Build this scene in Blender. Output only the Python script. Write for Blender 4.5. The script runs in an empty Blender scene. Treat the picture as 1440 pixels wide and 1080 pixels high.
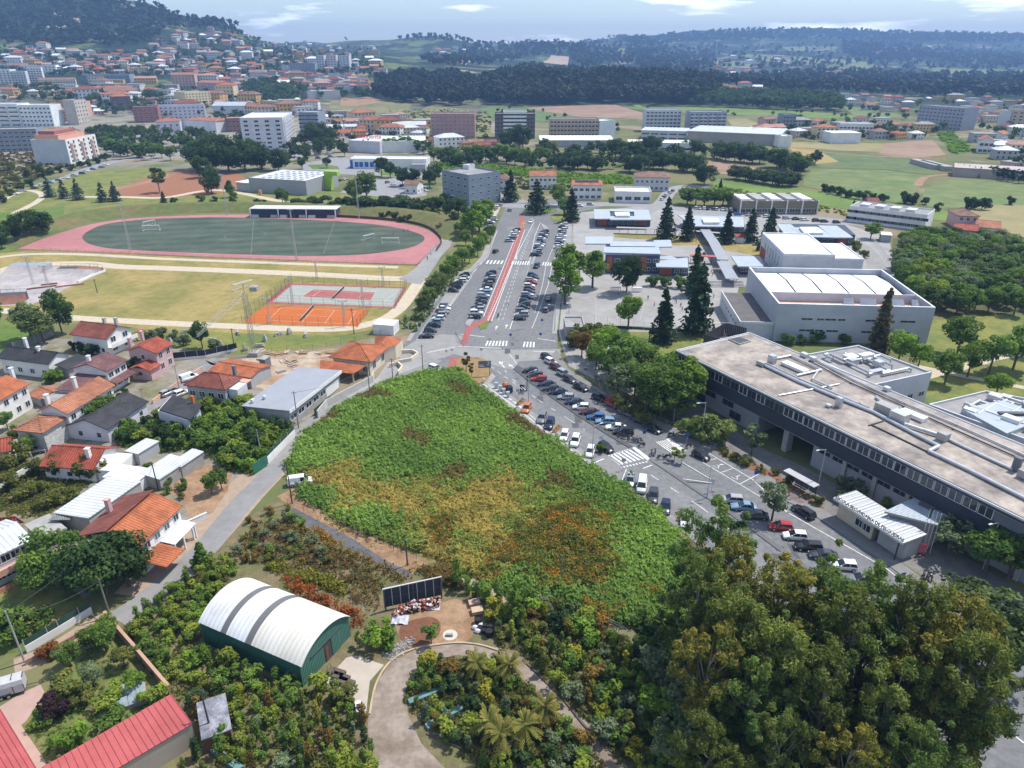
import bpy,bmesh,math,random
import numpy as np
from mathutils import Vector
from mathutils.geometry import tessellate_polygon
R=random.Random(7);NR=np.random.default_rng(7)
S=bpy.context.scene;COL=S.collection
# ---------------------------------------------------------------- camera
FPX,CAMH=1000.0,75.0
HAZE=1.4e-4
PITCH=math.atan(465/1000);SP,CP=math.sin(PITCH),math.cos(PITCH)
cd=bpy.data.cameras.new('camera');cam=bpy.data.objects.new('camera',cd);COL.objects.link(cam)
cam.location=(0,0,CAMH);cam.rotation_euler=(math.pi/2-PITCH,0,0)
cd.sensor_width=36;cd.lens=36*FPX/1440;cd.clip_start=1;cd.clip_end=40000
S.camera=cam
# ---------------------------------------------------------------- sky, sun, exposure
SUN_EL,SUN_AZ=math.radians(60),math.radians(62)  # azimuth from +Y towards +X
W=bpy.data.worlds.new('World');S.world=W;W.use_nodes=True
nt=W.node_tree;bg=nt.nodes['Background']
sky=nt.nodes.new('ShaderNodeTexSky');sky.sky_type='NISHITA';sky.sun_disc=False
sky.sun_elevation=SUN_EL;sky.sun_rotation=SUN_AZ;sky.air_density=1.1;sky.dust_density=.35;sky.ozone_density=3.
tc=nt.nodes.new('ShaderNodeTexCoord');mp=nt.nodes.new('ShaderNodeMapping');mp.inputs['Scale'].default_value=(3,3,20)
mp.inputs['Location'].default_value=(.35,.1,.2)
cn=nt.nodes.new('ShaderNodeTexNoise');cn.inputs['Scale'].default_value=1.7;cn.inputs['Detail'].default_value=7;cn.inputs['Roughness'].default_value=.55
cr=nt.nodes.new('ShaderNodeValToRGB');cr.color_ramp.elements[0].position=.54;cr.color_ramp.elements[1].position=.67
mx=nt.nodes.new('ShaderNodeMix');mx.data_type='RGBA';mx.inputs['B'].default_value=(17,17,17,1)
nt.links.new(tc.outputs['Generated'],mp.inputs['Vector']);nt.links.new(mp.outputs[0],cn.inputs['Vector'])
nt.links.new(cn.outputs['Fac'],cr.inputs[0]);nt.links.new(cr.outputs[0],mx.inputs['Factor'])
nt.links.new(sky.outputs[0],mx.inputs['A']);nt.links.new(mx.outputs['Result'],bg.inputs[0])
bg.inputs[1].default_value=0.135
sl=bpy.data.lights.new('sun','SUN');sl.energy=4.5;sl.angle=math.radians(.5);sl.color=(1,.955,.88)
so=bpy.data.objects.new('sun',sl);COL.objects.link(so)
so.rotation_euler=Vector((math.sin(SUN_AZ)*math.cos(SUN_EL),math.cos(SUN_AZ)*math.cos(SUN_EL),math.sin(SUN_EL))).to_track_quat('Z','Y').to_euler()
S.view_settings.view_transform='Standard';S.view_settings.look='None';S.view_settings.gamma=1
S.view_settings.use_curve_mapping=False;S.view_settings.exposure=0.35
S.render.engine='CYCLES'
S.cycles.max_bounces=5;S.cycles.diffuse_bounces=2;S.cycles.glossy_bounces=2;S.cycles.transmission_bounces=2
S.cycles.transparent_max_bounces=4;S.cycles.volume_bounces=0;S.cycles.use_denoising=True
S.cycles.sample_clamp_indirect=4
# ---------------------------------------------------------------- lie of the land
HD=np.array([0,850,1000,1200,1350,1600,1900,2300,2800,3500,4500,5500,7000,12000.])
HU=np.array([-600,-150,0,100,200,300,400,500,600,700,800,900,1000,1150,1300,1440,2000.])
HZ=np.array([
[0,0,6,26,44,80,140,240,300,310,300,280,250,250],[0,0,6,26,44,80,140,240,300,310,300,280,250,250],
[0,0,6,26,42,74,132,232,300,305,280,240,230,230],[0,0,5,24,38,68,124,222,276,225,200,200,200,200],
[0,0,4,20,34,63,112,214,225,170,130,140,150,150],[0,0,3,16,28,54,98,160,150,105,110,130,140,140],
[0,0,3,14,26,48,76,92,80,105,125,130,140,140],[0,0,2,10,22,44,68,74,76,128,110,130,140,140],
[0,0,0,6,16,34,48,54,66,138,112,130,140,140],[0,0,0,3,22,28,34,42,56,98,105,125,140,140],
[0,0,0,3,30,24,24,30,48,104,108,145,150,150],[0,0,0,3,29,20,18,24,36,84,130,175,185,185],
[0,0,0,3,24,14,12,14,22,48,110,220,230,230],[0,0,0,1,6,6,8,10,18,42,110,224,235,235],
[0,0,0,0,1,3,5,8,16,36,96,205,220,220],[0,0,0,0,0,1,3,6,14,34,88,192,205,205],
[0,0,0,0,0,1,3,6,14,34,88,192,205,205]],float)
HA=(HU-720)/1103.
def land(x,y):
 x=np.asarray(x,float);y=np.asarray(y,float)
 a=np.clip(x/np.maximum(y,1),HA[0],HA[-1]-1e-6);d=np.clip(y,0,HD[-1]-1)
 i=np.clip(np.searchsorted(HA,a,'right')-1,0,len(HA)-2);j=np.clip(np.searchsorted(HD,d,'right')-1,0,len(HD)-2)
 fa=(a-HA[i])/(HA[i+1]-HA[i]);fd=(d-HD[j])/(HD[j+1]-HD[j]);fa=fa*fa*(3-2*fa);fd=np.where(fd>0,fd*fd*(1.6-.6*fd),0)
 z=(HZ[i,j]*(1-fa)+HZ[i+1,j]*fa)*(1-fd)+(HZ[i,j+1]*(1-fa)+HZ[i+1,j+1]*fa)*fd
 w=np.clip((y-1500)/2500,0,1)
 return z+w*14*(np.sin(x*.0047+1.3+np.sin(y*.002))*np.sin(y*.0039+.5)+.5*np.sin(x*.011+y*.007))
def Pn(u,v):  # many photo pixels -> points on the land
 xn=(np.asarray(u,float)-720)/FPX;t=(np.asarray(v,float)-540)/FPX
 dx,dy,dz=xn,CP-t*SP,-(SP+t*CP)
 k=np.geomspace(55,9000,420)
 X=dx[:,None]*k/dy[:,None];Y=np.broadcast_to(k,X.shape);Z=CAMH+dz[:,None]*k/dy[:,None]
 hit=Z<=land(X,Y);idx=np.where(hit.any(1),hit.argmax(1),-1)
 j=np.clip(idx,1,len(k)-1);r=np.arange(len(xn))
 g0=Z[r,j-1]-land(X[r,j-1],Y[r,j-1]);g1=Z[r,j]-land(X[r,j],Y[r,j]);f=np.clip(g0/np.maximum(g0-g1,1e-9),0,1)
 d=k[j-1]*(1-f)+k[j]*f;x=dx*d/dy;
 return np.stack([x,d,land(x,d)],1),idx>=1
def P(u,v,z=None):  # one photo pixel -> a point at height z (or on the land)
 xn=(u-720)/FPX;t=(v-540)/FPX;den=SP+t*CP
 if z is None:
  if den>.075 and CAMH*(CP-t*SP)/den<840:
   z=0.0
  else:
   p,ok=Pn([u],[v]);return Vector(p[0])
 k=(CAMH-z)/den
 return Vector((xn*k,(CP-t*SP)*k,z))
def pix(x,y,z=0.0):
 z=z-CAMH;d=y*CP-z*SP
 return 720+FPX*x/d,540+FPX*(-(y*SP)-z*CP)/d
def inpoly(u,v,poly):
 u=np.asarray(u,float);v=np.asarray(v,float);c=np.zeros(u.shape,bool);n=len(poly)
 for i in range(n):
  x1,y1=poly[i];x2,y2=poly[i-1]
  if y1!=y2:c^=((y1>v)!=(y2>v))&(u<(x2-x1)*(v-y1)/(y2-y1)+x1)
 return c
def pts(s):  # "u,v u,v ..." -> list
 return [tuple(map(float,q.split(','))) for q in s.split()]
def curve(p,closed=True,n=5):  # Catmull-Rom through pixel points
 o=[];m=len(p)
 for i in range(m if closed else m-1):
  a,b,c,d=(p[(i-1)%m],p[i],p[(i+1)%m],p[(i+2)%m]) if closed else (p[max(i-1,0)],p[i],p[i+1],p[min(i+2,m-1)])
  for k in range(n):
   t=k/n
   o.append(tuple(.5*(2*b[q]+(c[q]-a[q])*t+(2*a[q]-5*b[q]+4*c[q]-d[q])*t*t+(3*b[q]-a[q]-3*c[q]+d[q])*t**3) for q in (0,1)))
 if not closed:o.append(p[-1])
 return o
 # ---------------------------------------------------------------- materials
MATS={}
def node(t,k,**kw):
 n=t.nodes.new('ShaderNode'+k)
 for a,b in kw.items():setattr(n,a,b)
 return n
def mat(name,col,var=.18,sc=.6,rough=.85,metal=0.,spec=.3,fine=None,col2=None,sc2=.05,wave=None,bump=0.,coat=0.):
 """col varied by two sizes of noise in world space; col2 = second colour in large patches; wave = (axis angle, scale, depth)."""
 if name in MATS:return MATS[name]
 m=bpy.data.materials.new(name);m.use_nodes=True;t=m.node_tree;L=t.links
 b=t.nodes['Principled BSDF'];b.inputs['Roughness'].default_value=rough;b.inputs['Metallic'].default_value=metal
 b.inputs['Specular IOR Level'].default_value=spec;b.inputs['Coat Weight'].default_value=coat
 g=node(t,'NewGeometry');src=g.outputs['Position']
 n1=node(t,'TexNoise');n1.inputs['Scale'].default_value=sc;n1.inputs['Detail'].default_value=6;n1.inputs['Roughness'].default_value=.65
 L.new(src,n1.inputs['Vector'])
 mr=node(t,'MapRange');mr.inputs[1].default_value=.3;mr.inputs[2].default_value=.7;mr.inputs[3].default_value=1-var;mr.inputs[4].default_value=1+var
 L.new(n1.outputs['Fac'],mr.inputs[0])
 vm=node(t,'VectorMath',operation='SCALE');L.new(mr.outputs[0],vm.inputs['Scale'])
 if col2:
  n2=node(t,'TexNoise');n2.inputs['Scale'].default_value=sc2;n2.inputs['Detail'].default_value=5;n2.inputs['Roughness'].default_value=.6
  L.new(src,n2.inputs['Vector'])
  r2=node(t,'MapRange');r2.inputs[1].default_value=.42;r2.inputs[2].default_value=.6;L.new(n2.outputs['Fac'],r2.inputs[0])
  mc=node(t,'Mix',data_type='RGBA');mc.inputs['A'].default_value=(*col,1);mc.inputs['B'].default_value=(*col2,1)
  L.new(r2.outputs[0],mc.inputs['Factor']);L.new(mc.outputs['Result'],vm.inputs[0])
 else:vm.inputs[0].default_value=col
 out=vm.outputs[0]
 if wave:
  tcx=node(t,'TexCoord');mpn=node(t,'Mapping');mpn.inputs['Rotation'].default_value=(0,0,math.radians(wave[0]))
  L.new(tcx.outputs['Object'],mpn.inputs[0])
  w=node(t,'TexWave',wave_type='BANDS',bands_direction='X');w.inputs['Scale'].default_value=wave[1];w.inputs['Distortion'].default_value=wave[3] if len(wave)>3 else .15
  L.new(mpn.outputs[0],w.inputs['Vector'])
  r3=node(t,'MapRange');r3.inputs[3].default_value=1-wave[2];r3.inputs[4].default_value=1;L.new(w.outputs['Fac'],r3.inputs[0])
  v2=node(t,'VectorMath',operation='SCALE');L.new(out,v2.inputs[0]);L.new(r3.outputs[0],v2.inputs['Scale']);out=v2.outputs[0]
  bp=node(t,'Bump');bp.inputs['Strength'].default_value=.5;bp.inputs['Distance'].default_value=.08;L.new(w.outputs['Fac'],bp.inputs['Height']);L.new(bp.outputs[0],b.inputs['Normal'])
 elif bump:
  n4=node(t,'TexNoise');n4.inputs['Scale'].default_value=fine or 3.;n4.inputs['Detail'].default_value=5;L.new(src,n4.inputs['Vector'])
  bp=node(t,'Bump');bp.inputs['Strength'].default_value=bump;bp.inputs['Distance'].default_value=.3;L.new(n4.outputs['Fac'],bp.inputs['Height']);L.new(bp.outputs[0],b.inputs['Normal'])
 L.new(out,b.inputs['Base Color'])
 MATS[name]=m;return m
LEAF=2.0
def foliage(name,a,b,var=.25,trans=.36):
 a,b=tuple(k*LEAF*c for k,c in zip(a,(1,1,.82))),tuple(k*LEAF*c for k,c in zip(b,(1,1,.82)))
 """leaf colour runs from a to b with the 'tint' stored on each leaf, and a little from tree to tree."""
 if name in MATS:return MATS[name]
 m=bpy.data.materials.new(name);m.use_nodes=True;t=m.node_tree;L=t.links
 p=t.nodes['Principled BSDF'];p.inputs['Roughness'].default_value=.6;p.inputs['Specular IOR Level'].default_value=.12
 at=node(t,'Attribute',attribute_name='tint');oi=node(t,'ObjectInfo')
 mc=node(t,'Mix',data_type='RGBA');mc.inputs['A'].default_value=(*a,1);mc.inputs['B'].default_value=(*b,1);L.new(at.outputs['Fac'],mc.inputs['Factor'])
 mr=node(t,'MapRange');mr.inputs[3].default_value=1-var;mr.inputs[4].default_value=1+var;L.new(oi.outputs['Random'],mr.inputs[0])
 vm=node(t,'VectorMath',operation='SCALE');L.new(mc.outputs['Result'],vm.inputs[0]);L.new(mr.outputs[0],vm.inputs['Scale'])
 L.new(vm.outputs[0],p.inputs['Base Color'])
 tr=node(t,'BsdfTranslucent');v2=node(t,'VectorMath',operation='MULTIPLY');v2.inputs[1].default_value=(1.1,1.25,.5);L.new(vm.outputs[0],v2.inputs[0]);L.new(v2.outputs[0],tr.inputs[0])
 ms=node(t,'MixShader');ms.inputs[0].default_value=trans;L.new(p.outputs[0],ms.inputs[1]);L.new(tr.outputs[0],ms.inputs[2])
 L.new(ms.outputs[0],t.nodes['Material Output'].inputs[0])
 MATS[name]=m;return m
 # ---------------------------------------------------------------- objects
def tag(o,label=None,cat=None,group=None,kind=None):
 for k,v in (('label',label),('category',cat),('group',group),('kind',kind)):
  if v:o[k]=v
 return o
def link(o,parent=None):
 COL.objects.link(o)
 if parent is not None:o.parent=parent
 return o
class MB:
 """collects boxes, bars and prisms into one mesh"""
 def __init__(s):s.v=[];s.f=[];s.m=[]
 def add(s,v,f,mi=0):
  n=len(s.v);s.v+=[tuple(q) for q in v];s.f+=[tuple(i+n for i in q) for q in f];s.m+=[mi]*len(f);return s
 def box(s,x0,y0,z0,x1,y1,z1,mi=0):
  return s.add([(x0,y0,z0),(x1,y0,z0),(x1,y1,z0),(x0,y1,z0),(x0,y0,z1),(x1,y0,z1),(x1,y1,z1),(x0,y1,z1)],
  [(0,3,2,1),(4,5,6,7),(0,1,5,4),(1,2,6,5),(2,3,7,6),(3,0,4,7)],mi)
 def prism(s,poly,z0,z1,mi=0,top=True):
  n=len(poly);
  if sum(poly[i-1][0]*poly[i][1]-poly[i][0]*poly[i-1][1] for i in range(n))<0:poly=poly[::-1]
  v=[(x,y,z0) for x,y in poly]+[(x,y,z1) for x,y in poly]
  f=[(i,(i+1)%n,n+(i+1)%n,n+i) for i in range(n)]
  f+=[tuple(n+i for i in t) for t in tess(poly)]
  return s.add(v,f,mi)
 def bar(s,a,b,r,r2=None,n=6,mi=0,cap=True):
  a=Vector(a);b=Vector(b);r2=r if r2 is None else r2;d=(b-a).normalized()
  u=d.cross(Vector((0,0,1)) if abs(d.z)<.95 else Vector((1,0,0))).normalized();w=d.cross(u)
  v=[];
  for c,q in ((a,r),(b,r2)):v+=[c+(u*math.cos(2*math.pi*i/n)+w*math.sin(2*math.pi*i/n))*q for i in range(n)]
  f=[(i,(i+1)%n,n+(i+1)%n,n+i) for i in range(n)]
  if cap:f+=[tuple(range(n))[::-1],tuple(range(n,2*n))]
  return s.add(v,f,mi)
 def mesh(s,name,*mats):
  me=bpy.data.meshes.new(name);me.from_pydata(s.v,[],s.f)
  for m in mats:me.materials.append(m)
  if len(mats)>1:me.polygons.foreach_set('material_index',s.m)
  me.update();return me
 def obj(s,name,*mats,parent=None):
  return link(bpy.data.objects.new(name,s.mesh(name,*mats)),parent)
def tess(poly):
 r=tessellate_polygon([[Vector((x,y,0)) for x,y in poly]]);o=[]
 for t in r:
  a,b,c=(poly[i] for i in t)
  o.append(tuple(t) if (b[0]-a[0])*(c[1]-a[1])-(b[1]-a[1])*(c[0]-a[0])>0 else tuple(t)[::-1])
 return o
def root(name,label,cat,loc,rz=0,group=None):
 o=link(bpy.data.objects.new(name,None));o.location=loc;o.rotation_euler=(0,0,rz);o.empty_display_size=.5
 return tag(o,label,cat,group)
def child(name,me,parent,loc=(0,0,0),rz=0,sc=None):
 o=link(bpy.data.objects.new(name,me),parent);o.location=loc;o.rotation_euler=(0,0,rz)
 if sc:o.scale=sc
 return o
def omat(o,m,i=0):
 o.material_slots[i].link='OBJECT';o.material_slots[i].material=m;return o
def npmesh(name,V,F,mats,tint=None,mi=None):
 V=np.asarray(V,np.float32);F=np.asarray(F,np.int32);me=bpy.data.meshes.new(name);k=F.shape[1]
 me.vertices.add(len(V));me.vertices.foreach_set('co',V.ravel())
 me.loops.add(F.size);me.loops.foreach_set('vertex_index',F.ravel())
 me.polygons.add(len(F));me.polygons.foreach_set('loop_start',np.arange(0,F.size,k,dtype=np.int32));me.polygons.foreach_set('loop_total',np.full(len(F),k,np.int32))
 for m in (mats if isinstance(mats,(list,tuple)) else [mats]):me.materials.append(m)
 if mi is not None:me.polygons.foreach_set('material_index',np.asarray(mi,np.int32))
 if tint is not None:
  at=me.attributes.new('tint','FLOAT','POINT');at.data.foreach_set('value',np.asarray(tint,np.float32))
 me.update();me.validate();return me
NPATCH=[0]
def patch(name,p,m,dz,kind='structure',drape=False,thick=0.):
 """a sheet of ground whose outline is given in photo pixels; thick > 0 makes a kerbed slab"""
 w=[P(*q) for q in p];poly=[(q.x,q.y) for q in w];NPATCH[0]+=1;dz+=NPATCH[0]*4e-5;thick+=NPATCH[0]*4e-5 if thick else 0
 if drape:
  bm=bmesh.new();vs=[bm.verts.new((x,y,0)) for x,y in poly];bm.faces.new(vs);bmesh.ops.triangulate(bm,faces=bm.faces[:])
  for ax in (0,1):
   lo=min(q[ax] for q in poly);hi=max(q[ax] for q in poly);st=max((hi-lo)/14,12);c=lo+st
   while c<hi:
    co=[0,0,0];co[ax]=c;no=[0,0,0];no[ax]=1
    bmesh.ops.bisect_plane(bm,geom=bm.verts[:]+bm.edges[:]+bm.faces[:],plane_co=co,plane_no=no);c+=st
  for v in bm.verts:v.co.z=float(land(v.co.x,v.co.y))+dz
  bmesh.ops.recalc_face_normals(bm,faces=bm.faces[:])
  me=bpy.data.meshes.new(name);bm.to_mesh(me);bm.free();me.materials.append(m);o=link(bpy.data.objects.new(name,me))
 elif thick:
  o=MB().prism(poly,.001,thick).obj(name,m)
 else:
  o=MB().add([(x,y,dz) for x,y in poly],tess(poly)).obj(name,m)
 return tag(o,kind=kind)
def strip(mb,p,w,z,closed=False):
 """ribbon of width w (m) along world points; the widths may be a list"""
 p=[Vector((q[0],q[1],0)) for q in p];n=len(p);L=[]
 for i in range(n):
  a=p[i-1] if i or closed else p[i];b=p[(i+1)%n] if i<n-1 or closed else p[i]
  d=(b-a).normalized();nn=Vector((-d.y,d.x,0));q=(w[i] if isinstance(w,(list,tuple)) else w)/2
  L+=[p[i]+nn*q,p[i]-nn*q]
 v=[(q.x,q.y,z) for q in L]
 f=[(2*i+1,2*i+3,2*i+2,2*i) for i in range(n-1)]
 if closed:f.append((2*n-1,1,0,2*n-2))
 mb.add(v,f)
def line(mb,s,w=.15,z=.03,dash=None):
 p=[P(*q) for q in (pts(s) if isinstance(s,str) else s)]
 if not dash:return strip(mb,p,w,z)
 for a,b in zip(p,p[1:]):
  L=(b-a).length;d=(b-a)/L;t=0
  while t<L:strip(mb,[a+d*t,a+d*min(t+dash[0],L)],w,z);t+=dash[0]+dash[1]
def ordinal(i):
 O='first second third fourth fifth sixth seventh eighth ninth tenth eleventh twelfth thirteenth fourteenth fifteenth sixteenth seventeenth eighteenth nineteenth twentieth'.split()
 if i<20:return O[i]
 t=['','','twenty','thirty','forty','fifty','sixty','seventy','eighty','ninety'][(i+1)//10]
 return t+'-'+O[(i+1)%10-1] if (i+1)%10 else t[:-1]+'ieth'
 # ================================================================= GROUND
ASPH=mat('asphalt',(.15,.152,.157),.22,.9,.9,col2=(.165,.165,.168),sc2=.07)
ASPH2=mat('pale_parking_asphalt',(.27,.265,.255),.12,.6,.9,col2=(.235,.23,.222),sc2=.09)
DARK=mat('dark_paving',(.085,.085,.09),.15,.8,.9)
PAVE=mat('pavement_concrete',(.30,.295,.285),.12,.8,.9,col2=(.26,.255,.25),sc2=.1)
KERB=mat('kerb_stone',(.36,.355,.34),.15,1.2,.9)
LINE=mat('road_paint',(.60,.60,.58),.34,1.8,.7)
REDP=mat('red_cycle_surface',(.31,.10,.09),.2,.7,.85)
TRK=mat('pink_track_surface',(.40,.17,.168),.10,.25,.9,col2=(.35,.145,.145),sc2=.03)
TURF=mat('worn_green_turf',(.060,.088,.060),.22,.12,.95,col2=(.085,.105,.075),sc2=.05,wave=(80,.03,.24,2.5))
DRY=mat('dry_grass_ground',(.29,.225,.08),.2,.35,.95,col2=(.19,.175,.05),sc2=.045,bump=.4)
LAWN=mat('green_lawn',(.085,.15,.025),.2,.5,.95,col2=(.13,.165,.035),sc2=.08,bump=.4)
YLAWN=mat('yellowed_lawn',(.19,.19,.045),.2,.5,.95,col2=(.12,.15,.04),sc2=.09,bump=.4)
GRAVEL=mat('pale_gravel_path',(.47,.40,.30),.12,.7,.95)
SOIL=mat('bare_soil',(.25,.15,.085),.22,.6,.95,col2=(.31,.20,.12),sc2=.15,bump=.5)
RSOIL=mat('reddish_soil',(.27,.12,.065),.2,.8,.95,bump=.5)
CLAY=mat('orange_clay',(.43,.115,.024),.08,.3,.9)
HARD=mat('grey_green_court',(.30,.315,.28),.08,.3,.85)
CONC=mat('concrete',(.36,.35,.335),.14,.5,.85,col2=(.30,.295,.285),sc2=.12)
YARD=mat('school_yard_asphalt',(.27,.26,.25),.12,.3,.9,col2=(.31,.30,.285),sc2=.06)
BROWN=mat('ploughed_field',(.24,.155,.105),.12,.05,.95,col2=(.28,.19,.13),sc2=.02)
FG=mat('bright_meadow',(.135,.20,.04),.14,.06,.95,col2=(.11,.165,.035),sc2=.02)
FD=mat('dark_crop',(.085,.125,.045),.2,.12,.95,col2=(.12,.15,.055),sc2=.025)
FM=mat('mid_green_pasture',(.115,.16,.05),.2,.08,.95,col2=(.15,.175,.065),sc2=.02)
FT=mat('tan_stubble_field',(.27,.225,.11),.12,.06,.95,col2=(.22,.20,.085),sc2=.02)
FV=mat('vineyard_rows',(.13,.215,.03),.3,.25,.95,wave=(75,.13,.45,1.5))
DRIVE=mat('grey_gravel_drive',(.285,.235,.195),.24,1.,.95,col2=(.19,.145,.11),sc2=.15)
def ground():
 xs=np.unique(np.concatenate([np.linspace(-9500,-3000,20),np.linspace(-3000,-1200,32),np.linspace(-1200,1200,61),np.linspace(1200,3000,32),np.linspace(3000,9500,20)]))
 ys=np.unique(np.concatenate([np.linspace(-200,800,12),np.linspace(800,3000,80),np.linspace(3000,6500,60),np.linspace(6500,9500,12)]))
 X,Y=np.meshgrid(xs,ys);V=np.stack([X,Y,land(X,Y)],-1).reshape(-1,3);n=len(xs)
 i=(np.arange(len(ys)-1)[:,None]*n+np.arange(n-1)).ravel();F=np.stack([i,i+1,i+n+1,i+n],1)
 m=bpy.data.materials.new('land');m.use_nodes=True;t=m.node_tree;L=t.links;b=t.nodes['Principled BSDF'];b.inputs['Roughness'].default_value=.95;b.inputs['Specular IOR Level'].default_value=.1
 g=node(t,'NewGeometry')
 def nz(s,lo,hi,det=6,off=0.):
  q=node(t,'TexNoise');q.inputs['Scale'].default_value=s;q.inputs['Detail'].default_value=det;q.inputs['Roughness'].default_value=.62
  vv=node(t,'VectorMath',operation='ADD');vv.inputs[1].default_value=(off,off*.7,0);L.new(g.outputs['Position'],vv.inputs[0]);L.new(vv.outputs[0],q.inputs['Vector'])
  r=node(t,'MapRange');r.inputs[1].default_value=lo;r.inputs[2].default_value=hi;L.new(q.outputs['Fac'],r.inputs[0]);return r.outputs[0]
 def mixc(f,A,B):
  q=node(t,'Mix',data_type='RGBA');L.new(f,q.inputs['Factor'])
  for s,c in (('A',A),('B',B)):
   if isinstance(c,tuple):q.inputs[s].default_value=(*c,1)
   else:L.new(c,q.inputs[s])
  return q.outputs['Result']
 near=mixc(nz(.03,.42,.58),(.17,.16,.075),(.11,.13,.05));near=mixc(nz(.012,.55,.62,off=300),near,(.25,.20,.14));sq=node(t,'SeparateXYZ');L.new(g.outputs['Position'],sq.inputs[0]);rq=node(t,'MapRange');rq.inputs[1].default_value=480;rq.inputs[2].default_value=600;L.new(sq.outputs['Y'],rq.inputs[0]);rx=node(t,'MapRange');rx.inputs[1].default_value=60;rx.inputs[2].default_value=-60;L.new(sq.outputs['X'],rx.inputs[0]);mm=node(t,'Math',operation='MULTIPLY');L.new(rq.outputs[0],mm.inputs[0]);L.new(rx.outputs[0],mm.inputs[1]);m3=node(t,'Math',operation='MULTIPLY');L.new(mm.outputs[0],m3.inputs[0]);L.new(nz(.03,.40,.5,off=77),m3.inputs[1]);near=mixc(m3.outputs[0],near,(.26,.235,.20))
 far=mixc(nz(.0055,.55,.60,10),(.020,.036,.020),(.115,.14,.055));far=mixc(nz(.006,.60,.64,8,900),far,(.30,.24,.17))
 far=mixc(nz(.02,.36,.48,8,500),(.018,.036,.018),far)
 sx=node(t,'SeparateXYZ');L.new(g.outputs['Position'],sx.inputs[0]);r=node(t,'MapRange');r.inputs[1].default_value=900;r.inputs[2].default_value=1300;L.new(sx.outputs['Y'],r.inputs[0])
 L.new(mixc(r.outputs[0],near,far),b.inputs['Base Color'])
 return tag(link(bpy.data.objects.new('ground',npmesh('ground',V,F,m))),kind='structure')
ground()
# --- park and sports ground on the left
patch('park_lawn',pts('0,262 60,262 130,240 210,236 330,255 470,270 590,282 640,300 636,330 622,322 600,312 575,305 520,299 400,296 250,298 160,302 90,318 0,352'),YLAWN,.02)
patch('lawn',pts('0,300 90,290 90,318 40,338 10,356 0,356'),LAWN,.03)
patch('bare_earth',curve(pts('175,262 215,247 270,240 330,243 345,255 330,268 280,275 200,278 165,272'),True,3),RSOIL,.035)
patch('dry_field',pts('0,356 60,352 300,363 585,374 604,385 583,412 570,440 540,460 470,474 330,470 190,462 100,455 0,438'),DRY,.02)
patch('running_track',curve(pts('25,350 60,336 100,323 140,313 190,307 250,303.5 330,302 400,303 470,306 530,310 575,316 600,323 614,332 619,341 612,352 600,362'),False,4)+pts('586,372 480,368.5 300,361.5 150,355 60,351'),TRK,.05)
patch('football_turf',curve(pts('150,315 200,309 260,306.3 330,306 400,308 470,311 530,316 570,323 592,330 597,336 590,343 570,350 530,356 490,359 430,360 360,358.5 280,356 210,353 160,350 135,346 120,340 116,332 128,323'),True,4),TURF,.06)
def path(name,s,w,m=GRAVEL,z=.04,n=5):
 mb=MB();strip(mb,[P(*q) for q in curve(pts(s),False,n)],w,z);return tag(mb.obj(name,m),kind='structure')
path('gravel_path','-20,364 42,357.5 117,358 183,361.5 240,364.5 360,369 480,373.5 560,376',3.2)
path('gravel_path','-20,392 10,378 42,372.5 117,370.5 167,375 240,377.5 330,381 400,384 480,388 560,392 600,388',6)
path('gravel_path','-20,434 60,443 115,448 240,455 330,459 400,462 460,463 500,460 540,449 563,433 577,415 590,395',4.5,z=.045)
path('gravel_path','610,352 628,338 627,322 606,312 585,307 560,301 520,296.5 470,293.5 420,292 360,290',5.5)
path('gravel_path','-10,290 15,275 40,268 60,274 50,285 20,300',4)
path('gravel_path','90,277 170,277 230,278 290,268 330,270 400,284 470,291',5,z=.041)
path('dirt_track','150,268 180,262 215,254 240,245',7,SOIL,.042)
patch('paved_apron',pts('587,374 607,350 618,340 632,334 634,346 620,361 604,386 592,400 575,398 560,392 574,385'),ASPH2,.05)
patch('lawn',pts('0,450 40,455 75,470 20,492 0,497'),LAWN,.03)
patch('play_lawn',pts('180,464 320,468 470,472 520,468 560,455 560,470 500,478 440,490 340,498 250,490 190,480'),YLAWN,.034)
patch('tennis_surround',pts('405,398 572,404 555,434 372,427'),REDP,.05)
patch('tennis_court',pts('411,401 567,406 552,431.5 383,424.5'),HARD,.06)
patch('red_court',pts('440,407 528,411.5 521,422.5 425,417.5'),REDP,.07)
patch('clay_court',pts('374,428.5 519,435.5 503,459.5 341,454'),CLAY,.06)
mb=MB()
line(mb,'440,407 528,411.5 521,422.5 425,417.5 440,407',.12,.09);line(mb,'428.5,415.6 522,420.7',.1,.09);line(mb,'437.5,408.6 527,413.3',.1,.09)
for a,b in (('452,409','440,416.6'),('512,412','503,420')):line(mb,a+' '+b,.1,.09)
line(mb,'400,408 424,403.5',.1,.09);line(mb,'540,424 556,412',.1,.09)
for s in ('395,433 377,451','440,436 425,453','470,437 457,455','500,438 490,456','395,433 500,438','377,451 490,456','418,443 463,446'):line(mb,s,.1,.09)
tag(mb.obj('court_lines',LINE),kind='structure')
mb=MB()
for s in ('357,307 353,358','165,340 210,349','520,320 575,326','470,313 455,357'):line(mb,s,.15,.08)
c=P(345,331);strip(mb,[(c.x+9*math.cos(a*.2618),c.y+9*math.sin(a*.2618)) for a in range(24)],.15,.08,True)
tag(mb.obj('pitch_lines',mat('faint_pitch_paint',(.2,.23,.2),.1,1.)),kind='structure')
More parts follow.
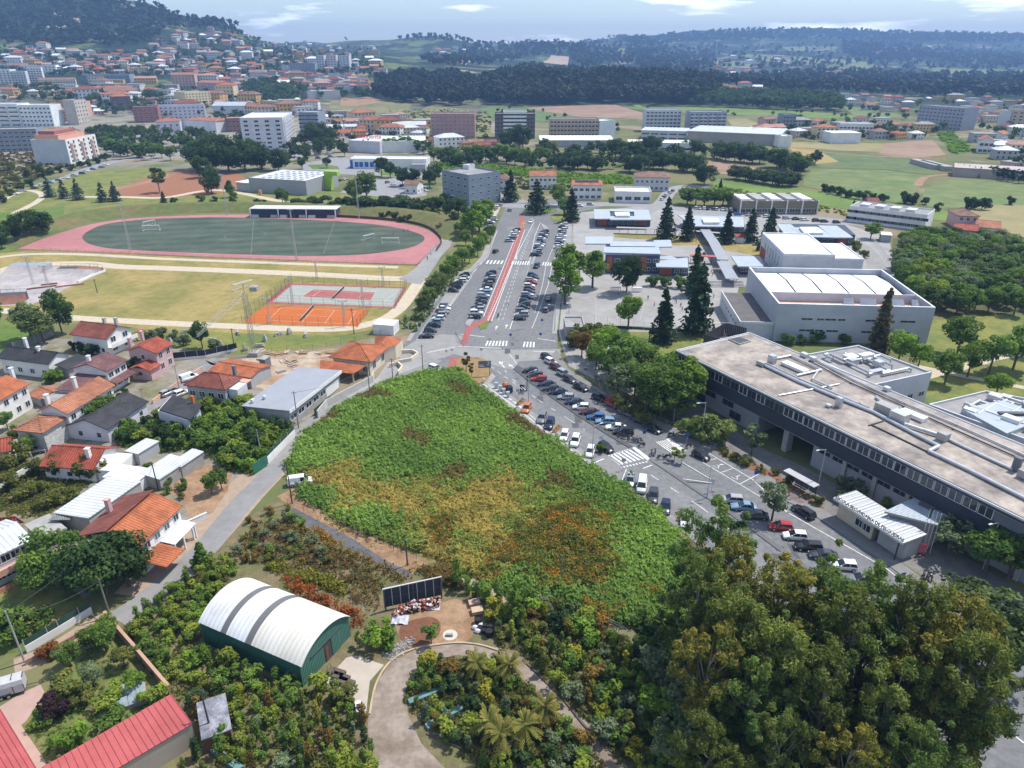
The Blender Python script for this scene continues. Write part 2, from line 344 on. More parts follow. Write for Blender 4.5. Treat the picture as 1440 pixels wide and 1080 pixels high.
def bank():
 """grass bank that rings the far side of the track"""
 p=[P(*q) for q in curve(pts('30,346 60,333 100,320 140,310 190,304 250,300.5 330,299.5 400,300.5 470,304 530,307.5 578,313 603,320 618,330 622,338'),False,5)]
 prof=[(0,0),(5,1.8),(9,3.2),(13,3.4),(20,.05)];n=len(p);V=[];F=[]
 for i in range(n):
  d=(p[min(i+1,n-1)]-p[max(i-1,0)]).normalized();nn=Vector((-d.y,d.x,0));k=min(1,i/6,(n-1-i)/6)
  if i<14:k*=.35+.65*i/14
  for a,z in prof:q=p[i]+nn*a*(.35+.65*k);V.append((q.x,q.y,z*k+.025))
 m=len(prof)
 for i in range(n-1):
  for j in range(m-1):a=i*m+j;F.append((a,a+m,a+m+1,a+1))
 tag(MB().add(V,F).obj('grass_bank',mat('dry_bank_grass',(.145,.125,.05),.22,.3,.95,col2=(.10,.125,.035),sc2=.06,bump=.5)),kind='structure')
bank()
# --- skate park
patch('skate_slab',pts('0,386 18,377 52,374 128,377 150,378 147,382 112,398 98,404 70,418 40,430 0,430'),mat('worn_skate_concrete',(.40,.36,.345),.16,.4,.8,col2=(.31,.285,.285),sc2=.12),.06)
# --- avenue
AV=pts('556,492 577,478 600,441 640,391 664,382 684,362 697,322 706,300 712,288 735,282 800,280 830,283 850,290 806,300 805,330 804,353 797,385 789,425 785,455 783,492 800,520 845,548 905,584 960,606 1010,632 1080,669 1150,712 1240,772 1330,838 1440,925 1560,1010 1500,1180 1400,1130 1180,930 1060,825 978,755 930,720 880,682 832,652 780,617 733,585 700,560 676,543 655,530 628,520 612,532 590,528 572,515')
patch('avenue',AV,ASPH,.004)
patch('main_road',pts('712,318 752,322 758,330 744,376 735,410 716,468 716,520 745,560 800,592 850,622 905,655 985,708 1080,782 1200,880 1330,990 1300,1010 1190,925 1090,840 985,752 900,690 835,648 790,612 742,578 716,540 680,510 664,494 679,455 700,400 720,350'),mat('main_road_asphalt',(.168,.168,.172),.17,.8,.9,col2=(.20,.198,.198),sc2=.06),.010)
patch('parking_bay_strip',pts('589,470 640,392 652,384 660,388 612,462 600,478 584,480'),ASPH2,.010)
patch('parking_bay_strip',pts('684,544 692,540 720,557 820,633 838,652 830,656 790,625 736,588'),ASPH2,.010)
patch('parking_bay_strip',pts('873,680 882,678 960,735 985,758 975,764 950,744'),ASPH2,.010)
patch('parking_bay_strip',pts('705,560 700,545 672,527 664,538 690,560'),ASPH2,.011)
patch('light_concrete_zone',pts('584,479 620,470 650,472 651,488 700,492 790,491 786,505 730,508 720,520 690,512 640,498 612,506 590,520 565,520 560,495'),mat('pale_worn_asphalt',(.25,.245,.235),.12,.4,.9),.012)
patch('cycle_path',pts('729,322 737.5,322 714,385 689.5,452 679,456 665,462 661,470 657,484 647,484 652,470 655,460 664,454 681,449 706,385'),REDP,.03)
patch('cycle_path',pts('731,300 736,300 738,306 735,312 737.5,322 730,322 729,311 732,306'),REDP,.03)
patch('cycle_path',pts('633,503 648,503 643,517 676,540 669,545 640,520 629,521'),REDP,.03)
patch('traffic_island',pts('734,312 741,313 736,322 731,321'),SOIL,0,thick=.13)
patch('traffic_island',pts('673,458 690,450 684,462 676,464'),LAWN,0,thick=.13)
patch('traffic_island',curve(pts('648,504 672,503 684,508 690,524 677,541 652,523 641,514'),True,4),mat('dry_verge',(.25,.165,.075),.2,.6,.95),0,thick=.13)
patch('pavement',pts('676,543 680,540 692,525 697,530 686,542 720,566 738,582 775,610 833,648 832,656 780,618 733,586 700,561'),PAVE,0,thick=.12)
patch('pavement',pts('832,648 852,640 874,657 872,678 880,683 984,758 978,764 930,725 880,686 832,655'),mat('grey_paving',(.21,.205,.20),.12,.8,.9),0,thick=.12)
patch('pavement',pts('577,480 600,441 640,391 637,389 596,439 571,480'),PAVE,0,thick=.13)
patch('pavement',pts('640,391 664,382 685,362 690,345 684,345 676,362 660,378 637,387'),PAVE,0,thick=.13)
patch('pavement',pts('790,316 804,312 805,330 803,353 795,384 788,430 783,470 776,470 780,430 786,400 790,380 793,352 780,350'),PAVE,0,thick=.12)
patch('pavement',pts('770,506 783,492 800,520 845,548 905,584 960,606 1010,632 1002,637 955,616 930,603 880,570 840,550 800,528 780,512'),mat('shaded_paving',(.20,.195,.19),.12,.8,.9),0,thick=.12)  # kerbside shade is put into this darker paving colour
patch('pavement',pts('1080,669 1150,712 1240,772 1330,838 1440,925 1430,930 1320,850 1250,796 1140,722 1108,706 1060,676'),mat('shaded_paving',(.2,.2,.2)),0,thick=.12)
patch('median',pts('722,519 728,514 738,520 752,536 812,578 850,603 889,628 884,630 846,607 806,581 746,539'),DARK,0,thick=.14)
patch('median',pts('913,647 938,661 960,672 1002,678 1004,681 965,678 988,695 1010,708 1060,742 1110,778 1160,816 1230,866 1226,869 1155,818 1100,778 1005,708 985,696'),mat('island_paving',(.125,.125,.13),.1,.8),0,thick=.13)
patch('median',pts('744,376 747,377 724,452 735,463 718,466 722,450'),mat('median_paving',(.17,.17,.17),.1,.8),0,thick=.12)
patch('median',pts('759,313 768,318 772,322 749,372 746,372 765,322'),PAVE,0,thick=.12)
patch('median',pts('653,455 668,440 672,441 660,460'),PAVE,0,thick=.12)
patch('bus_stop_bay',pts('1092,691 1101,686 1133,707 1125,709'),mat('worn_red_paving',(.16,.115,.11),.1,1.),.13)
mb=MB()
for s in ('692,544 716,560 742,581','751,312 731,350 717,378 700,420 686,452','727,328 704,385 680,445','738,323 716,385 691,452'):line(mb,s,.22,.135 if 'q' in s else .034)
line(mb,'760,313 752,332 744,373',.2);line(mb,'744,376 734,410 717,463',.25)
line(mb,'751,316 728,380 706,453',.14,dash=(2,2.5));line(mb,'744,330 722,390 700,453',.14,dash=(2,2.5))
line(mb,'731,325 709,385 685,450',.18,.036,dash=(.9,1.1))
line(mb,'800,312 787,345 776,375 771,400 757,440 748,462',.16);line(mb,'785,330 768,372 763,400 752,440',.14)
line(mb,'700,322 680,366 662,388 640,418 612,462',.14);line(mb,'664,388 605,470',.16)
line(mb,'687,541 700,552 725,566 760,596 820,640',.16,.035);line(mb,'680,541 714,565 760,601 830,654',.2,.13)
line(mb,'720,533 756,562 800,590 822,604',.15,dash=(2,3.2));line(mb,'915,668 984,712 1080,785',.16,dash=(2.2,3.2))
line(mb,'915,648 940,663 960,678 1000,703 1060,745',.28);line(mb,'958,650 1005,678 1002,680 960,674',.18,.14)
line(mb,'997.5,638 1058,674',.16);line(mb,'988,650 1040,681',.16);line(mb,'988,650 1007,645',.14);line(mb,'1013,665 1030,659',.14);line(mb,'1040,681 1070,665',.16)
line(mb,'1058,674 1108,721 1180,762 1247,800 1300,843',.18);line(mb,'1040,681 1085,708 1110,722',.15);line(mb,'876,682 900,699 960,742',.16,.035)
line(mb,'873,680 881,660',.16,.13);line(mb,'834,652 849,646',.3,.14);line(mb,'904,659 917,654',.25);line(mb,'1382,1000 1440,1045',.2)
line(mb,'665,383 686,361 700,322',.14);line(mb,'748,320 774,330',.1)
line(mb,'706,508 713,527',.14,dash=(1.6,1.4));line(mb,'716,497 727,512',.15);line(mb,'690,515 735,548',.14,dash=(1.8,2))
def zebra(q,n,fr=.5,z=.03):
 a,b,c,d=[P(*k) for k in q]  # a->b across the stripes, a->d along a stripe
 for i in range(n):
  s,e=i/n,(i+fr)/n
  w=[a.lerp(b,s),a.lerp(b,e),d.lerp(c,e),d.lerp(c,s)]
  mb.add([(k.x,k.y,z) for k in w],[(0,1,2,3)] if (w[1]-w[0]).cross(w[3]-w[0]).z>0 else [(3,2,1,0)])
zebra(pts('686,366 711,366.5 708,371.5 683,371'),5);zebra(pts('722,366.8 746,367.5 744,372.5 720,372'),7);zebra(pts('764,368.5 778,369 776,374 762,373.5'),4)
zebra(pts('685,479.5 716,479.5 715,486.5 682,486.5'),7);zebra(pts('737,480.5 754,481 754,488.5 735,488'),4)
zebra(pts('853,643 888,631.5 909,644.5 869,655'),7,.55);zebra(pts('922,621.5 936,618.5 960,633 944,637'),5,.5)
zebra(pts('871,657 911,648 913,649.5 873,659'),9,.5);zebra(pts('851,641.5 884,631 886,632 853,643'),9,.5)
for s in ('648,470 682,474','645,487 705,490','750,494 783,495','600,496 640,488','756,476 782,480'):line(mb,s,.3)
for q in ('714,371.5 722,371.8 724,366.8 716,366.5','836,651 851,643 869,656 873,666','889,630 893,628.5 914,644 911,648','936,618 942,616 965,634 960,636'):
 w=[P(*k) for k in pts(q)];mb.add([(k.x,k.y,.028) for k in w],tess([(k.x,k.y) for k in w]))
def arrow(u,v,u2,v2,z=.034):
 a,b=P(u,v),P(u2,v2);d=(b-a).normalized();n=Vector((-d.y,d.x,0));h=b-d*1.6
 strip(mb,[a,h],.22,z);mb.add([(k.x,k.y,z) for k in (h+n*.55,h-n*.55,b)],[(0,1,2)])
for k in ((697,464,699,458),(711,462,713,456),(1165,800,1200,786),(726,520,715,512),(1136,775,1140,780),(709,517,702,508),(727,360,726,365)):arrow(*k)
def wheelchair(u,v):  # wheelchair symbol of the reserved bays
 o=P(u,v);f=(P(1040,681)-P(988,650)).normalized();s=Vector((-f.y,f.x,0));g=lambda a,b:o+f*a+s*b
 strip(mb,[g(.55*math.cos(t*.5-2.6),.55*math.sin(t*.5-2.6)-.2) for t in range(10)],.12,.034)
 for l in ([(.1,.7),(.0,.1),(.5,.1),(.8,-.45),(1.,-.4)],[(.05,.45),(.45,.45)]):strip(mb,[g(*q) for q in l],.12,.034)
 strip(mb,[g(.12+.14*math.cos(t),.95+.14*math.sin(t)) for t in (0,1.57,3.14,4.71)],.14,.034,True)
wheelchair(1008,655);wheelchair(1034,670.5)
tag(mb.obj('road_markings',LINE),kind='structure')
m2=MB();q2=random.Random(4)
for i in range(46):
 a=(P(731,330,0),P(700,450,0),P(745,545,0),P(900,640,0),P(1150,800,0));k=q2.randrange(4);c=a[k].lerp(a[k+1],q2.random());c.x+=q2.uniform(-5,5);s=q2.uniform(.5,2.2);w=q2.uniform(.3,.9)
 if i%3:m2.add([(c.x-w,c.y-s,.026),(c.x+w,c.y-s*.9,.026),(c.x+w*.9,c.y+s,.026),(c.x-w,c.y+s*1.1,.026)],[(0,1,2,3)])
 else:m2.add([(c.x+.4*math.cos(t*.628),c.y+.4*math.sin(t*.628),.0265) for t in range(10)],[tuple(range(10))])
tag(m2.obj('road_repairs',mat('dark_tar',(.085,.085,.088),.2,1.5)),kind='structure')
# --- lane through the houses, drives, yards
LANE=curve(pts('612,505 590,517 560,527 525,544 480,566 447,592 420,608 398,640 375,672 345,702 318,735 288,772 250,808 205,845 165,872'),False,5)
path('lane','612,505 590,517 560,527 525,544 480,566 447,592 420,608 398,640 375,672 345,702 318,735 288,772 250,808 205,845 165,872',4.6,mat('lane_asphalt',(.24,.235,.23),.12,.6,.9,col2=(.21,.205,.2),sc2=.1),.02)
path('lane_verge','398,640 350,686 310,730 270,772 230,805 195,840',8.5,mat('sandy_verge',(.33,.245,.18),.15,.8,.95),.012)
path('side_lane','345,515 300,508 285,520 262,545 235,562 205,580',5,mat('lane_asphalt',(.2,.2,.2)),.015)
path('driveway','160,868 130,880 90,905 60,922 20,938',3.4,mat('sandy_verge',(.33,.245,.18)),.014)
path('dirt_verge','405,690 430,705 480,735 540,768 590,800',5,SOIL,.016)
path('dirt_verge','640,800 700,830 750,845',4,mat('sandy_verge',(.3,.3,.3)),.016)
patch('paved_yard',pts('-10,1000 30,975 57,963 69,985 30,1020 66,1073 50,1090'),mat('pinkish_paving',(.40,.27,.23),.08,.6,.9),.02)
patch('garden_lawn',pts('62,975 130,890 150,880 238,975 230,985 150,1030 66,1072 32,1022'),mat('garden_grass',(.12,.15,.04),.25,.6,.95,col2=(.17,.15,.06),sc2=.2,bump=.4),.022)
patch('rough_lawn',pts('-20,830 60,800 130,850 125,865 35,915 -20,925'),mat('patchy_grass',(.10,.14,.03),.25,.5,.95,col2=(.21,.19,.06),sc2=.13,bump=.4),.018)
patch('garden_soil',pts('235,660 290,655 330,655 320,690 300,720 270,735 255,700 225,690'),SOIL,.018)
patch('garden_soil',pts('-10,655 60,650 140,670 60,728 -10,720'),mat('vegetable_plot',(.13,.12,.045),.3,.5,.95,col2=(.25,.15,.09),sc2=.2,bump=.5),.018)
patch('building_site',pts('340,505 400,500 470,490 480,520 455,540 430,520 400,540 380,550 345,540'),mat('site_rubble_ground',(.40,.33,.25),.2,.7,.95,col2=(.29,.19,.12),sc2=.15),.02)
patch('village_ground',pts('-20,490 120,470 260,490 350,500 480,560 410,615 380,650 300,715 200,800 100,850 -20,900'),mat('village_plots',(.16,.15,.08),.25,.4,.95,col2=(.25,.225,.19),sc2=.12),.008)
patch('site_pavement',pts('545,510 590,505 600,512 570,524 540,535 490,560 482,556 530,532'),PAVE,0,thick=.1)
# nursery
patch('nursery_ground',pts('165,880 250,812 330,742 405,690 480,735 600,805 740,845 870,890 1000,980 1090,1100 250,1100 235,985'),mat('nursery_earth',(.17,.135,.075),.25,.6,.95,col2=(.115,.12,.045),sc2=.2,bump=.5),.01)
patch('gravel_drive',pts('517,1005 530,960 552,930 585,913 635,905 700,910 730,925 790,980 885,1075 900,1110 840,1110 820,1040 730,950 690,926 640,921 605,930 577,962 572,1000 592,1045 630,1085 640,1110 520,1110'),DRIVE,.02)
patch('concrete_apron',pts('455,960 487,925 500,922 540,935 520,958 514,1010 490,1012 492,975'),mat('warm_concrete',(.42,.36,.30),.1,.5,.9),.024)
patch('soil_yard',pts('556,880 570,862 640,842 676,852 676,880 655,905 590,914 565,908'),SOIL,.016)
patch('dark_soil',curve(pts('566,878 600,868 617,873 618,890 600,905 575,908 562,898'),True,4),mat('dug_red_soil',(.165,.075,.042),.2,.8,.95,bump=.6),.022)
mb=MB();c=P(633,893);mb.add([(c.x+1.05*math.cos(a*.2618),c.y+1.05*math.sin(a*.2618),.03) for a in range(24)],[tuple(range(24))]);tag(mb.obj('concrete_disc',mat('pale_disc',(.5,.46,.38),.06,.8)),kind='structure')
patch('weed_fabric',pts('405,722 415,715 500,760 545,790 580,805 570,815 520,785 440,745'),mat('grey_weed_fabric',(.10,.10,.11),.3,.8,.8),.02)
patch('bramble_ground',pts('404,655 435,605 480,570 540,542 600,526 645,524 690,558 735,590 800,638 850,670 900,705 950,742 1000,800 960,880 880,880 830,868 760,852 700,832 640,800 570,775 480,737 425,700'),mat('thicket_floor',(.075,.075,.03),.3,.5,.95),.015)
patch('straw_ground',pts('470,668 520,640 560,672 600,680 640,668 700,668 780,690 845,725 880,760 850,800 800,850 700,822 600,790 520,750 470,722 425,690 440,660'),mat('straw_floor',(.20,.165,.06),.3,.5,.95,col2=(.12,.12,.04),sc2=.2),.02)
patch('wood_floor',pts('950,740 1100,845 1190,935 1320,1040 1440,1140 1000,1140 960,960 900,880'),mat('leaf_litter',(.11,.085,.05),.3,.5,.95),.016)
# --- school grounds
patch('school_ground',pts('806,300 900,290 1040,296 1180,312 1250,335 1260,380 1250,420 1180,420 1040,400 1030,440 1050,470 1000,490 960,500 940,540 900,560 850,540 800,515 786,470 790,425 800,385 804,350'),mat('school_paving',(.32,.31,.295),.12,.4,.9,col2=(.27,.265,.255),sc2=.1),.006)
patch('school_yard',pts('802,412 850,412 1020,412 1045,440 1060,466 900,464 800,452 795,440'),YARD,.02)
patch('school_lawn',pts('870,466 1005,470 985,500 950,540 925,545 905,520 860,490'),YLAWN,.03)
patch('school_lawn',pts('864,328 925,330 985,335 983,342 930,338 864,334'),DRY,.02)
patch('school_lawn',pts('945,335 1000,340 1080,345 1075,362 1020,352 990,345 945,345'),DRY,.021)
patch('school_lawn',pts('1075,478 1320,486 1330,500 1200,505 1080,490'),mat('shaded_lawn',(.10,.12,.035),.2,.5),.02)  # shade before the sports hall is put into the grass colour
patch('park_lawn',pts('1310,450 1440,440 1560,445 1560,610 1440,640 1330,610 1290,540 1290,500'),YLAWN,.02)
patch('grove_ground',pts('1255,335 1350,330 1440,335 1560,340 1560,445 1330,448 1290,430 1255,380'),mat('grove_floor',(.09,.09,.035),.3,.4,.95),.016)
path('gravel_path','1560,490 1420,500 1370,512 1300,530',3,GRAVEL,.03);path('gravel_path','1290,515 1360,530 1440,545',2.2,GRAVEL,.032)
path('service_road','1195,338 1215,350 1228,365 1235,378 1240,395',7,ASPH2,.02)
path('street','700,288 760,290 860,287 940,292 1020,300 1100,303 1200,313 1300,322 1380,330',11,mat('street_asphalt',(.25,.25,.255),.1,.4,.9),.012)
path('street','905,300 930,285 942,270 960,262 1000,262',8,mat('street_asphalt',(0,0,0)),.014)
path('street','735,285 700,275 660,262 640,252',10,mat('street_asphalt',(0,0,0)),.015)
patch('roundabout',curve(pts('735,296 752,292 775,293 785,297 770,300 745,300'),True,4),LAWN,0,thick=.15)
patch('plaza',pts('680,290 705,288 700,300 686,320 676,318'),mat('pale_plaza',(.40,.36,.30),.1,.4),.02)
patch('verge',pts('775,305 790,296 805,296 804,310 792,314 778,312'),YLAWN,0,thick=.12)
patch('verge',pts('640,300 700,298 690,330 665,372 625,405 600,432 590,428 610,395 640,350'),YLAWN,.016)
path('street','-20,285 20,270 80,255 130,236 165,226 205,222 260,214 300,208',10,mat('street_asphalt',(0,0,0)),.012)
path('street','400,225 425,215 445,200 460,185 470,170',14,mat('street_asphalt',(0,0,0)),.012)
patch('car_park',pts('400,280 480,270 500,255 560,250 600,262 600,275 540,285 450,288'),mat('street_asphalt',(0,0,0)),.013)
patch('car_park',pts('425,230 470,222 600,228 640,240 600,250 480,245 430,250'),mat('street_asphalt',(0,0,0)),.013)
patch('park_lawn',pts('432,232 455,231 475,234 478,238 440,238'),LAWN,.03);patch('park_lawn',pts('530,240 560,238 560,248 535,246'),LAWN,.03)
patch('car_park',pts('975,290 1060,293 1060,302 970,300'),mat('street_asphalt',(0,0,0)),.02)
patch('school_forecourt',pts('955,545 1000,580 1060,625 1127,655 1240,715 1330,765 1440,835 1440,905 1330,830 1250,780 1150,712 1080,667 1010,630 950,592 930,570'),mat('forecourt_paving',(.15,.145,.14),.2,.6,.9,col2=(.19,.18,.165),sc2=.1),.018)
patch('planted_slope',pts('1005,628 1060,650 1100,672 1150,704 1160,716 1140,712 1080,672 1012,640'),mat('red_mulch',(.20,.10,.06),.25,.9,.95),.03)
# --- fields
def field(name,s,m,dz=.12):return patch(name,pts(s),m,dz,drape=True)
field('meadow','1005,252 1100,262 1200,277 1290,292 1332,297 1338,312 1240,303 1150,288 1060,272 1000,266',FG)
field('pasture','1128,262 1140,238 1190,238 1250,240 1300,248 1292,268 1262,286 1200,275',FM)
field('pasture','1292,290 1302,264 1340,252 1380,254 1500,262 1500,288 1420,290 1370,296',FM)
field('crop_field','1140,236 1130,224 1150,211 1240,218 1322,228 1312,246 1250,239',FD)
field('ploughed_field','1240,202 1312,197 1330,218 1290,222 1236,216',BROWN)
field('meadow','1110,200 1180,201 1242,202 1240,214 1180,212 1112,207',FT,.13)
field('vineyard','1316,188 1338,185 1368,213 1340,217',FV,.14)
field('stubble_field','1335,300 1375,290 1420,288 1500,292 1500,340 1400,330',FT)
field('ploughed_field','980,226 1035,229 1068,237 1035,248 985,240',BROWN)
field('long_meadow','870,150 905,151 1000,151 1120,156 1200,162 1240,168 1150,166 1000,160 930,158',FG)
field('meadow','1185,150 1225,152 1275,163 1245,167 1200,162',FM,.14)
field('ploughed_field','735,152 790,149 865,147 925,164 860,166 790,164',BROWN)
field('meadow','884,145 900,148 935,162 925,164',FG,.16)
field('vineyard','610,231 680,234 740,238 800,246 885,250 890,259 800,258 720,246 610,240',FV)
field('meadow','465,142 560,144 640,152 690,160 690,195 610,200 560,185 460,165',mat('straw_meadow',(.20,.175,.08),.2,.06,.95,col2=(.12,.14,.05),sc2=.02))
field('bare_earth','480,138 520,136 545,143 500,150 478,148',SOIL,.2)
field('vineyard','675,152 740,152 800,162 870,172 850,180 780,172 690,168',mat('vine_slope',(.10,.15,.045),.3,.1,.95),.16)
field('stubble_field','1022,168 1050,167 1075,178 1030,178',FT,.2)
field('stubble_field','1108,207 1150,211 1180,228 1135,232',mat('ochre_field',(.30,.22,.07),.12,.06),.15)
path('dirt_track','1290,262 1300,250 1330,246 1345,246',5,SOIL,.16);path('dirt_track','1120,209 1200,218 1330,224',4,SOIL,.16)
for s in ('1040,75 1110,78 1180,90 1120,92 1050,84','1140,85 1200,82 1230,93 1170,98','1290,95 1440,98 1440,106 1330,104','870,68 900,70 890,76 865,74','1100,66 1180,66 1170,72 1110,72','985,82 1060,90 1040,97 990,90','1190,70 1260,66 1300,72 1220,78'):
 field('far_field',s,mat('far_meadow',(.17,.19,.075),.2,.01,.95,col2=(.12,.16,.06),sc2=.004),1.)
for s in ('760,88 775,78 800,80 798,92','640,75 665,84 655,92 620,82','90,25 70,18 110,22 125,35 100,33'):
 field('far_clearing',s,mat('pale_clearing',(.36,.27,.19),.15,.01),1.2)
 # ================================================================= BUILDINGS
def plaster(n,c,v=.07):return mat('wall_'+n,c,v,.35,.85,col2=tuple(k*.9 for k in c),sc2=.15)
WH=plaster('white',(.72,.71,.69));CREAM=plaster('cream',(.62,.54,.42));GREY=plaster('grey',(.40,.40,.41));LGREY=plaster('pale_grey',(.56,.57,.60))
PINK=plaster('pink',(.55,.36,.36));OCHRE=plaster('ochre',(.62,.40,.16));BEIGE=plaster('beige',(.48,.38,.28));LILAC=plaster('lilac',(.58,.58,.64));BRICK=plaster('brick_red',(.30,.13,.11))
NAVY=plaster('navy',(.045,.055,.08));DGREY=plaster('dark_grey',(.16,.17,.19));BLUEG=plaster('blue_grey',(.22,.26,.32));SALM=plaster('salmon',(.60,.36,.27));ORAN=plaster('orange',(.60,.27,.10))
def tile(n,c,v=.16):return mat('tiles_'+n,c,v+.08,1.6,.8,col2=tuple(k*.68 for k in c),sc2=.35,wave=(0,.62,.42))
T_OR=tile('orange',(.47,.145,.06),.1);T_RED=tile('red',(.38,.085,.05));T_BR=tile('brown_red',(.27,.085,.06));T_MV=tile('mauve',(.21,.10,.10));T_DK=tile('slate',(.055,.055,.062));T_OLD=tile('weathered',(.30,.17,.12));T_DOR=tile('faded_orange',(.44,.18,.10))
RF_W=mat('white_roof_sheet',(.74,.75,.76),.08,.5,.5,col2=(.62,.625,.63),sc2=.2);RF_G=mat('grey_roof_sheet',(.34,.355,.39),.07,.3,.5,wave=(0,1.6,.12));RF_L=mat('pale_metal_roof',(.60,.62,.64),.12,.3,.45,wave=(0,.4,.3));RF_D=mat('grey_flat_roof',(.24,.235,.235),.15,.4,.9,col2=(.30,.29,.28),sc2=.1)
RF_GRAV=mat('gravel_roof',(.37,.32,.275),.3,.5,.95,col2=(.235,.205,.185),sc2=.16,bump=.3);RF_B=mat('blue_grey_roof',(.42,.47,.52),.06,.3,.5,wave=(0,1.2,.15))
GLASS=mat('window_glass',(.025,.033,.045),.2,.3,.08,spec=.6);GLASS2=mat('grey_shutter',(.10,.105,.12),.2,.6,.5);FRAME=mat('white_frame',(.65,.65,.64),.05);MET=mat('galvanised_metal',(.50,.51,.53),.12,.8,.42,metal=.55);METD=mat('dark_metal',(.06,.06,.065),.1,1.,.5);WOODB=mat('brown_door',(.16,.07,.04),.15,1.5);REDPANEL=mat('orange_brick_panel',(.33,.10,.055),.12,.8)
TERR=mat('terracotta_terrace',(.46,.21,.14),.12,.5)
WINC={}
def winmesh(w,h,f=FRAME,g=GLASS):
 k=(round(w,2),round(h,2),f.name,g.name)
 if k not in WINC:
  m=MB();m.add([(-w/2,-.02,0),(w/2,-.02,0),(w/2,-.02,h),(-w/2,-.02,h)],[(0,1,2,3)],1);t=min(.1,w*.08)
  m.box(-w/2-t,-.09,-t,w/2+t,0,0);m.box(-w/2-t,-.07,h,w/2+t,0,h+t);m.box(-w/2-t,-.07,.001,-w/2,0,h-.001);m.box(w/2,-.07,.001,w/2+t,0,h-.001)
  if w>1.1:m.box(-.04,-.055,.002,.04,0,h-.002)
  WINC[k]=m.mesh('window',f,g)
 return WINC[k]
def slabq(mb,q,t,mi=0):
 """roof plane: 4 corners (top face, counter-clockwise from above) with thickness t"""
 lo=[(x,y,z-t) for x,y,z in q];n=len(q)
 mb.add(list(q)+lo,[tuple(range(n)),tuple(range(2*n-1,n-1,-1))]+[(i,n+i,n+(i+1)%n,(i+1)%n) for i in range(n)],mi)
def roofmesh(L,D,H,rtype,rh,ov=.5,t=.18):
 m=MB();x0,x1,y0,y1=-ov,L+ov,-ov,D+ov
 if rtype=='gable':
  s=rh/(D/2);ze=H-ov*s;zr=H+rh;c=D/2
  slabq(m,[(x0,y0,ze),(x1,y0,ze),(x1,c,zr),(x0,c,zr)],t);slabq(m,[(x0,c,zr),(x1,c,zr),(x1,y1,ze),(x0,y1,ze)],t)
  m.bar((x0,c,zr),(x1,c,zr),.14,n=5)
 elif rtype=='gabley':
  s=rh/(L/2);ze=H-ov*s;zr=H+rh;c=L/2
  slabq(m,[(x0,y0,ze),(c,y0,zr),(c,y1,zr),(x0,y1,ze)],t);slabq(m,[(c,y0,zr),(x1,y0,ze),(x1,y1,ze),(c,y1,zr)],t)
  m.bar((c,y0,zr),(c,y1,zr),.14,n=5)
 elif rtype=='hip':
  h=min(x1-x0,y1-y0)/2;zr=H+rh;ze=H-.05
  if x1-x0>=y1-y0:a,b=(x0+h,(y0+y1)/2,zr),(x1-h+.001,(y0+y1)/2,zr)
  else:a,b=((x0+x1)/2,y0+h,zr),((x0+x1)/2,y1-h+.001,zr)
  c=[(x0,y0,ze),(x1,y0,ze),(x1,y1,ze),(x0,y1,ze)]
  if x1-x0>=y1-y0:Fq=[[c[0],c[1],b,a],[c[1],c[2],b],[c[2],c[3],a,b],[c[3],c[0],a]]
  else:Fq=[[c[0],c[1],a],[c[1],c[2],b,a],[c[2],c[3],b],[c[3],c[0],a,b]]
  for q in Fq:m.add(q,[tuple(range(len(q)))])
  m.add([(x,y,z-.2) for x,y,z in c]+c,[(3,2,1,0)]+[(i,(i+1)%4,4+(i+1)%4,4+i) for i in range(4)])
  for k in c:m.bar(k,min((a,b),key=lambda q:(q[0]-k[0])**2+(q[1]-k[1])**2),.13,n=5)
  m.bar(a,b,.14,n=5)
 elif rtype=='shed':slabq(m,[(x0,y0,H),(x1,y0,H),(x1,y1,H+rh),(x0,y1,H+rh)],t)
 elif rtype=='shedback':slabq(m,[(x0,y0,H+rh),(x1,y0,H+rh),(x1,y1,H),(x0,y1,H)],t)
 elif rtype=='slab':m.box(x0,y0,H,x1,y1,H+rh)
 else:
  m.box(0.02,0.02,H-.3,L-.02,D-.02,H)
 return m
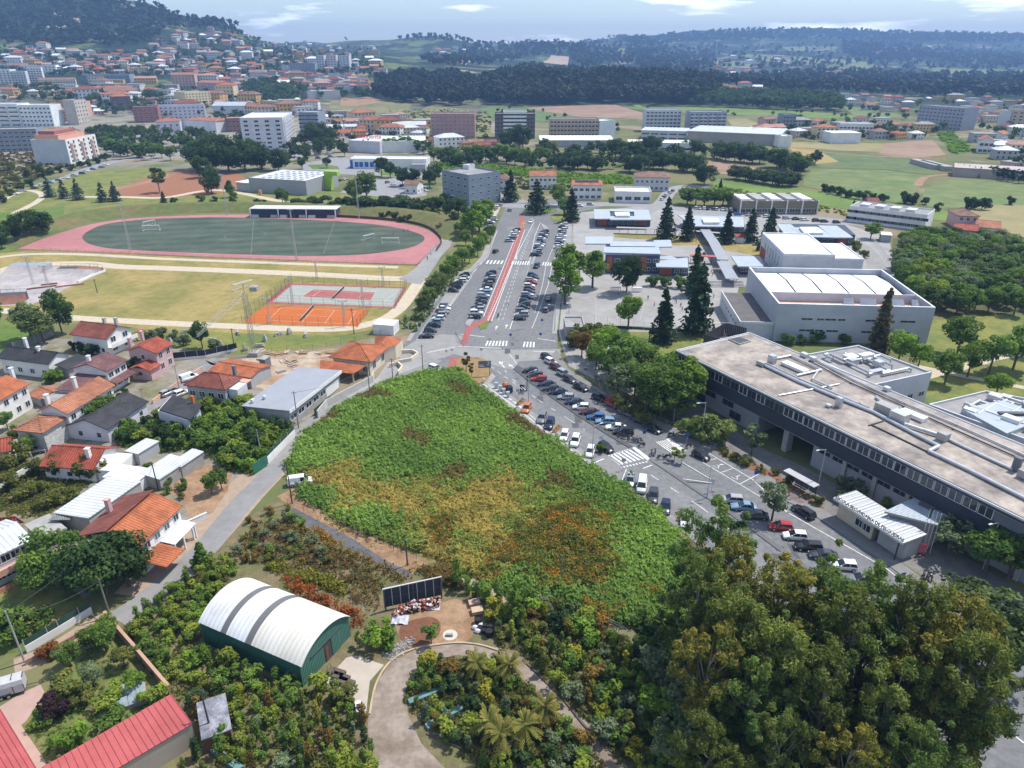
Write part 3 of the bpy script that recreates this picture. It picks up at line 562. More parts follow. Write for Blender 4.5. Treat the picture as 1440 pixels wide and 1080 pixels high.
def building(name,label,cat,A,B,D,H,wall,roof=None,rtype='flat',rh=1.6,ov=.45,fw=None,sw=None,lw=None,group=None,frame=FRAME,glass=GLASS,chim=None,par=.9,door=None,balc=None,z0=None,win_z=1.0,base=None,pcol=None):
 """A, B: front base corners, left and right (photo pixels or points); D deep, H high; fw/sw/lw = (columns, storeys, w, h) of windows on front, right and left"""
 A=P(*A) if len(A)==2 else Vector(A);B=P(*B) if len(B)==2 else Vector(B)
 if z0 is not None:A.z=B.z=z0
 A.z=B.z=min(A.z,B.z);d=B-A;L=d.length;ang=math.atan2(d.y,d.x)
 r=root(name,label,cat,A,ang,group);lo=-4 if A.z>.5 else 0
 m=MB()
 if rtype in ('gable','gabley'):
  v=[(0,0,lo),(L,0,lo),(L,D,lo),(0,D,lo),(0,0,H),(L,0,H),(L,D,H),(0,D,H)];f=[(0,1,5,4),(2,3,7,6)]
  f=[(0,1,5,4),(1,2,6,5),(2,3,7,6),(3,0,4,7)]
  if rtype=='gable':v+=[(0,D/2,H+rh-.1),(L,D/2,H+rh-.1)];f[1]=(1,2,6,9,5);f[3]=(3,0,4,8,7)
  else:v+=[(L/2,0,H+rh-.1),(L/2,D,H+rh-.1)];f[0]=(0,1,5,8,4);f[2]=(2,3,7,9,6)
  m.add(v,f)
 elif rtype=='flat':
  m.add([(0,0,lo),(L,0,lo),(L,D,lo),(0,D,lo),(0,0,H+par),(L,0,H+par),(L,D,H+par),(0,D,H+par),(.25,.25,H+par),(L-.25,.25,H+par),(L-.25,D-.25,H+par),(.25,D-.25,H+par),(.25,.25,H),(L-.25,.25,H),(L-.25,D-.25,H),(.25,D-.25,H)],
  [(0,1,5,4),(1,2,6,5),(2,3,7,6),(3,0,4,7),(4,5,9,8),(5,6,10,9),(6,7,11,10),(7,4,8,11),(8,9,13,12),(9,10,14,13),(10,11,15,14),(11,8,12,15)])
 elif rtype in ('shed','shedback'):
  a,b=(H,H+rh) if rtype=='shed' else (H+rh,H);a-=.1;b-=.1
  m.add([(0,0,lo),(L,0,lo),(L,D,lo),(0,D,lo),(0,0,a),(L,0,a),(L,D,b),(0,D,b)],[(0,1,5,4),(1,2,6,5),(2,3,7,6),(3,0,4,7)])
 else:m.box(0,0,lo,L,D,H-.004)
 m.obj('wall',wall,parent=r)
 if base:MB().box(-.04,-.04,lo,L+.04,D+.04,base[0]).obj('plinth',base[1],parent=r)
 if rtype=='flat':
  MB().box(.26,.26,H-.2,L-.26,D-.26,H+.02).obj('roof',roof or RF_D,parent=r)
 else:roofmesh(L,D,H,rtype,rh,ov).obj('roof',roof or T_OR,parent=r)
 for spec,fx in ((fw,'f'),(sw,'s'),(lw,'l')):
  if not spec:continue
  nc,nr,w,h=spec[:4];span=L if fx=='f' else D;me=winmesh(w,h,frame,glass);st=(H-win_z*.4)/nr
  for j in range(nr):
   for i in range(nc):
    q=(i+.5)/nc*span;z=win_z+j*st
    if z+h>H-.05:continue
    if door and fx=='f' and j==0 and i==door:continue
    if fx=='f':child('window',me,r,(q,0,z))
    elif fx=='s':child('window',me,r,(L,q,z),math.pi/2)
    else:child('window',me,r,(0,D-q,z),-math.pi/2)
 if door is not None:
  nc=fw[0] if fw else 3;x=(door+.5)/nc*L;MB().box(x-.55,-.06,0,x+.55,.1,2.1).obj('door',WOODB,parent=r)
 if chim:
  for cx,cy in chim:
   o=MB().box(cx-.35,cy-.35,H-.3,cx+.35,cy+.35,H+rh+.9).box(cx-.45,cy-.45,H+rh+.9,cx+.45,cy+.45,H+rh+1.02).obj('chimney',pcol or WH,parent=r)
 if balc:
  side,n,nr,w,dep=balc[:5];bm=balc[5] if len(balc)>5 else wall;b=MB().box(-w/2,-dep,-.2,w/2,0,0).box(-w/2,-dep,.001,w/2,-dep+.1,1.).box(-w/2,-dep+.1,.001,-w/2+.1,0,.999).box(w/2-.1,-dep+.1,.001,w/2,0,.999).mesh('balcony',bm)
  st=(H-win_z*.4)/nr;span=L if side=='f' else D
  for j in range(0 if H/nr<2.6 else 1,nr):
   for i in range(n):
    q=(i+.5)/n*span;z=win_z+j*st-.9
    child('balcony',b,r,(q,0,z) if side=='f' else (L,q,z),0 if side=='f' else math.pi/2)
 r['L']=L
 return r
def house3(name,label,c0,c1,c2,ze,rh,wall,roof,rtype='gable',ov=.5,cat='house',**k):
 """house given by three eave corners in the photo (near eave left, right, then the far right one)"""
 a,b,c=P(*c0,ze),P(*c1,ze),P(*c2,ze);d=(b-a).normalized();n=Vector((-d.y,d.x,0));D=abs((c-b).dot(n))
 a+=d*ov+n*ov;b+=-d*ov+n*ov;a.z=b.z=0
 return building(name,label,cat,a,b,D-2*ov,ze,wall,roof,rtype,rh,ov,z0=0,**k)
def locpt(r,p):
 p=Vector(p)-r.location;c,s=math.cos(-r.rotation_euler.z),math.sin(-r.rotation_euler.z)
 return Vector((p.x*c-p.y*s,p.x*s+p.y*c,p.z))
 # ---- houses of the village (left)
r=house3('house','white house with a weathered red roof and balcony beside the gravel path',(96,469),(149,476),(190,460),5.4,2.,WH,T_BR,sw=(2,2,1.6,1.4),fw=(3,1,1.,1.1),chim=[(6,6),(9,7)],pcol=GREY)
L=r['L'];MB().box(L,-.3,2.5,L+1.6,9,2.7).box(L+1.5,-.3,2.7,L+1.6,9,3.6).obj('balcony',WH,parent=r)
r=house3('house','pale house with a large black slate roof and a white chimney',(-6,502),(67,511),(108,497),4.6,1.6,WH,T_DK,fw=(4,1,1.3,1.2),sw=(2,1,1.2,1.2),chim=[(10,3),(1.5,7)])
L=r['L'];MB().box(L+.1,1.5,0,L+4,8,2.6).obj('side_wing',GREY,parent=r);m=MB();slabq(m,[(L+.6,1.,3.6),(L+4.6,1.,2.7),(L+4.6,8.6,2.7),(L+.6,8.6,3.6)],.15);m.obj('wing_roof',T_DK,parent=r)
r=house3('house','white two storey house with a mauve roof and a lower mauve porch',(150,522),(180,505),(150,490),6,1.5,WH,T_MV,fw=(3,2,1.5,1.2),chim=[(2,6)])
m=MB();L=r['L'];slabq(m,[(-.3,-2.2,2.7),(L+.3,-2.2,2.7),(L+.3,0,3.3),(-.3,0,3.3)],.15);m.obj('porch_roof',T_MV,parent=r)
m=MB().box(-7,1,0,-.01,8,3.6);m.obj('side_wing',LGREY,parent=r);m=MB();slabq(m,[(-7.4,.5,3.6),(.3,.5,4.6),(.3,8.4,4.6),(-7.4,8.4,3.6)],.15);m.obj('wing_roof',T_MV,parent=r)
r=house3('house','pink house with a bright red roof, pink chimneys and a low front wing',(219,496),(243.6,481.7),(204.6,476.7),6.3,1.4,PINK,T_RED,fw=(2,2,1.3,1.6),lw=(1,2,1.,1.2),chim=[(2,8.5),(7,8.8)],pcol=PINK)
m=MB().box(-3.8,-.5,0,-.02,5,3.1);m.obj('front_wing',PINK,parent=r);m=MB();slabq(m,[(-4.4,-1,2.9),(0,-1,2.9),(0,2.3,4.1),(-4.4,2.3,4.1)],.15);slabq(m,[(-4.4,2.3,4.1),(0,2.3,4.1),(0,5.5,2.9),(-4.4,5.5,2.9)],.15);m.obj('wing_roof',T_RED,parent=r)
L=r['L'];MB().box(L,1,2.8,L+1.5,6,3.).box(L+1.4,1,3,L+1.5,6,3.9).obj('balcony',PINK,parent=r)
r=house3('house','grey house with a weathered red hipped roof beside the building site',(257.5,541),(316,548),(352,532),5.2,2.1,GREY,T_BR,'hip',fw=(4,1,1.4,1.3),sw=(2,2,1.6,1.8),chim=[(9,6)],pcol=DGREY,win_z=2.4)
L=r['L'];MB().box(L-.01,1.2,0,L+2.5,5,4.6).obj('side_wing',LGREY,parent=r)
r=house3('house','long white stone house with a stepped orange roof',(94,581),(162,540),(144,524),6.4,1.6,WH,T_DOR,'gable',fw=(5,2,1.2,1.3),lw=(2,1,1.,1.1),chim=[(2,6),(11,7)])
MB().box(-6.2,.8,0,-.01,7,5.).obj('stone_wing',mat('pale_stonework',(.46,.45,.43),.3,1.8,.9,bump=.5),parent=r)
roofmesh(6.4,6.4,5.0,'hip',1.3,.4).obj('wing_roof',T_DOR,parent=r).location=(-6.4,.7,0)
m=MB()
for i in range(8):m.box(2.2+i*.35,-1.2,0,2.2+(i+1)*.35-.002,-.001,.3*(8-i))
m.obj('outer_stair',CONC,parent=r)
r=house3('house','white house with a bright orange roof at the left edge of the village',(-14,570),(42,538),(12,520),6.2,1.7,WH,T_OR,fw=(4,2,1.2,1.3),sw=(2,2,1.,1.2),chim=[(13,5)])
building('garden_shed','low shed with an orange roof between the white houses','shed',(44,566),(60,573),5.5,2.3,GREY,T_DOR,'gable',.8,.3)
building('garden_shed','low shed with a grey sheet roof below the orange roofed shed','shed',(64,572),(82,578),7,2.4,GREY,RF_D,'shed',.6,.3)
r=house3('house','small cream house with a red roof and porch at the left edge',(-30,640),(15,632),(24,613),3.4,1.4,CREAM,T_RED,fw=(3,1,1.,1.1))
m=MB()
for i in range(4):m.box(3+i*2.5,-1.7,0,3.2+i*2.5,-1.5,2.6)
m.obj('porch',CREAM,parent=r)
r=house3('house','low white house with a large red tile roof and a white chimney',(54,654),(131,659),(171,627),3.4,1.9,WH,T_RED,sw=(2,1,.9,1.),fw=(3,1,1.,1.),chim=[(8.5,2.)])
L=r['L'];MB().box(L+.1,.5,0,L+3.6,7,2.5).obj('white_annex',WH,parent=r)
for k in (2,3.2):MB().box(L+.05,k,3.,L+.5,k+.8,3.6).obj('air_conditioner',WH,parent=r)
building('carport','carport with a white sheet roof beside the red tile house','carport',(181,650),(198,654),5.2,2.6,GREY,RF_L,'slab',.12,.2)
building('shed','low shed with a white corrugated roof below the vine pergola','shed',(202,682),(228,690),7,2.7,CONC,RF_L,'shed',.3,.2)
building('shed','narrow shed with a white roof at the edge of the vegetable garden','shed',(244,668),(258,672),5.5,2.7,CONC,RF_L,'shed',.25,.2)
building('annex','flat white roofed annex behind the long ribbed shed','annex',(150,687),(196,694),4.5,2.5,WH,RF_W,'slab',.15,.15)
r=house3('long_shed','long shed with a ribbed pale metal roof beside the orange roofed house',(125,732),(200,679),(155,668),3.6,.5,CONC,RF_L,'shedback',.2,cat='shed')
m=MB();q=[locpt(r,P(*k,3.4)) for k in ((68,731),(97,731),(162,671),(152,669))];slabq(m,[tuple(k) for k in q],.12);m.obj('grey_roof_strip',mat('patchy_grey_roof',(.22,.23,.23),.3,.8,.7,wave=(35,.9,.4)),parent=r)
building('flat_roofed_store','low store with a bare concrete flat roof before the ribbed shed','store',(66,777),(98,762),6.5,2.6,CONC,CONC,'slab',.2,.2)
r=house3('house','white house with a bright orange gable roof standing along the lane',(198,765),(257,709),(178,706),6.,1.7,WH,T_OR,fw=(4,2,1.2,1.2),sw=(2,2,1.,1.1),chim=[(6,9.8)],pcol=PINK)
m=MB();slabq(m,[(-.6,5.1,7.76),(11.2,5.1,7.76),(11.2,11.3,5.76),(-.6,11.3,5.76)],.1);m.obj('dark_roof_half',T_BR,parent=r)
L=r['L'];m=MB();slabq(m,[(-1.2,-4.6,2.7),(3.6,-4.6,2.5),(3.6,-.1,3.1),(-1.2,-.1,3.3)],.15);m.obj('porch_roof',T_OR,parent=r)
m=MB();slabq(m,[(4,-2.6,2.8),(L,-2.6,2.8),(L,-.1,3.1),(4,-.1,3.1)],.15);m.obj('veranda_roof',RF_W,parent=r)
for x in (4.2,6.5,9,L-.3):MB().box(x-.12,-2.5,0,x+.12,-2.26,2.7).obj('veranda_post',WH,parent=r)
MB().box(4.6,-.06,0,5.6,.05,2.2).obj('red_door',mat('red_door',(.35,.06,.04),.1),parent=r)
r=house3('house','house with a grey metal roof and a pink balcony at the left edge',(-36,796),(46,757),(10,728),5.6,1.2,LILAC,RF_L,'gable',fw=(5,2,1.2,1.2),sw=(2,1,1.,1.1))
L=r['L'];MB().box(0,-2,2.6,L,-.001,2.8).box(0,-2.,2.8,L,-1.88,3.7).obj('balcony',SALM,parent=r);MB().box(0,-2,0,L,-1.9,.9).obj('front_wall',TERR,parent=r)
r=house3('house','white gabled house with a red tile roof left of the concrete roof',(-40,752),(20,746),(56,727),3.6,1.6,WH,T_RED,sw=(1,1,1.6,1.6),chim=[(2,2)])
# dark slate house with two wings
r=house3('house','dark slate roofed house with an orange chimney among the vines',(150,603),(209,563),(255,575),3.6,1.7,LILAC,T_DK,'gable',fw=(3,1,1.,1.1),lw=(2,1,1.,1.1))
q=[locpt(r,P(*k,4.2)) for k in ((224,576),(268,590),(285,568),(243,555))];m=MB();slabq(m,[tuple(k) for k in q],.2);m.obj('wing_roof',T_DK,parent=r)
m=MB();m.prism([(k.x*.96+.3,k.y*.96+.2) for k in q],0,3.9);m.obj('east_wing',LILAC,parent=r)
k=locpt(r,P(272,568,4));MB().box(k.x-.3,k.y-.3,3.9,k.x+.3,k.y+.3,6).obj('chimney',mat('orange_chimney',(.45,.13,.06),.1),parent=r)
# construction house: orange roof with open joints, crane
r=house3('unfinished_house','unfinished house with a new orange tile roof on the building site',(292,521),(352,531),(357,509),3.2,.7,GREY,T_OR,'gable',.3,cat='house')
for i in range(4):MB().box(2+i*3.2,-2.2,0,2.3+i*3.2,-1.9,2.6).obj('concrete_column',CONC,parent=r)
MB().box(1,-2.4,2.6,13,-.4,2.8).obj('terrace_slab',SALM,parent=r)
# long grey roofed hall by the lane
r=house3('long_hall','long low hall with a smooth grey mono pitch roof along the lane',(407,581),(480,524),(424,512),4.,.6,CONC,RF_G,'shedback',.5,cat='hall',fw=(7,1,2.2,1.1),win_z=1.6)
L=r['L'];MB().box(-.55,-.62,3.86,L+.55,-.52,4.7).obj('white_fascia',WH,parent=r);MB().box(L*.7,-.12,.4,L*.97,-.02,2.9).obj('white_panel',WH,parent=r)
for k in ((355,563),(372,558)):q=locpt(r,P(*k,4.7));MB().box(q.x-.4,q.y-.3,4.5,q.x+.4,q.y+.3,5.).obj('roof_vent',LGREY,parent=r)
r=house3('house','new cream house with a salmon orange hipped roof near the junction',(462,502),(521,509),(553,486),4.2,2.,CREAM,T_OR,'hip',.8,fw=(4,1,1.4,1.3),sw=(2,1,1.6,2.),door=2)
q=[locpt(r,P(*k,4.0)) for k in ((527,494),(556,486),(566,476),(528,472))];m=MB();m.prism([(k.x,k.y) for k in q],0,3.9);m.obj('side_wing',CREAM,parent=r)
c=sum(q,Vector())/4;m=MB()
for i in range(4):m.add([tuple(q[i]*1.04-c*.04),tuple(q[(i+1)%4]*1.04-c*.04),(c.x,c.y,6.)],[(0,1,2)])
m.obj('wing_roof',T_OR,parent=r)
L=r['L'];m=MB();slabq(m,[(-1,-5.4,2.6),(8.5,-5.4,2.6),(10,-1.2,3.3),(-3,-1.2,3.3)],.15);m.obj('porch_roof',T_OR,parent=r)
for x in (0,4,8):MB().box(x-.15,-5.,0,x+.15,-4.7,2.55).obj('porch_column',CREAM,parent=r)
for x in (L-.4,L-2.6):MB().box(x-.15,-.6,0,x+.15,-.3,4).obj('porch_column',CREAM,parent=r)
# red roofed sheds at the bottom left
def redshed(label,q,z,n,wallm):
 w=[P(*k,z) for k in q];A=w[0].copy();A.z=0;d=w[1]-w[0];r=root('red_roofed_shed',label,'shed',A,math.atan2(d.y,d.x));l=[locpt(r,k) for k in w];MT=mat('red_painted_sheet',(.43,.10,.095),.09,.3,.42,col2=(.37,.085,.08),sc2=.2)
 MB().prism([(k.x*.98,k.y*.98) for k in l],0,z-.15).obj('wall',wallm,parent=r)
 for i in range(n):
  a,b,c,e=l[0].lerp(l[3],i/n),l[0].lerp(l[3],(i+.97)/n),l[1].lerp(l[2],(i+.97)/n),l[1].lerp(l[2],i/n)
  m=MB();slabq(m,[tuple(k) for k in ((a,e,c,b) if (e-a).cross(b-a).z>0 else (a,b,c,e))],.06);m.bar(a+Vector((0,0,.04)),e+Vector((0,0,.04)),.05,n=4);m.obj('roof_panel',MT,parent=r)
 MB().prism([(k.x*.995,k.y*.995) for k in l],z-.14,z-.065).obj('roof_deck',METD,parent=r)
 return r
redshed('long shed with a red ribbed metal roof below the walled garden',((240,976),(270,1018),(40,1155),(20,1101)),3.6,24,plaster('rendered_tan',(.36,.30,.25)))
redshed('red metal roof at the bottom left corner beside the paved yard',((0,997),(58,1092),(-50,1160),(-110,1060)),3.2,14,CREAM)
r=house3('potting_shed','small shed with a dark patched sheet roof behind the red shed',(283,1041),(326,1025),(302,982),2.5,.3,WOODB,mat('tarpaulin_roof',(.16,.16,.19),.35,1.2,.55,col2=(.30,.30,.33),sc2=.5,bump=.7),'shed',.2,cat='shed')
# ---- nursery hall with a barrel roof
def barrel():
 A,B,C=P(281,876,3.7),P(421,937,3.7),P(499,879,3.7);d=(B-A).normalized();n=Vector((-d.y,d.x,0));Lh=(B-A).length;Wd=abs((C-B).dot(n))*1.12
 A.z=0;r=root('nursery_hall','green metal hall with a white barrel roof and two grey bands','hall',A,math.atan2(d.y,d.x));GR=mat('dark_green_sheet',(.035,.12,.095),.12,.4,.5,wave=(0,2.2,.45,.02));N=40;rise=2.15;RC_=(Wd*Wd/4+rise*rise)/(2*rise);th=math.asin(Wd/2/RC_)  # side walls get a darker green, their shade put into the colour
 arc=[(Wd/2+RC_*math.sin(-th+2*th*i/N),3.7+RC_*math.cos(-th+2*th*i/N)-RC_*math.cos(th)) for i in range(N+1)]
 MB().box(0,0,0,Lh,.12,3.7).obj('wall',GR,parent=r);MB().box(0,Wd-.12,0,Lh,Wd,3.7).obj('wall',GR,parent=r)
 GF=mat('green_ribbed_front',(.075,.21,.165),.08,.4,.5,wave=(90,1.1,.5,.02))  # gables and sliding door get a lighter green, sunlight put into the colour
 for x in (0.001,Lh-.12):
  m=MB();V=[(x,.125,0),(x,Wd-.125,0)]+[(x,min(max(y,.125),Wd-.125),z-.05) for y,z in arc[::-1]];k=len(V);V+=[(a+.12,b,c) for a,b,c in V]
  m.add(V,[tuple(range(k))[::-1],tuple(range(k,2*k))]+[(i,(i+1)%k,k+(i+1)%k,k+i) for i in range(k)]);m.obj('gable',GF,parent=r)
 cuts=[-.3,Lh*.22,Lh*.275,Lh*.47,Lh*.53,Lh+.35];HR=mat('hall_roof_sheet',(.72,.725,.73),.09,.6,.5,col2=(.58,.575,.56),sc2=.3,wave=(0,.42,.1));mats=[HR,mat('grey_skylight_band',(.14,.14,.145),.1,.8,.4),HR,MATS['grey_skylight_band'],mat('cream_roof_sheet',(.70,.67,.60),.09,.6,.5,col2=(.60,.57,.5),sc2=.3,wave=(0,.42,.1))]
 for c in range(5):
  m=MB();a,b=cuts[c],cuts[c+1];z=.03 if c in (1,3) else 0
  for i in range(N):
   (y0,z0),(y1,z1)=arc[i],arc[i+1];slabq(m,[(a,y0,z0+z),(b,y0,z0+z),(b,y1,z1+z),(a,y1,z1+z)],.08)
  m.obj('roof_band' if c in (1,3) else 'roof_sheet',mats[c],parent=r)
 x=Lh+.002;MB().box(x,Wd*.46,0,x+.05,Wd*.60,3.1).obj('door_opening',METD,parent=r);MB().box(x,Wd*.605,0,x+.12,Wd*.76,3.2).obj('sliding_door',GF,parent=r);MB().box(x,Wd*.2,3.25,x+.15,Wd*.8,3.4).obj('door_rail',METD,parent=r);MB().box(x+.02,Wd*.48,0,x+.1,Wd*.53,2.4).obj('door',WOODB,parent=r)
barrel()
# ---- secondary school, lower right
def school():
 z=10.8;A,B,C=P(951,493,z),P(1440,732,z),P(1063,472.5,z);d=(B-A).normalized();n=Vector((-d.y,d.x,0));A.z=0;L=118;D=24.
 r=root('school_building','long secondary school with a gravel flat roof and a dark overhanging upper floor','school',A,math.atan2(d.y,d.x))
 SL=mat('dark_slate_cladding',(.035,.042,.058),.2,.6,.6);CW=mat('grey_school_wall',(.30,.31,.33),.1,.4,.85)
 MB().box(0,0,5.4,L,D,8.0).obj('upper_wall',SL,parent=r);MB().box(.6,.45,8.0,L-.6,D-.45,10.1).obj('window_recess',DGREY,parent=r)
 MB().box(0,0,10.1,L,D,10.72).obj('roof_slab',LGREY,parent=r);MB().box(.5,.5,10.725,L-.5,D-.5,10.79).obj('roof',RF_GRAV,parent=r)
 m=MB();m.box(-.05,-.05,10.72,L+.05,.12,11.0);m.box(-.05,D-.12,10.72,L+.05,D+.05,11.0);m.box(-.05,.13,10.72,.12,D-.13,11.0);m.obj('parapet',FRAME,parent=r)
 MB().box(.1,.13,10.74,L,.62,10.9).obj('roof_gutter',NAVY,parent=r);MB().box(-.06,-.09,10.2,L,-.051,10.6).obj('blue_band',NAVY,parent=r)
 me=winmesh(2.1,1.75,FRAME,GLASS);mg=winmesh(2.1,1.75,DGREY,GLASS)
 for i in range(46):
  if i in (30,31,45):continue
  child('window',me if (i*7)%5<2 or i>12 else mg,r,(1.6+i*2.45,.44,8.15))
 for i in range(9):child('window',mg,r,(0,2+i*2.4,8.15),-math.pi/2)
 m=MB();m.box(.3,.2,5.15,L,D,5.39);m.obj('overhang_slab',CONC,parent=r)
 MB().box(.5,1.6,0,25.5,D-1,5.14).obj('lower_wall',CW,parent=r);MB().box(40,1.2,0,L-2,D-1,5.14).obj('lower_wall',CW,parent=r);MB().box(25.6,D-3,0,39.9,D-1,5.14).obj('back_wall',DGREY,parent=r)
 for x in (33.5,):MB().box(x-.6,.8,0,x+.6,2.6,5.14).obj('column',CONC,parent=r)
 for i in range(11):MB().box(47+i*6.4,.7,0,47.8+i*6.4,1.19,5.14).obj('pier',CONC,parent=r)
 wm=winmesh(2.6,.9,CONC,GLASS)
 for i in range(18):child('window',wm,r,(42.6+i*3.2+(i//2)*.0,1.19,3.7))
 wm2=winmesh(3.2,1.7,DGREY,GLASS)
 for x,zz in ((11,3.0),(16.5,3.),(19,.7),(8,.7)):child('window',wm2,r,(x,1.59,zz))
 def loc(u,v,h):k=locpt(r,P(u,v,h));return k
 def duct(s,w=.32,h=11.2,m_=MET,nm='duct'):
  p=[loc(*k,h) for k in pts(s)];m=MB()
  for a,b in zip(p,p[1:]):
   m.bar(a,b,w,n=8)
  for k in p[::1]:m.box(k.x-.12,k.y-.12,10.8,k.x+.12,k.y+.12,h-.05)
  m.obj(nm,m_,parent=r)
 duct('1072,512 1122,536 1180,560 1230,580 1262,597 1302,618 1320,627 1306,634 1365,662 1450,705',.34);duct('1074,509 1125,533 1184,557 1222,573',.22,11.3);duct('1085,505 1112,500 1155,520 1120,528',.24);duct('1152,519 1142,533 1170,545',.22)
 duct('1141,503 1200,534 1273,567 1345,597 1450,644',.2,11.1);duct('1138,507 1196,538 1270,571 1340,603 1450,652',.14,11.05,NAVY,'gutter_pipe');duct('1095,556 1150,546 1180,540',.16,11.0);duct('1222,598 1242,592 1225,597 1265,616 1308,637',.14,10.95,METD,'gutter_pipe');duct('1332,617 1385,642 1424,660',.3,11.1);duct('1272,596 1322,612',.35,11.3);duct('1232,558 1250,575',.3);duct('1180,556 1208,568',.4,11.4)
 def unit(u0,v0,u1,v1,hgt,dep,m_=MET,nm='air_handling_unit'):
  a,b=loc(u0,v0,10.8),loc(u1,v1,10.8);x0,x1=sorted((a.x,b.x));y=(a.y+b.y)/2
  MB().box(x0,y-dep/2,10.95,x1,y+dep/2,10.8+hgt).box(x0+.1,y-dep/2+.1,10.78,x0+.3,y+dep/2-.1,10.95).box(x1-.3,y-dep/2+.1,10.78,x1-.1,y+dep/2-.1,10.95).obj(nm,m_,parent=r)
 unit(1065,512,1076,516,1.,1.2,CONC);unit(1081,509,1089,512,2.,1.4);unit(1102,512,1134,526,.8,2.,RF_W);unit(1234,576,1256,588,2.,2.2,CONC);unit(1255,588,1272,598,2.1,2.2);unit(1268,580,1300,594,.9,1.8,RF_W);unit(1319,616,1331,622,1.6,1.6,CONC);unit(1422,660,1432,664,2.6,.8,DGREY,'vent_stack');unit(1162,571,1168,574,.6,.8);unit(1174,571,1183,574,2.2,.8,MET,'vent_stack');unit(1433,668,1446,676,1.5,1.6,CONC);unit(1128,500,1134,504,1.,1.,LGREY);unit(1140,506,1146,509,1.,1.,LGREY);unit(1243,548,1250,551,.9,1.,LGREY)
 q=[loc(*k,10.8) for k in pts('1024,478 1040,485.5 1056,481 1040,475')];c=sum(q,Vector())/4;m=MB();m.prism([(k.x,k.y) for k in q],10.8,11.15);m.prism([(k.x*.85+c.x*.15,k.y*.85+c.y*.15) for k in q],11.15,11.2,1);m.obj('roof_hatch',CONC,METD,parent=r)
 return r
SCH=school()
def wing(label,q,z,wallm,roofm,seed,n,sw=None):
 w=[P(*k,z) for k in q];A=w[0].copy();A.z=0;d=w[1]-w[0];r=root('school_wing',label,'school wing',A,math.atan2(d.y,d.x));l=[locpt(r,k) for k in w];rr=random.Random(seed)
 p2=[(k.x,k.y) for k in l];c=(sum(k[0] for k in p2)/4,sum(k[1] for k in p2)/4)
 MB().prism(p2,0,z-.6).obj('wall',wallm,parent=r);ins=lambda f:[(c[0]+(x-c[0])*f,c[1]+(y-c[1])*f) for x,y in p2]
 m=MB();o,i2=p2,ins(.965)
 for i in range(4):
  j=(i+1)%4;V=[(*o[i],z-.59),(*o[j],z-.59),(*o[j],z),(*o[i],z),(*i2[i],z),(*i2[j],z),(*i2[j],z-.59),(*i2[i],z-.59)];m.add(V,[(0,1,2,3),(3,2,5,4),(4,5,6,7)])
 m.obj('parapet',LGREY,parent=r);MB().prism(ins(.964),z-.58,z-.45).obj('roof',roofm,parent=r)
 def inside(t,s):a=Vector(i2[0]).lerp(Vector(i2[1]),t);b=Vector(i2[3]).lerp(Vector(i2[2]),t);return a.lerp(b,s)
 for k in range(n):
  a=inside(rr.uniform(.1,.8),rr.uniform(.1,.9));
  if k%3==0:
   lx,ly,hz=rr.uniform(1.5,4),rr.uniform(1,2),rr.uniform(.8,1.8);MB().box(a.x,a.y,z-.44,a.x+lx,a.y+ly,z-.44+hz).obj('air_handling_unit',rr.choice([MET,RF_W,CONC]),parent=r)
  else:
   b=inside(rr.uniform(.1,.9),rr.uniform(.1,.9));h=z+rr.uniform(.0,.7);mid=Vector((b.x,a.y));m=MB();m.bar((a.x,a.y,h),(mid.x,mid.y,h),.3,n=8);m.bar((mid.x,mid.y,h),(b.x,b.y,h),.3,n=8);m.box(a.x-.1,a.y-.1,z-.44,a.x+.1,a.y+.1,h);m.box(b.x-.1,b.y-.1,z-.44,b.x+.1,b.y+.1,h);m.obj('duct',MET,parent=r)
 if sw:
  me=winmesh(*sw[1],FRAME,GLASS);dd=(l[1]-l[0]).length
  for i in range(sw[0]):child('window',me,r,(dd*(i+.5)/sw[0],-.001,2.2+2.6*(i%1)))
 return r
wing('white school wing whose roof is crowded with silver ventilation ducts',((1229,541),(1311,523),(1207,485),(1133,498)),8,LILAC,RF_D,3,16,(5,(1.6,1.1)))
wing('school wing with ducts and a pale metal roof at the right edge',((1306,568),(1450,620),(1500,570),(1386,549)),8,LILAC,RF_D,8,18)
q=[P(*k,8.1) for k in ((1352,577),(1410,565),(1470,590),(1415,612))];r=root('skylight_roof','pale folded metal roof with a blue skylight on the right school wing','roof',(q[0].x,q[0].y,7.6));m=MB();m.prism([(k.x-q[0].x,k.y-q[0].y) for k in q],0,.9);m.obj('metal_roof',RF_B,parent=r);c=P(1422,583,8.6);MB().box(c.x-q[0].x-2.6,c.y-q[0].y-.5,.91,c.x-q[0].x+2.6,c.y-q[0].y+.5,1.5).obj('skylight',GLASS,parent=r)
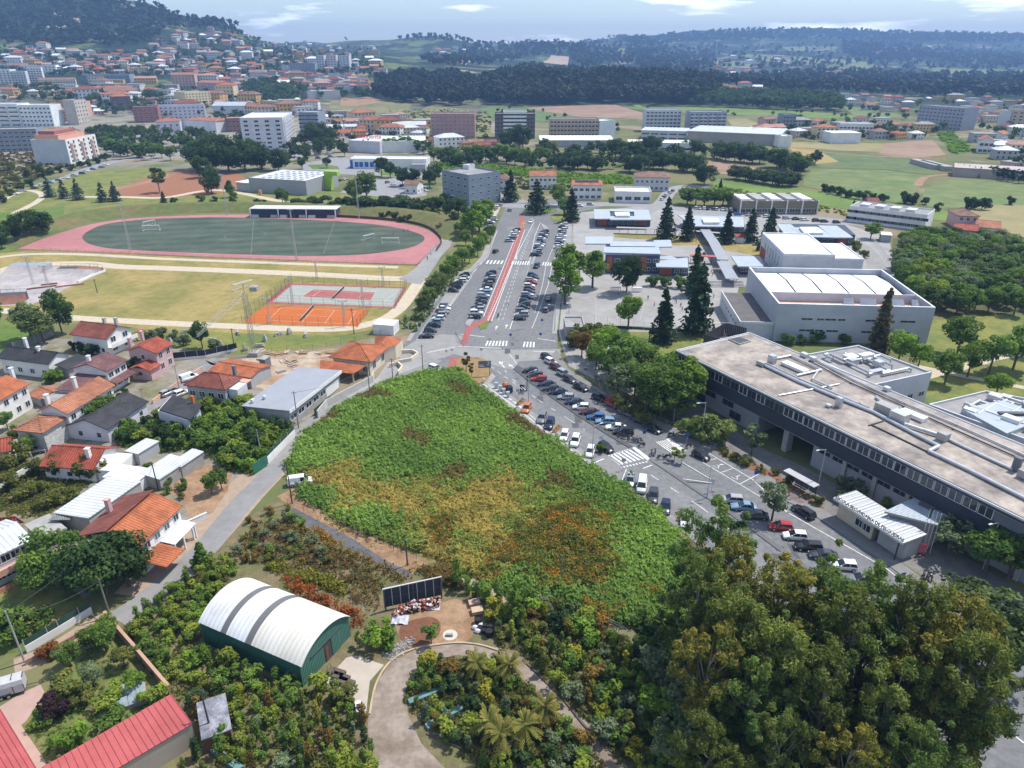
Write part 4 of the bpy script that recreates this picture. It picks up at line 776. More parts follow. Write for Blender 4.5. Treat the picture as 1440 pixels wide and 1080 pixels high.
# gatehouse with lettering
def textobj(cu,r):
 o=bpy.data.objects.new('t',cu);COL.objects.link(o);me=bpy.data.meshes.new_from_object(o.evaluated_get(bpy.context.evaluated_depsgraph_get()));bpy.data.objects.remove(o);me.name='lettering';o=child('lettering',me,r);bpy.context.view_layer.update();return o
def gate():
 z=4.1;A,B,C=P(1172,700,z),P(1270,764,z),P(1205,690,z);d=(B-A).normalized();n=Vector((-d.y,d.x,0));L=(B-A).length;D=abs((C-A).dot(n));A.z=0
 r=root('gatehouse','low school gatehouse with a ribbed pale roof carrying big letters','gatehouse',A,math.atan2(d.y,d.x));m=MB();m.box(0,0,z-.35,L,D,z-.05)
 m.obj('roof_slab',CONC,parent=r);m=MB();npan=24
 for i in range(npan):MB().box(L*i/npan+.02,.1,z-.04,L*(i+1)/npan-.03,D,z+.0).box(L*i/npan-.03,.1,z-.04,L*i/npan+.015,D,z+.09).obj('roof_panel',RF_L,parent=r)
 MB().box(0,-.02,z-.36,L,.08,z+.06).obj('fascia',FRAME,parent=r)
 MB().box(.4,1.3,0,L*.55,D-.3,z-.36).obj('wall',CREAM,parent=r);MB().box(L*.62,1.6,0,L*.97,D-.3,z-.36).obj('wall',GREY,parent=r);me=winmesh(1.6,1.3)
 for x in (L*.36,L*.46):child('window',me,r,(x,1.29,1.))
 MB().box(L-1.,.3,0,L-.8,.5,z-.36).obj('post',METD,parent=r)
 cu=bpy.data.curves.new('lettering','FONT');cu.body='ESCOLA SECUNDÁRIA DE FELGUEIRAS';cu.size=1.05;cu.extrude=.05;cu.space_character=1.0
 cu.materials.append(mat('black_letters',(.02,.02,.022),.1));o=textobj(cu,r);sx=(L-.4)/max(o.dimensions.x,.1);o.scale=(sx,.8,1);o.rotation_euler=(math.pi/2,0,0);o.location=(.2,.25,z+.06)
 z2=5.2;q=[P(*k,z2) for k in ((1244,719),(1318,738),(1350,714),(1305,691))];l=[locpt(r,k) for k in q];MB().prism([(k.x,k.y) for k in l],z2-.35,z2-.06).obj('pavilion_roof',CONC,parent=r);c=sum(l,Vector())/4
 MB().prism([(c.x+(k.x-c.x)*.85,c.y+(k.y-c.y)*.85) for k in l],0,z2-.36).obj('pavilion_wall',GREY,parent=r);npan=16
 for i in range(npan):
  a,b,e,f=l[0].lerp(l[1],i/npan),l[0].lerp(l[1],(i+.93)/npan),l[3].lerp(l[2],(i+.93)/npan),l[3].lerp(l[2],i/npan);m=MB();slabq(m,[(k.x,k.y,z2) for k in (a,b,e,f)],.05);m.bar((a.x,a.y,z2+.03),(f.x,f.y,z2+.03),.04,n=4);m.obj('roof_panel',RF_B,parent=r)
 s=[locpt(r,P(*k,z2+.1)) for k in ((1291,709),(1311,719),(1328,704),(1309,694))];MB().prism([(k.x,k.y) for k in s],z2,z2+.35).obj('skylight',GLASS2,parent=r)
gate()
# ---- sports halls
def sports():
 z=11.2;A,B,C=P(1095,427,z),P(1316,432.5,z),P(1235,378,z);d=(B-A).normalized();L=(B-A).length;D=38.;A.z=0
 r=root('sports_hall','big pale blue grey sports hall with white roof panels and solar panels','sports hall',A,math.atan2(d.y,d.x));WB=mat('pale_blue_render',(.44,.46,.50),.07,.3,.8,col2=(.40,.42,.46),sc2=.1);t=.5
 m=MB();m.box(0,0,0,L,t,z);m.box(0,D-t,0,L,D,z);m.box(0,t+.001,0,t,D-t-.001,z);m.box(L-t,t+.001,0,L,D-t-.001,z);m.obj('wall',WB,parent=r)
 MB().box(0,-.02,z,L,t+.02,z+.06).box(0,D-t,z,L,D,z+.06).box(0,t+.03,z,t,D-t-.01,z+.06).box(L-t,t+.03,z,L,D-t-.01,z+.06).obj('coping',RF_W,parent=r)
 yw=11.5;MB().box(t,t,7.6,L-t,yw,8.3).obj('plant_deck',SALM,parent=r);MB().box(t+.01,yw,7.6,L-t-.01,yw+.4,z-.15).obj('inner_wall',LGREY,parent=r);n=5;x0,x1=t+1.2,L-t-1.2
 for i in range(n):
  a,b=x0+(x1-x0)*i/n,x0+(x1-x0)*(i+1)/n-.5;m=MB();ym=(yw+D)/2+2;slabq(m,[(a,yw+.45,9.6),(b,yw+.45,9.6),(b,ym,10.3),(a,ym,10.3)],.2);slabq(m,[(a,ym,10.3),(b,ym,10.3),(b,D-t-.6,9.6),(a,D-t-.6,9.6)],.2);m.obj('roof_panel',RF_W,parent=r)
 MB().box(t,yw+.41,8.8,L-t,D-t,9.2).obj('roof',METD,parent=r)
 SOL=mat('solar_cells',(.22,.24,.29),.1,.5,.25,wave=(0,1.2,.6,0.))
 for x,w in ((20.5,4.),(26,5.5),(33.5,6),(39,3)):
  m=MB();slabq(m,[(x-w/2,2,8.6),(x+w/2,3.,8.6),(x+w/2+.8,8.5,10.7),(x-w/2+2.2,8.5,10.7)],.08);m.bar((x,8,8.3),(x,8,10.4),.08);m.obj('solar_panel',SOL,parent=r)
 rr=random.Random(5)
 for i in range(12):x=2+i*1.5;y=rr.uniform(2,8);MB().box(x,y,8.3,x+rr.uniform(.8,2.2),y+1,8.3+rr.uniform(.4,1.1)).obj('roof_unit',rr.choice([LGREY,CONC,MET]),parent=r)
 for x,w,zz in ((8.5,3,6.6),(12.2,1.8,6.6),(15,3,6.6),(18,2,6.6),(26,3,6.6),(30.5,2,6.6),(36,4,6.6),(8.5,3.2,3.2),(12.4,2.2,3.2),(16,3.2,3.2),(25.5,3,3.2),(35,4,3.2)):child('window',winmesh(w,.55,WB,GLASS),r,(x,0,zz))
 MB().box(-9.5,1.0,0,-.02,D*.8,4.6).obj('side_annex',LGREY,parent=r);MB().box(-9.3,1.2,4.6,-.2,D*.8-.2,4.68).obj('annex_roof',mat('dark_annex_roof',(.12,.11,.11),.2,.4),parent=r);m=MB().box(-9.6,.9,4.6,-.03,1.15,5.3).box(-9.6,1.16,4.6,-9.35,D*.8,5.3);m.obj('annex_parapet',FRAME,parent=r)
 for i in range(8):child('window',winmesh(1.6,.8),r,(-9.5,3+i*3.4,2.4),-math.pi/2)
 MB().box(L-3.5,-.05,0,L-2.3,.02,2.3).obj('door',METD,parent=r)
 z=9.;A,B,C=P(1103,357,z),P(1175,358.5,z),P(1145,336,z);d=(B-A).normalized();L=(B-A).length;A.z=0;r=root('gymnasium','white flat roofed gymnasium behind the big sports hall','gymnasium',A,math.atan2(d.y,d.x));D=34
 MB().box(0,0,0,L,D,8.3).obj('wall',LGREY,parent=r);m=MB();m.box(0,0,8.301,L,.4,9.1);m.box(0,D-.4,8.301,L,D,9.1);m.box(0,.401,8.301,.4,D-.401,9.1);m.box(L-.4,.401,8.301,L,D-.401,9.1);m.obj('parapet',RF_W,parent=r);m=MB();slabq(m,[(.5,.5,8.6),(L-.5,.5,8.6),(L-.5,D/2,9.),(.5,D/2,9.)],.2);slabq(m,[(.5,D/2,9.),(L-.5,D/2,9.),(L-.5,D-.5,8.6),(.5,D-.5,8.6)],.2);m.obj('roof',RF_W,parent=r)
 for i in range(6):MB().box(-.04,6+i*4,3,.02,6.7+i*4,6.5).obj('window',GLASS,parent=r)
 MB().box(-.06,D-9,0,-.01,D-1,4).obj('brick_panel',REDPANEL,parent=r)
 MB().box(L+.02,2,0,L+11,D-7,6.6).obj('side_wing',LGREY,parent=r);MB().box(L+.3,2.3,6.6,L+10.7,D-7.3,6.9).obj('wing_roof',RF_W,parent=r);m=MB().box(L+.02,1.9,6.6,L+11,2.25,7.3).box(L+10.72,2.26,6.6,L+11.05,D-7,7.3);m.obj('wing_parapet',RF_W,parent=r)
 MB().box(-6,-5,0,1,-.02,3.2).obj('porch',LGREY,parent=r);MB().box(2,-3.5,0,9,-.02,3.6).obj('porch',LGREY,parent=r);MB().box(2.4,-3.1,3.6,8.6,-.4,3.65).obj('porch_roof',SALM,parent=r)
sports()
# ---- school pavilions
def pavilion(label,slabs,zr,wallq,panels,sky=None):
 w=[P(*k,0) for k in wallq];A=w[0];d=w[1]-w[0];r=root('school_pavilion',label,'school pavilion',A,math.atan2(d.y,d.x));l=[locpt(r,k) for k in w]
 NV=mat('dark_blue_pavilion_wall',(.06,.075,.11),.1,.5);MB().prism([(k.x,k.y) for k in l],0,zr-.5).obj('wall',NV,parent=r)
 for i,s in enumerate(slabs):
  q=[locpt(r,P(*k,zr)) for k in pts(s)];MB().prism([(k.x,k.y) for k in q],zr-.45+.05*i,zr+.04*i).obj('roof_slab',RF_B,parent=r)
 Lw=(w[1]-w[0]).length
 for a,b,h0,h1 in panels:MB().box(Lw*a,-.12,h0,Lw*b,-.02,h1).obj('brick_panel',REDPANEL,parent=r)
 nwin=max(4,int(Lw/2.6));me=winmesh(1.8,1.1,FRAME,GLASS)
 for i in range(nwin):
  t=(i+.5)/nwin
  if any(a-.02<t<b+.02 for a,b,_,_ in panels):continue
  for zz in ([1.2] if zr<6 else [1.2,4.4]):child('window',me,r,(Lw*t,-.01,zz))
 if sky:
  q=[locpt(r,P(*k,zr+1)) for k in pts(sky)];MB().prism([(k.x,k.y) for k in q],zr+.2,zr+1.).obj('roof_lantern',RF_W,parent=r)
 return r
pavilion('school pavilion with two pale roofs and a white roof lantern beside the street',['835,294 857,294 859,307.5 836,307.5','891,295 912,295 916,309 893,309','858,304 893,304 893,309 858,309','857,294 891,294.5 891,298 857,297'],4.5,pts('838,318.5 914,319 912,308 836,307'),[(.03,.2,.6,3.4),(.75,.93,.6,3.4)],'864,298 885,298 886,303 866,303')
pavilion('two storey school pavilion with a long pale roof and orange brick panels',['849,347 927,347.5 929,357 849,355','858,339.5 919,340 921,346.5 858,346','919,338 943,337.5 945,347 921,347.5','823,333 862,333 862,343 823,343'],7.5,pts('851,384 926,385 926,367 851,366'),[(.02,.12,.6,6.4),(.65,.76,.6,6.4)])
pavilion('low school annex with a pale roof and an orange brick wall',['922,367 967,362 968,376 923,375','925,359 942,359 955,365 924,365'],4.2,pts('925,388 967,388 967,374 925,374'),[(.05,.45,.5,3.2)])
pavilion('school pavilion with a white roof lantern left of the dark firs',['953,302 1045,305 1047,319 975,318'],4.5,pts('975,328 1046,329 1042,316 960,314'),[(.6,.75,.6,3.4)],'987,306 1009,306.5 1012,312.5 990,312.5')
pavilion('school pavilion with grey roofs and a white lantern behind the gymnasium',['1092,315 1112,315 1134,333 1106,332','1150,317 1177,317.5 1200,334 1172,334','1112,320 1152,320 1172,334 1134,333'],5.,pts('1107,343 1200,345 1185,330 1095,328'),[(.74,.88,.6,3.2)],'1124,319 1149,319 1158,327 1131,327')
pavilion('canteen with a pale grey roof beside the sports hall',['1028,360 1060,360 1074,374.5 1038,374.5'],4.,pts('1040,386 1073,386 1066,372 1036,372'),[])
def walkway():
 q=[P(*k,3) for k in pts('991,322 1003,338 1012,357 1019,368')];r=root('covered_walkway','long grey roofed covered walkway crossing the school yard','walkway',(q[0].x,q[0].y,0))
 def seg(s,z,m_,nm,w):
  p=[P(*k,z)-Vector((q[0].x,q[0].y,0)) for k in pts(s)]
  for a,b in zip(p,p[1:]):
   d=(b-a).normalized();n=Vector((-d.y,d.x,0))*w;m=MB();m.prism([(k.x,k.y) for k in (a-n,b-n,b+n,a+n)],z-.2,z);m.obj(nm,m_,parent=r)
   for t in np.arange(.05,1,max(.08,4/(b-a).length)):
    c=a.lerp(b,t)+n*.85;MB().box(c.x-.08,c.y-.08,0,c.x+.08,c.y+.08,z-.21).obj('post',METD,parent=r)
 seg('991,322 1004,341 1017,365',3.2,RF_G,'roof',2.2);seg('1016,367 1030,392',3.,RF_G,'roof',2.2);seg('970,358.5 1012,360.5',3.1,mat('red_canopy',(.42,.10,.08),.1,.5),'red_roof',1.4);seg('867,319.5 955,322',2.8,CONC,'roof',1.2);seg('945,322 1045,330',2.8,CONC,'roof',1.2)
walkway()
building('kiosk','small white kiosk with a red roof under the firs','kiosk',(1033,341),(1048,342),5,2.6,WH,T_RED,'gable',.8,.2)
building('school_porter_lodge','flat concrete porter lodge beside the avenue behind the shrubs','lodge',(795,478),(822,478),9,3.6,CONC,RF_D,'flat',par=.4,base=(.3,DGREY))
# ---- mid distance buildings
building('office_block','blue grey office block with a white side and a round stair tower','office block',(623,281),(660,290),22,15.5,BLUEG,RF_D,fw=(4,4,2.6,1.2),sw=(4,4,1.6,1.1),win_z=2.2)
r=building('office_tower','round white stair tower on the roof of the blue grey office block','tower',(652,277),(660,278),6,17.5,LGREY,RF_W,par=.5);
building('house','house with a faded red roof behind the blue office block','house',(655,268),(688,268),12,8,WH,T_DOR,'gable',2,fw=(4,2,1.2,1.2),sw=(3,2,1.2,1.2))
building('house','white house with a dark red roof behind the dark conifer','house',(694,268),(717,269),12,7,LGREY,T_OLD,'hip',2,fw=(3,2,1.2,1.2))
building('house','white house with an orange roof and balconies behind the cedar','house',(745,266),(782,266),13,8,WH,T_DOR,'gable',2,fw=(6,2,1.4,1.3),sw=(3,2,1.2,1.2))
r=building('villa','white villa with a red roof carrying a row of solar panels','villa',(805,281),(846,281),13,8.2,WH,T_DOR,'gable',1.8,fw=(5,2,2,1.4),sw=(2,2,1.2,1.2))
L=r['L'];q=np.linspace(1.5,L-1.5,13)
for i in range(12):
 m=MB();slabq(m,[(q[i],3.,9.25),(q[i+1]-.2,3.,9.25),(q[i+1]-.2,5.6,9.98),(q[i],5.6,9.98)],.08);m.obj('solar_panel',GLASS,parent=r)
building('modern_house','low modern white house with a flat roof and glazed terrace','house',(864,285),(915,286),16,5.4,WH,RF_W,fw=(4,1,3.4,1.8),sw=(2,1,2,1.6),win_z=1.6)
building('villa','large pale villa with a grey hipped roof above the modern house','villa',(892,268),(940,269),16,8,LGREY,T_OLD,'hip',2.4,fw=(7,2,1.3,1.3),sw=(3,2,1.3,1.3))
def sign(txt,u,v,z,size,m_,ang=0,y=0):
 cu=bpy.data.curves.new('lettering','FONT');cu.body=txt;cu.size=size;cu.extrude=.15;cu.materials.append(m_);cu.offset=.04
 return cu
r=building('supermarket','long grey supermarket with red lettering on its roof','supermarket',(491,214),(535,216),45,9,LILAC,RF_W,par=.6,base=(.4,GREY))
o=textobj(sign('continente',0,0,0,6.6,mat('red_letters',(.55,.05,.05),.05)),r);o.rotation_euler=(math.pi/2,0,0);o.location=(-.5,12,10);o.scale=(.88,.8,1)
building('supermarket_wing','white flat roofed wing right of the red lettered supermarket','supermarket',(536,215),(600,214),45,8.5,WH,RF_W,par=.6)
r=building('car_showroom','long white store with blue window panels behind the tree row','store',(493,237),(600,238),16,6.5,WH,RF_W,par=.5);L=r['L']
for x in (.06,.12,.19,.26):MB().box(L*x,-.1,1.2,L*(x+.05),-.02,4.6).obj('blue_panel',mat('blue_sign',(.03,.13,.42),.1),parent=r)
MB().box(.0,-.12,0,L*.035,-.02,5.8).obj('blue_column',MATS['blue_sign'],parent=r);MB().box(L*.82,-5,0,L,-.05,4).obj('grey_annex',GREY,parent=r)
r=building('sports_store','large grey store with a white roof and a lime green portal','store',(352,270),(432,275),36,8,mat('grey_cladding',(.30,.31,.33),.05,.4),RF_W,par=.4);L=r['L']
rr=random.Random(2);me=MB().box(-1.2,-1.2,0,1.2,1.2,.5).mesh('skylight',MET)
for i in range(7):
 for j in range(5):child('skylight',me,r,(L*(.2+.11*i),5+j*6.2,8.02))
MB().box(L+.02,20,0,L+4,23,8.5).box(L+.02,20,8.51,L+9,23.2,11).obj('lime_portal',mat('lime_green_cladding',(.30,.48,.04),.08),parent=r);MB().box(L*.3,-8,0,L*.34,-7,3).obj('sign_post',ORAN,parent=r)
building('annex','small grey cabin with a flat white roof beside the lime portal store','annex',(334,268),(352,270),14,5,GREY,RF_W,'slab',.2,.6)
building('house','small white house with a brown roof near the car park','house',(569,272),(587,273),9,5.4,WH,T_OLD,'gable',1.7,fw=(2,1,1.2,1.3),sw=(2,1,1.2,1.2))
r=building('grandstand','low white grandstand with blue and grey seats beside the running track','grandstand',(354,305.5),(473,306.5),8,4.2,NAVY,mat('stand_roof',(.50,.50,.52),.08,.3),'slab',.25,.6);L=r['L']
for i in range(9):MB().box(L*i/9+.5,-1.2,0,L*(i+1)/9-.8,-.02,1.4).obj('seat_block',(LILAC,NAVY,GREY)[i%3],parent=r)
for x in (0,L*.33,L*.66,L):MB().box(x-.2,-1.4,0,x+.2,-1.,4.2).obj('column',WH,parent=r)
# apartment blocks
building('apartment_block','tall white apartment block with rows of balconies on its sunny side','apartment block',(-220,611,0),(-187,616,0),62,27,LILAC,RF_W,fw=(4,8,3.2,1.4),sw=(7,9,2.2,1.8),balc=('s',7,9,4,1.4,WH),z0=0)
building('apartment_block','dark blue grey apartment block right of the tall white one','apartment block',(424,197),(450,197),30,24,BLUEG,RF_D,fw=(3,7,7,1.3),glass=GLASS,frame=WH)
r=building('apartment_block','stepped apartment block with a blank grey side and terracotta terraces','apartment block',P(100,231,0),P(141,221,0),26,17,WH,TERR,fw=(6,5,2.,1.7),lw=None,balc=('f',3,5,4,1.2,SALM),z0=0,par=.5)
L=r['L'];MB().box(2,6,17.02,L-4,24,20.2).obj('terrace_storey',SALM,parent=r);MB().box(5,10,20.21,L-8,22,22.8).obj('terrace_storey',BRICK,parent=r);MB().box(1.9,5.9,20.2,L-3.9,24.1,20.4).obj('terrace_edge',TERR,parent=r);MB().box(-.06,0,0,-.01,26,17.5).obj('blank_side',plaster('blank_grey',(.50,.52,.56)),parent=r)
building('apartment_block','dark grey apartment block at the left edge behind the stepped one','apartment block',P(-40,215,0),P(58,212,0),22,17,plaster('shaded_grey',(.24,.26,.30)),RF_D,fw=(12,5,3.,1.3),z0=0)  # whole block has one cool dark grey wall colour
building('apartment_block','white apartment block with dark vertical strips between its windows','apartment block',P(33,178,0),P(77,178,0),22,22,plaster('bluish_white',(.70,.74,.76)),RF_W,fw=(8,5,2.4,1.6),z0=0)
building('apartment_block','white apartment block with long continuous balconies at the left edge','apartment block',P(-30,178,0),P(32,178,0),22,23,plaster('bluish_white',(.7,.74,.76)),RF_W,fw=(4,5,10,1.4),z0=0,balc=('f',4,5,15,1.3))
building('apartment_tower','tower block with a blank beige gable and an orange flank','apartment block',P(96,176,0),P(112,176,0),24,26,plaster('tower_beige',(.46,.41,.37)),RF_D,sw=(4,6,2,1.6),z0=0)
building('apartment_tower','low orange block in front of the beige tower','apartment block',P(81,172,0),P(96,172,0),18,13,ORAN,RF_D,fw=(3,4,2.2,1.4),z0=0)
building('apartment_tower','narrow orange block right of the beige tower','apartment block',P(112,168,0),P(120,168,0),20,20,SALM,RF_D,fw=(2,6,2.2,1.4),z0=0)
building('apartment_block','salmon and white apartment block with stair towers before the meadow','apartment block',(607,195),(668,195),20,22,plaster('salmon_brick',(.42,.24,.22)),RF_D,fw=(10,6,2.8,1.2),frame=WH,glass=GLASS2)
building('apartment_block','dark brown apartment block with a white centre behind the big trees','apartment block',(696,195),(752,195),20,22,plaster('dark_brown',(.10,.075,.085)),RF_D,fw=(12,6,1.6,1.4),frame=WH)
r=building('apartment_block','white balconied centre of the dark brown apartment block','apartment block',(708,195.5),(740,195.5),21,24,WH,RF_D,fw=(4,7,6,1.5));
building('apartment_block','long beige apartment block beside the white warehouse roof','apartment block',(773,198),(841,198),18,19,BEIGE,RF_D,fw=(14,5,2.2,1.5),balc=('f',7,5,4.6,1.2,plaster('tan',(.55,.45,.35))))
building('apartment_block','blank white end block attached to the long beige apartments','apartment block',(842,198),(864,197),18,17,plaster('pale_blue_white',(.68,.71,.74)),RF_W)
building('apartment_block','lilac grey apartment block with a set back white top storey','apartment block',(907,185.5),(956,185.5),22,21,LILAC,RF_D,fw=(9,6,2.6,1.5),balc=('f',9,6,4,1.2))
building('apartment_block','bluish grey apartment block with dark balconies right of the lilac one','apartment block',(968,187.5),(1019,187.5),22,20,plaster('bluish',(.30,.33,.42)),RF_D,fw=(8,6,3,1.4),balc=('f',4,6,7,1.3,LGREY))
building('apartment_block','long bluish grey apartment block among the houses on the right','apartment block',(1287,178),(1350,184),22,22,plaster('bluish2',(.34,.35,.43)),RF_D,fw=(12,6,2.6,1.3))
building('apartment_block','beige apartment block at the right edge with a blank grey gable','apartment block',(1418,180),(1490,182),20,18,BEIGE,RF_D,fw=(8,5,2.6,1.4))
building('apartment_block','blank pale grey block left of the beige one at the right edge','apartment block',(1400,179),(1417,180),24,17,LGREY,RF_D)
building('apartment_block','brick red and white apartment block behind the left tree avenue','apartment block',(190,173),(225,172),20,17,BRICK,RF_D,fw=(5,4,3.4,1.3))
building('apartment_block','white apartment block with small windows right of the brick one','apartment block',(226,168),(290,166),20,15,LILAC,RF_D,fw=(10,4,1.8,1.4))
building('apartment_block','dark brick building with a red hipped roof among the left town houses','apartment block',(162,156),(187,155),22,18,plaster('plum',(.15,.085,.11)),T_DOR,'hip',3,fw=(4,4,2,2.2),frame=WH)
building('warehouse','white blank walled warehouse behind the broadleaf trees','warehouse',(256,183),(305,186),28,11,plaster('pale_blue_white',(.6,.6,.6)),T_DOR,'hip',2)
building('house','white house with a red hipped roof left of the blank warehouse','house',(221,187),(255,186),22,11,LILAC,T_DOR,'hip',3,fw=(4,2,2,1.6))
building('brick_block','low brick block with an open storey left of the tall white apartments','apartment block',(322,186),(350,185),24,13,BRICK,RF_D,fw=(5,3,3,1.6))
building('pink_terrace','long pink apartment terrace with an orange roof','apartment block',(243,122),(276,123),26,20,SALM,T_DOR,'gable',3,fw=(7,5,2.4,1.7))
building('pink_terrace','pink stepped terrace of flats right of the long pink one','apartment block',(278,128),(312,132),26,16,PINK,T_DOR,'gable',3,fw=(7,4,2.4,1.7))
building('cream_block','cream apartment block with many windows behind the dark warehouse','apartment block',(263,150),(298,146),26,18,plaster('yellow_cream',(.66,.55,.34)),RF_D,fw=(8,5,2.2,1.7))
building('cream_block','cream apartment block with an orange hipped roof','apartment block',(305,140),(330,140),24,20,plaster('yellow_cream',(.6,.5,.3)),T_OR,'hip',4,fw=(5,4,2.2,1.7))
building('school_block','blue grey slab building with a white roof in the left town','school',(117,117),(184,118),34,14,BLUEG,RF_W,fw=(12,3,3.4,1.6),frame=LGREY)
building('school_block','long school with a pinkish red roof below the blue slab building','school',(119,136),(186,135),22,11,LGREY,T_DOR,'gable',3,fw=(14,3,2,1.5))
building('school_block','long low building with a brown red roof left of the blue slab','school',(57,123),(108,122),22,11,CREAM,T_OLD,'gable',3,fw=(14,2,2,1.8))
for i,(u0,u1,v,c) in enumerate(((-10,18,118,'first'),(19,40,121,'second'),(42,62,115,'third'))):building('apartment_block','white stepped apartment block, %s from the left in the top left row'%c,'apartment block',(u0,v),(u1,v-.5),22,21,WH if i!=1 else LGREY,RF_D,fw=(5,6,2.6,1.6),balc=('f',3,6,4,1.3))
building('white_block','long white building with a stepped roof below the hillside','apartment block',(30,102),(80,103),24,13,WH,RF_W,fw=(9,3,3,1.4))
building('grey_hall','hall with a blue grey gable roof before the cream apartments','hall',(300,160),(345,160),26,10,LGREY,RF_B,'gable',4)
building('grey_hall','low grey hall with a white end beside the bare slope','hall',(433,139),(479,138),28,11,GREY,RF_W)
building('blue_block','blue grey apartment block on the left hillside','apartment block',(408,104),(444,105),22,20,BLUEG,RF_D,fw=(8,5,2.8,1.6))
for i,(a,b) in enumerate(((446,457),(461,474),(478,492))):building('grey_tower','%s of three grey towers in a row on the hillside'%ordinal(i),'apartment block',(a,98),(b,98.5),18,27,LGREY,RF_D,fw=(3,6,3,1.7))
# sheds and works on the right
building('warehouse','long warehouse with a white roof behind the tree belt','warehouse',(760,207),(862,207),24,6,GREY,RF_W,'shed',1.5,.6)
building('warehouse','white workshop with dark windows in the tree belt','warehouse',(884,215),(971,216),22,8,plaster('bluish_white',(.6,.6,.6)),RF_W,'slab',.3,.5,fw=(6,1,7,1.6),win_z=2.6)
building('factory','large factory with a pale grey stepped roof','factory',(966,199),(1095,205),60,9,plaster('works_tan',(.36,.33,.30)),RF_L,'slab',.6,.8)
building('factory','white fronted factory office left of the grey factory roof','factory',(901,196),(965,198),34,8,LGREY,RF_L,'slab',.5,.6,fw=(5,2,7,1.2))
building('factory_office','white panelled end of the grey factory','factory',(1094,207),(1112,207),20,8.5,WH,RF_W)
building('showroom','white blank warehouse with a blue shade at the field edge','warehouse',(1168,202),(1209,202),22,9,plaster('pale_blue_white',(.6,.6,.6)),RF_W,'slab',.3,.3)
building('villa','yellow and white villa with arches and a red roof at the field edge','villa',(1147,196),(1177,196),16,11,plaster('yellow_cream',(.6,.5,.3)),T_DOR,'hip',2.4,fw=(5,3,2,1.8))
building('long_white_house','long white two storey house with a dark window row','house',(1179,189),(1226,190),16,10,WH,RF_W,fw=(9,2,2.4,1.5))
building('apartment_block','small blue grey block beside the two poplars','apartment block',(1099,183),(1117,183),18,15,BLUEG,RF_D,fw=(4,4,2.6,1.6))
r=building('nursery_school','long low building with a stepped white roof beside the meadow','school',(1040,301),(1148,301),24,6,plaster('olive_brown',(.22,.19,.13)),CONC,par=.6,fw=(14,1,3,1.6));L=r['L']
for i in range(5):MB().box(L*i/5+.5,2,6.03,L*(i+.7)/5,20,7.2).obj('roof_block',(RF_W,CONC)[i%2],parent=r)
for i in range(6):MB().box(L*i/5-.3,-.5,0,L*i/5+.3,-.02,6.8).obj('pillar',WH,parent=r)
r=building('modern_block','long white modern building with ribbon windows and curved corners','apartment block',(1191,311),(1299,325),16,7,WH,RF_D,fw=(10,2,5,1.3),win_z=1.2,par=.6);L=r['L']
for i in range(4):MB().box(L*(.1+.2*i),4,7.03,L*(.22+.2*i),10,8.2).obj('roof_block',LGREY,parent=r)
building('house','pink walled farmhouse with a brown hipped roof above the grove','house',(1344,321),(1372,322),13,6,PINK,T_OLD,'hip',2,fw=(3,2,1.3,1.3))
building('barn','barn with a faded red roof left of the farmhouse wing','barn',(1340,333),(1372,336),12,3.6,CONC,T_RED,'gable',1.5,.4);building('barn','barn with an orange red roof right of the farmhouse','barn',(1371,331),(1404,334),14,4,WH,T_DOR,'gable',1.8,.4)
building('hut','small brown gabled hut behind the white modern building','hut',(1220,296),(1236,296),8,4,BRICK,T_BR,'gable',2,.3)
building('bus_canopy','small white roofed shelter between the grove and the gymnasium','shelter',(1238,340),(1252,341),6,3,GREY,RF_W,'slab',.2,.3)
building('farm_shed','long shed with a pinkish grey roof at the right field edge','barn',(1340,248),(1500,258),20,6,plaster('works_tan',(.3,.3,.3)),plaster('pink_grey_roof',(.46,.40,.38)),'gable',1.5,.5)
for lab,u0,u1,v in (('first',1313,1325,239),('second',1327,1340,241)):building('silage_clamp','%s of two pale concrete silage clamps beside the farm shed'%lab,'clamp',(u0,v),(u1,v),34,3,CONC,CONC,'slab',.3,0)
building('villa','white villa with a blue glazed front right of the green vineyard','villa',(1374,215),(1394,216),22,10,WH,T_DOR,'gabley',3,fw=(3,2,2.6,2))
# ---- far houses: one mesh per shape, colours chosen per house
def farmesh(kind,L,D,H,rh):
 m=MB();rt='gable' if kind=='gable' else 'hip'
 v=[(-L/2,-D/2,-5),(L/2,-D/2,-5),(L/2,D/2,-5),(-L/2,D/2,-5),(-L/2,-D/2,H),(L/2,-D/2,H),(L/2,D/2,H),(-L/2,D/2,H)];f=[(0,1,5,4),(1,2,6,5),(2,3,7,6),(3,0,4,7)]
 if rt=='gable':v+=[(-L/2,0,H+rh-.1),(L/2,0,H+rh-.1)];f[1]=(1,2,6,9,5);f[3]=(3,0,4,8,7)
 m.add(v,f,0)
 if kind=='flat':m.box(-L/2-.2,-D/2-.2,H,L/2+.2,D/2+.2,H+.5,1)
 else:
  q=roofmesh(L,D,H,rt,rh,.5);m.add([(x-L/2,y-D/2,z) for x,y,z in q.v],q.f,1)
 n=max(2,int(L/3))
 for j in range(max(1,int(H/3))):
  for i in range(n):x=-L/2+L*(i+.5)/n;m.add([(x-.6,-D/2-.03,j*3+.9),(x+.6,-D/2-.03,j*3+.9),(x+.6,-D/2-.03,j*3+2.2),(x-.6,-D/2-.03,j*3+2.2)],[(0,1,2,3)],2)
  for i in range(2):y=-D/2+D*(i+.5)/2;m.add([(L/2+.03,y-.6,j*3+.9),(L/2+.03,y+.6,j*3+.9),(L/2+.03,y+.6,j*3+2.2),(L/2+.03,y-.6,j*3+2.2)],[(0,1,2,3)],2)
 return m.mesh('house',WH,T_OR,GLASS)
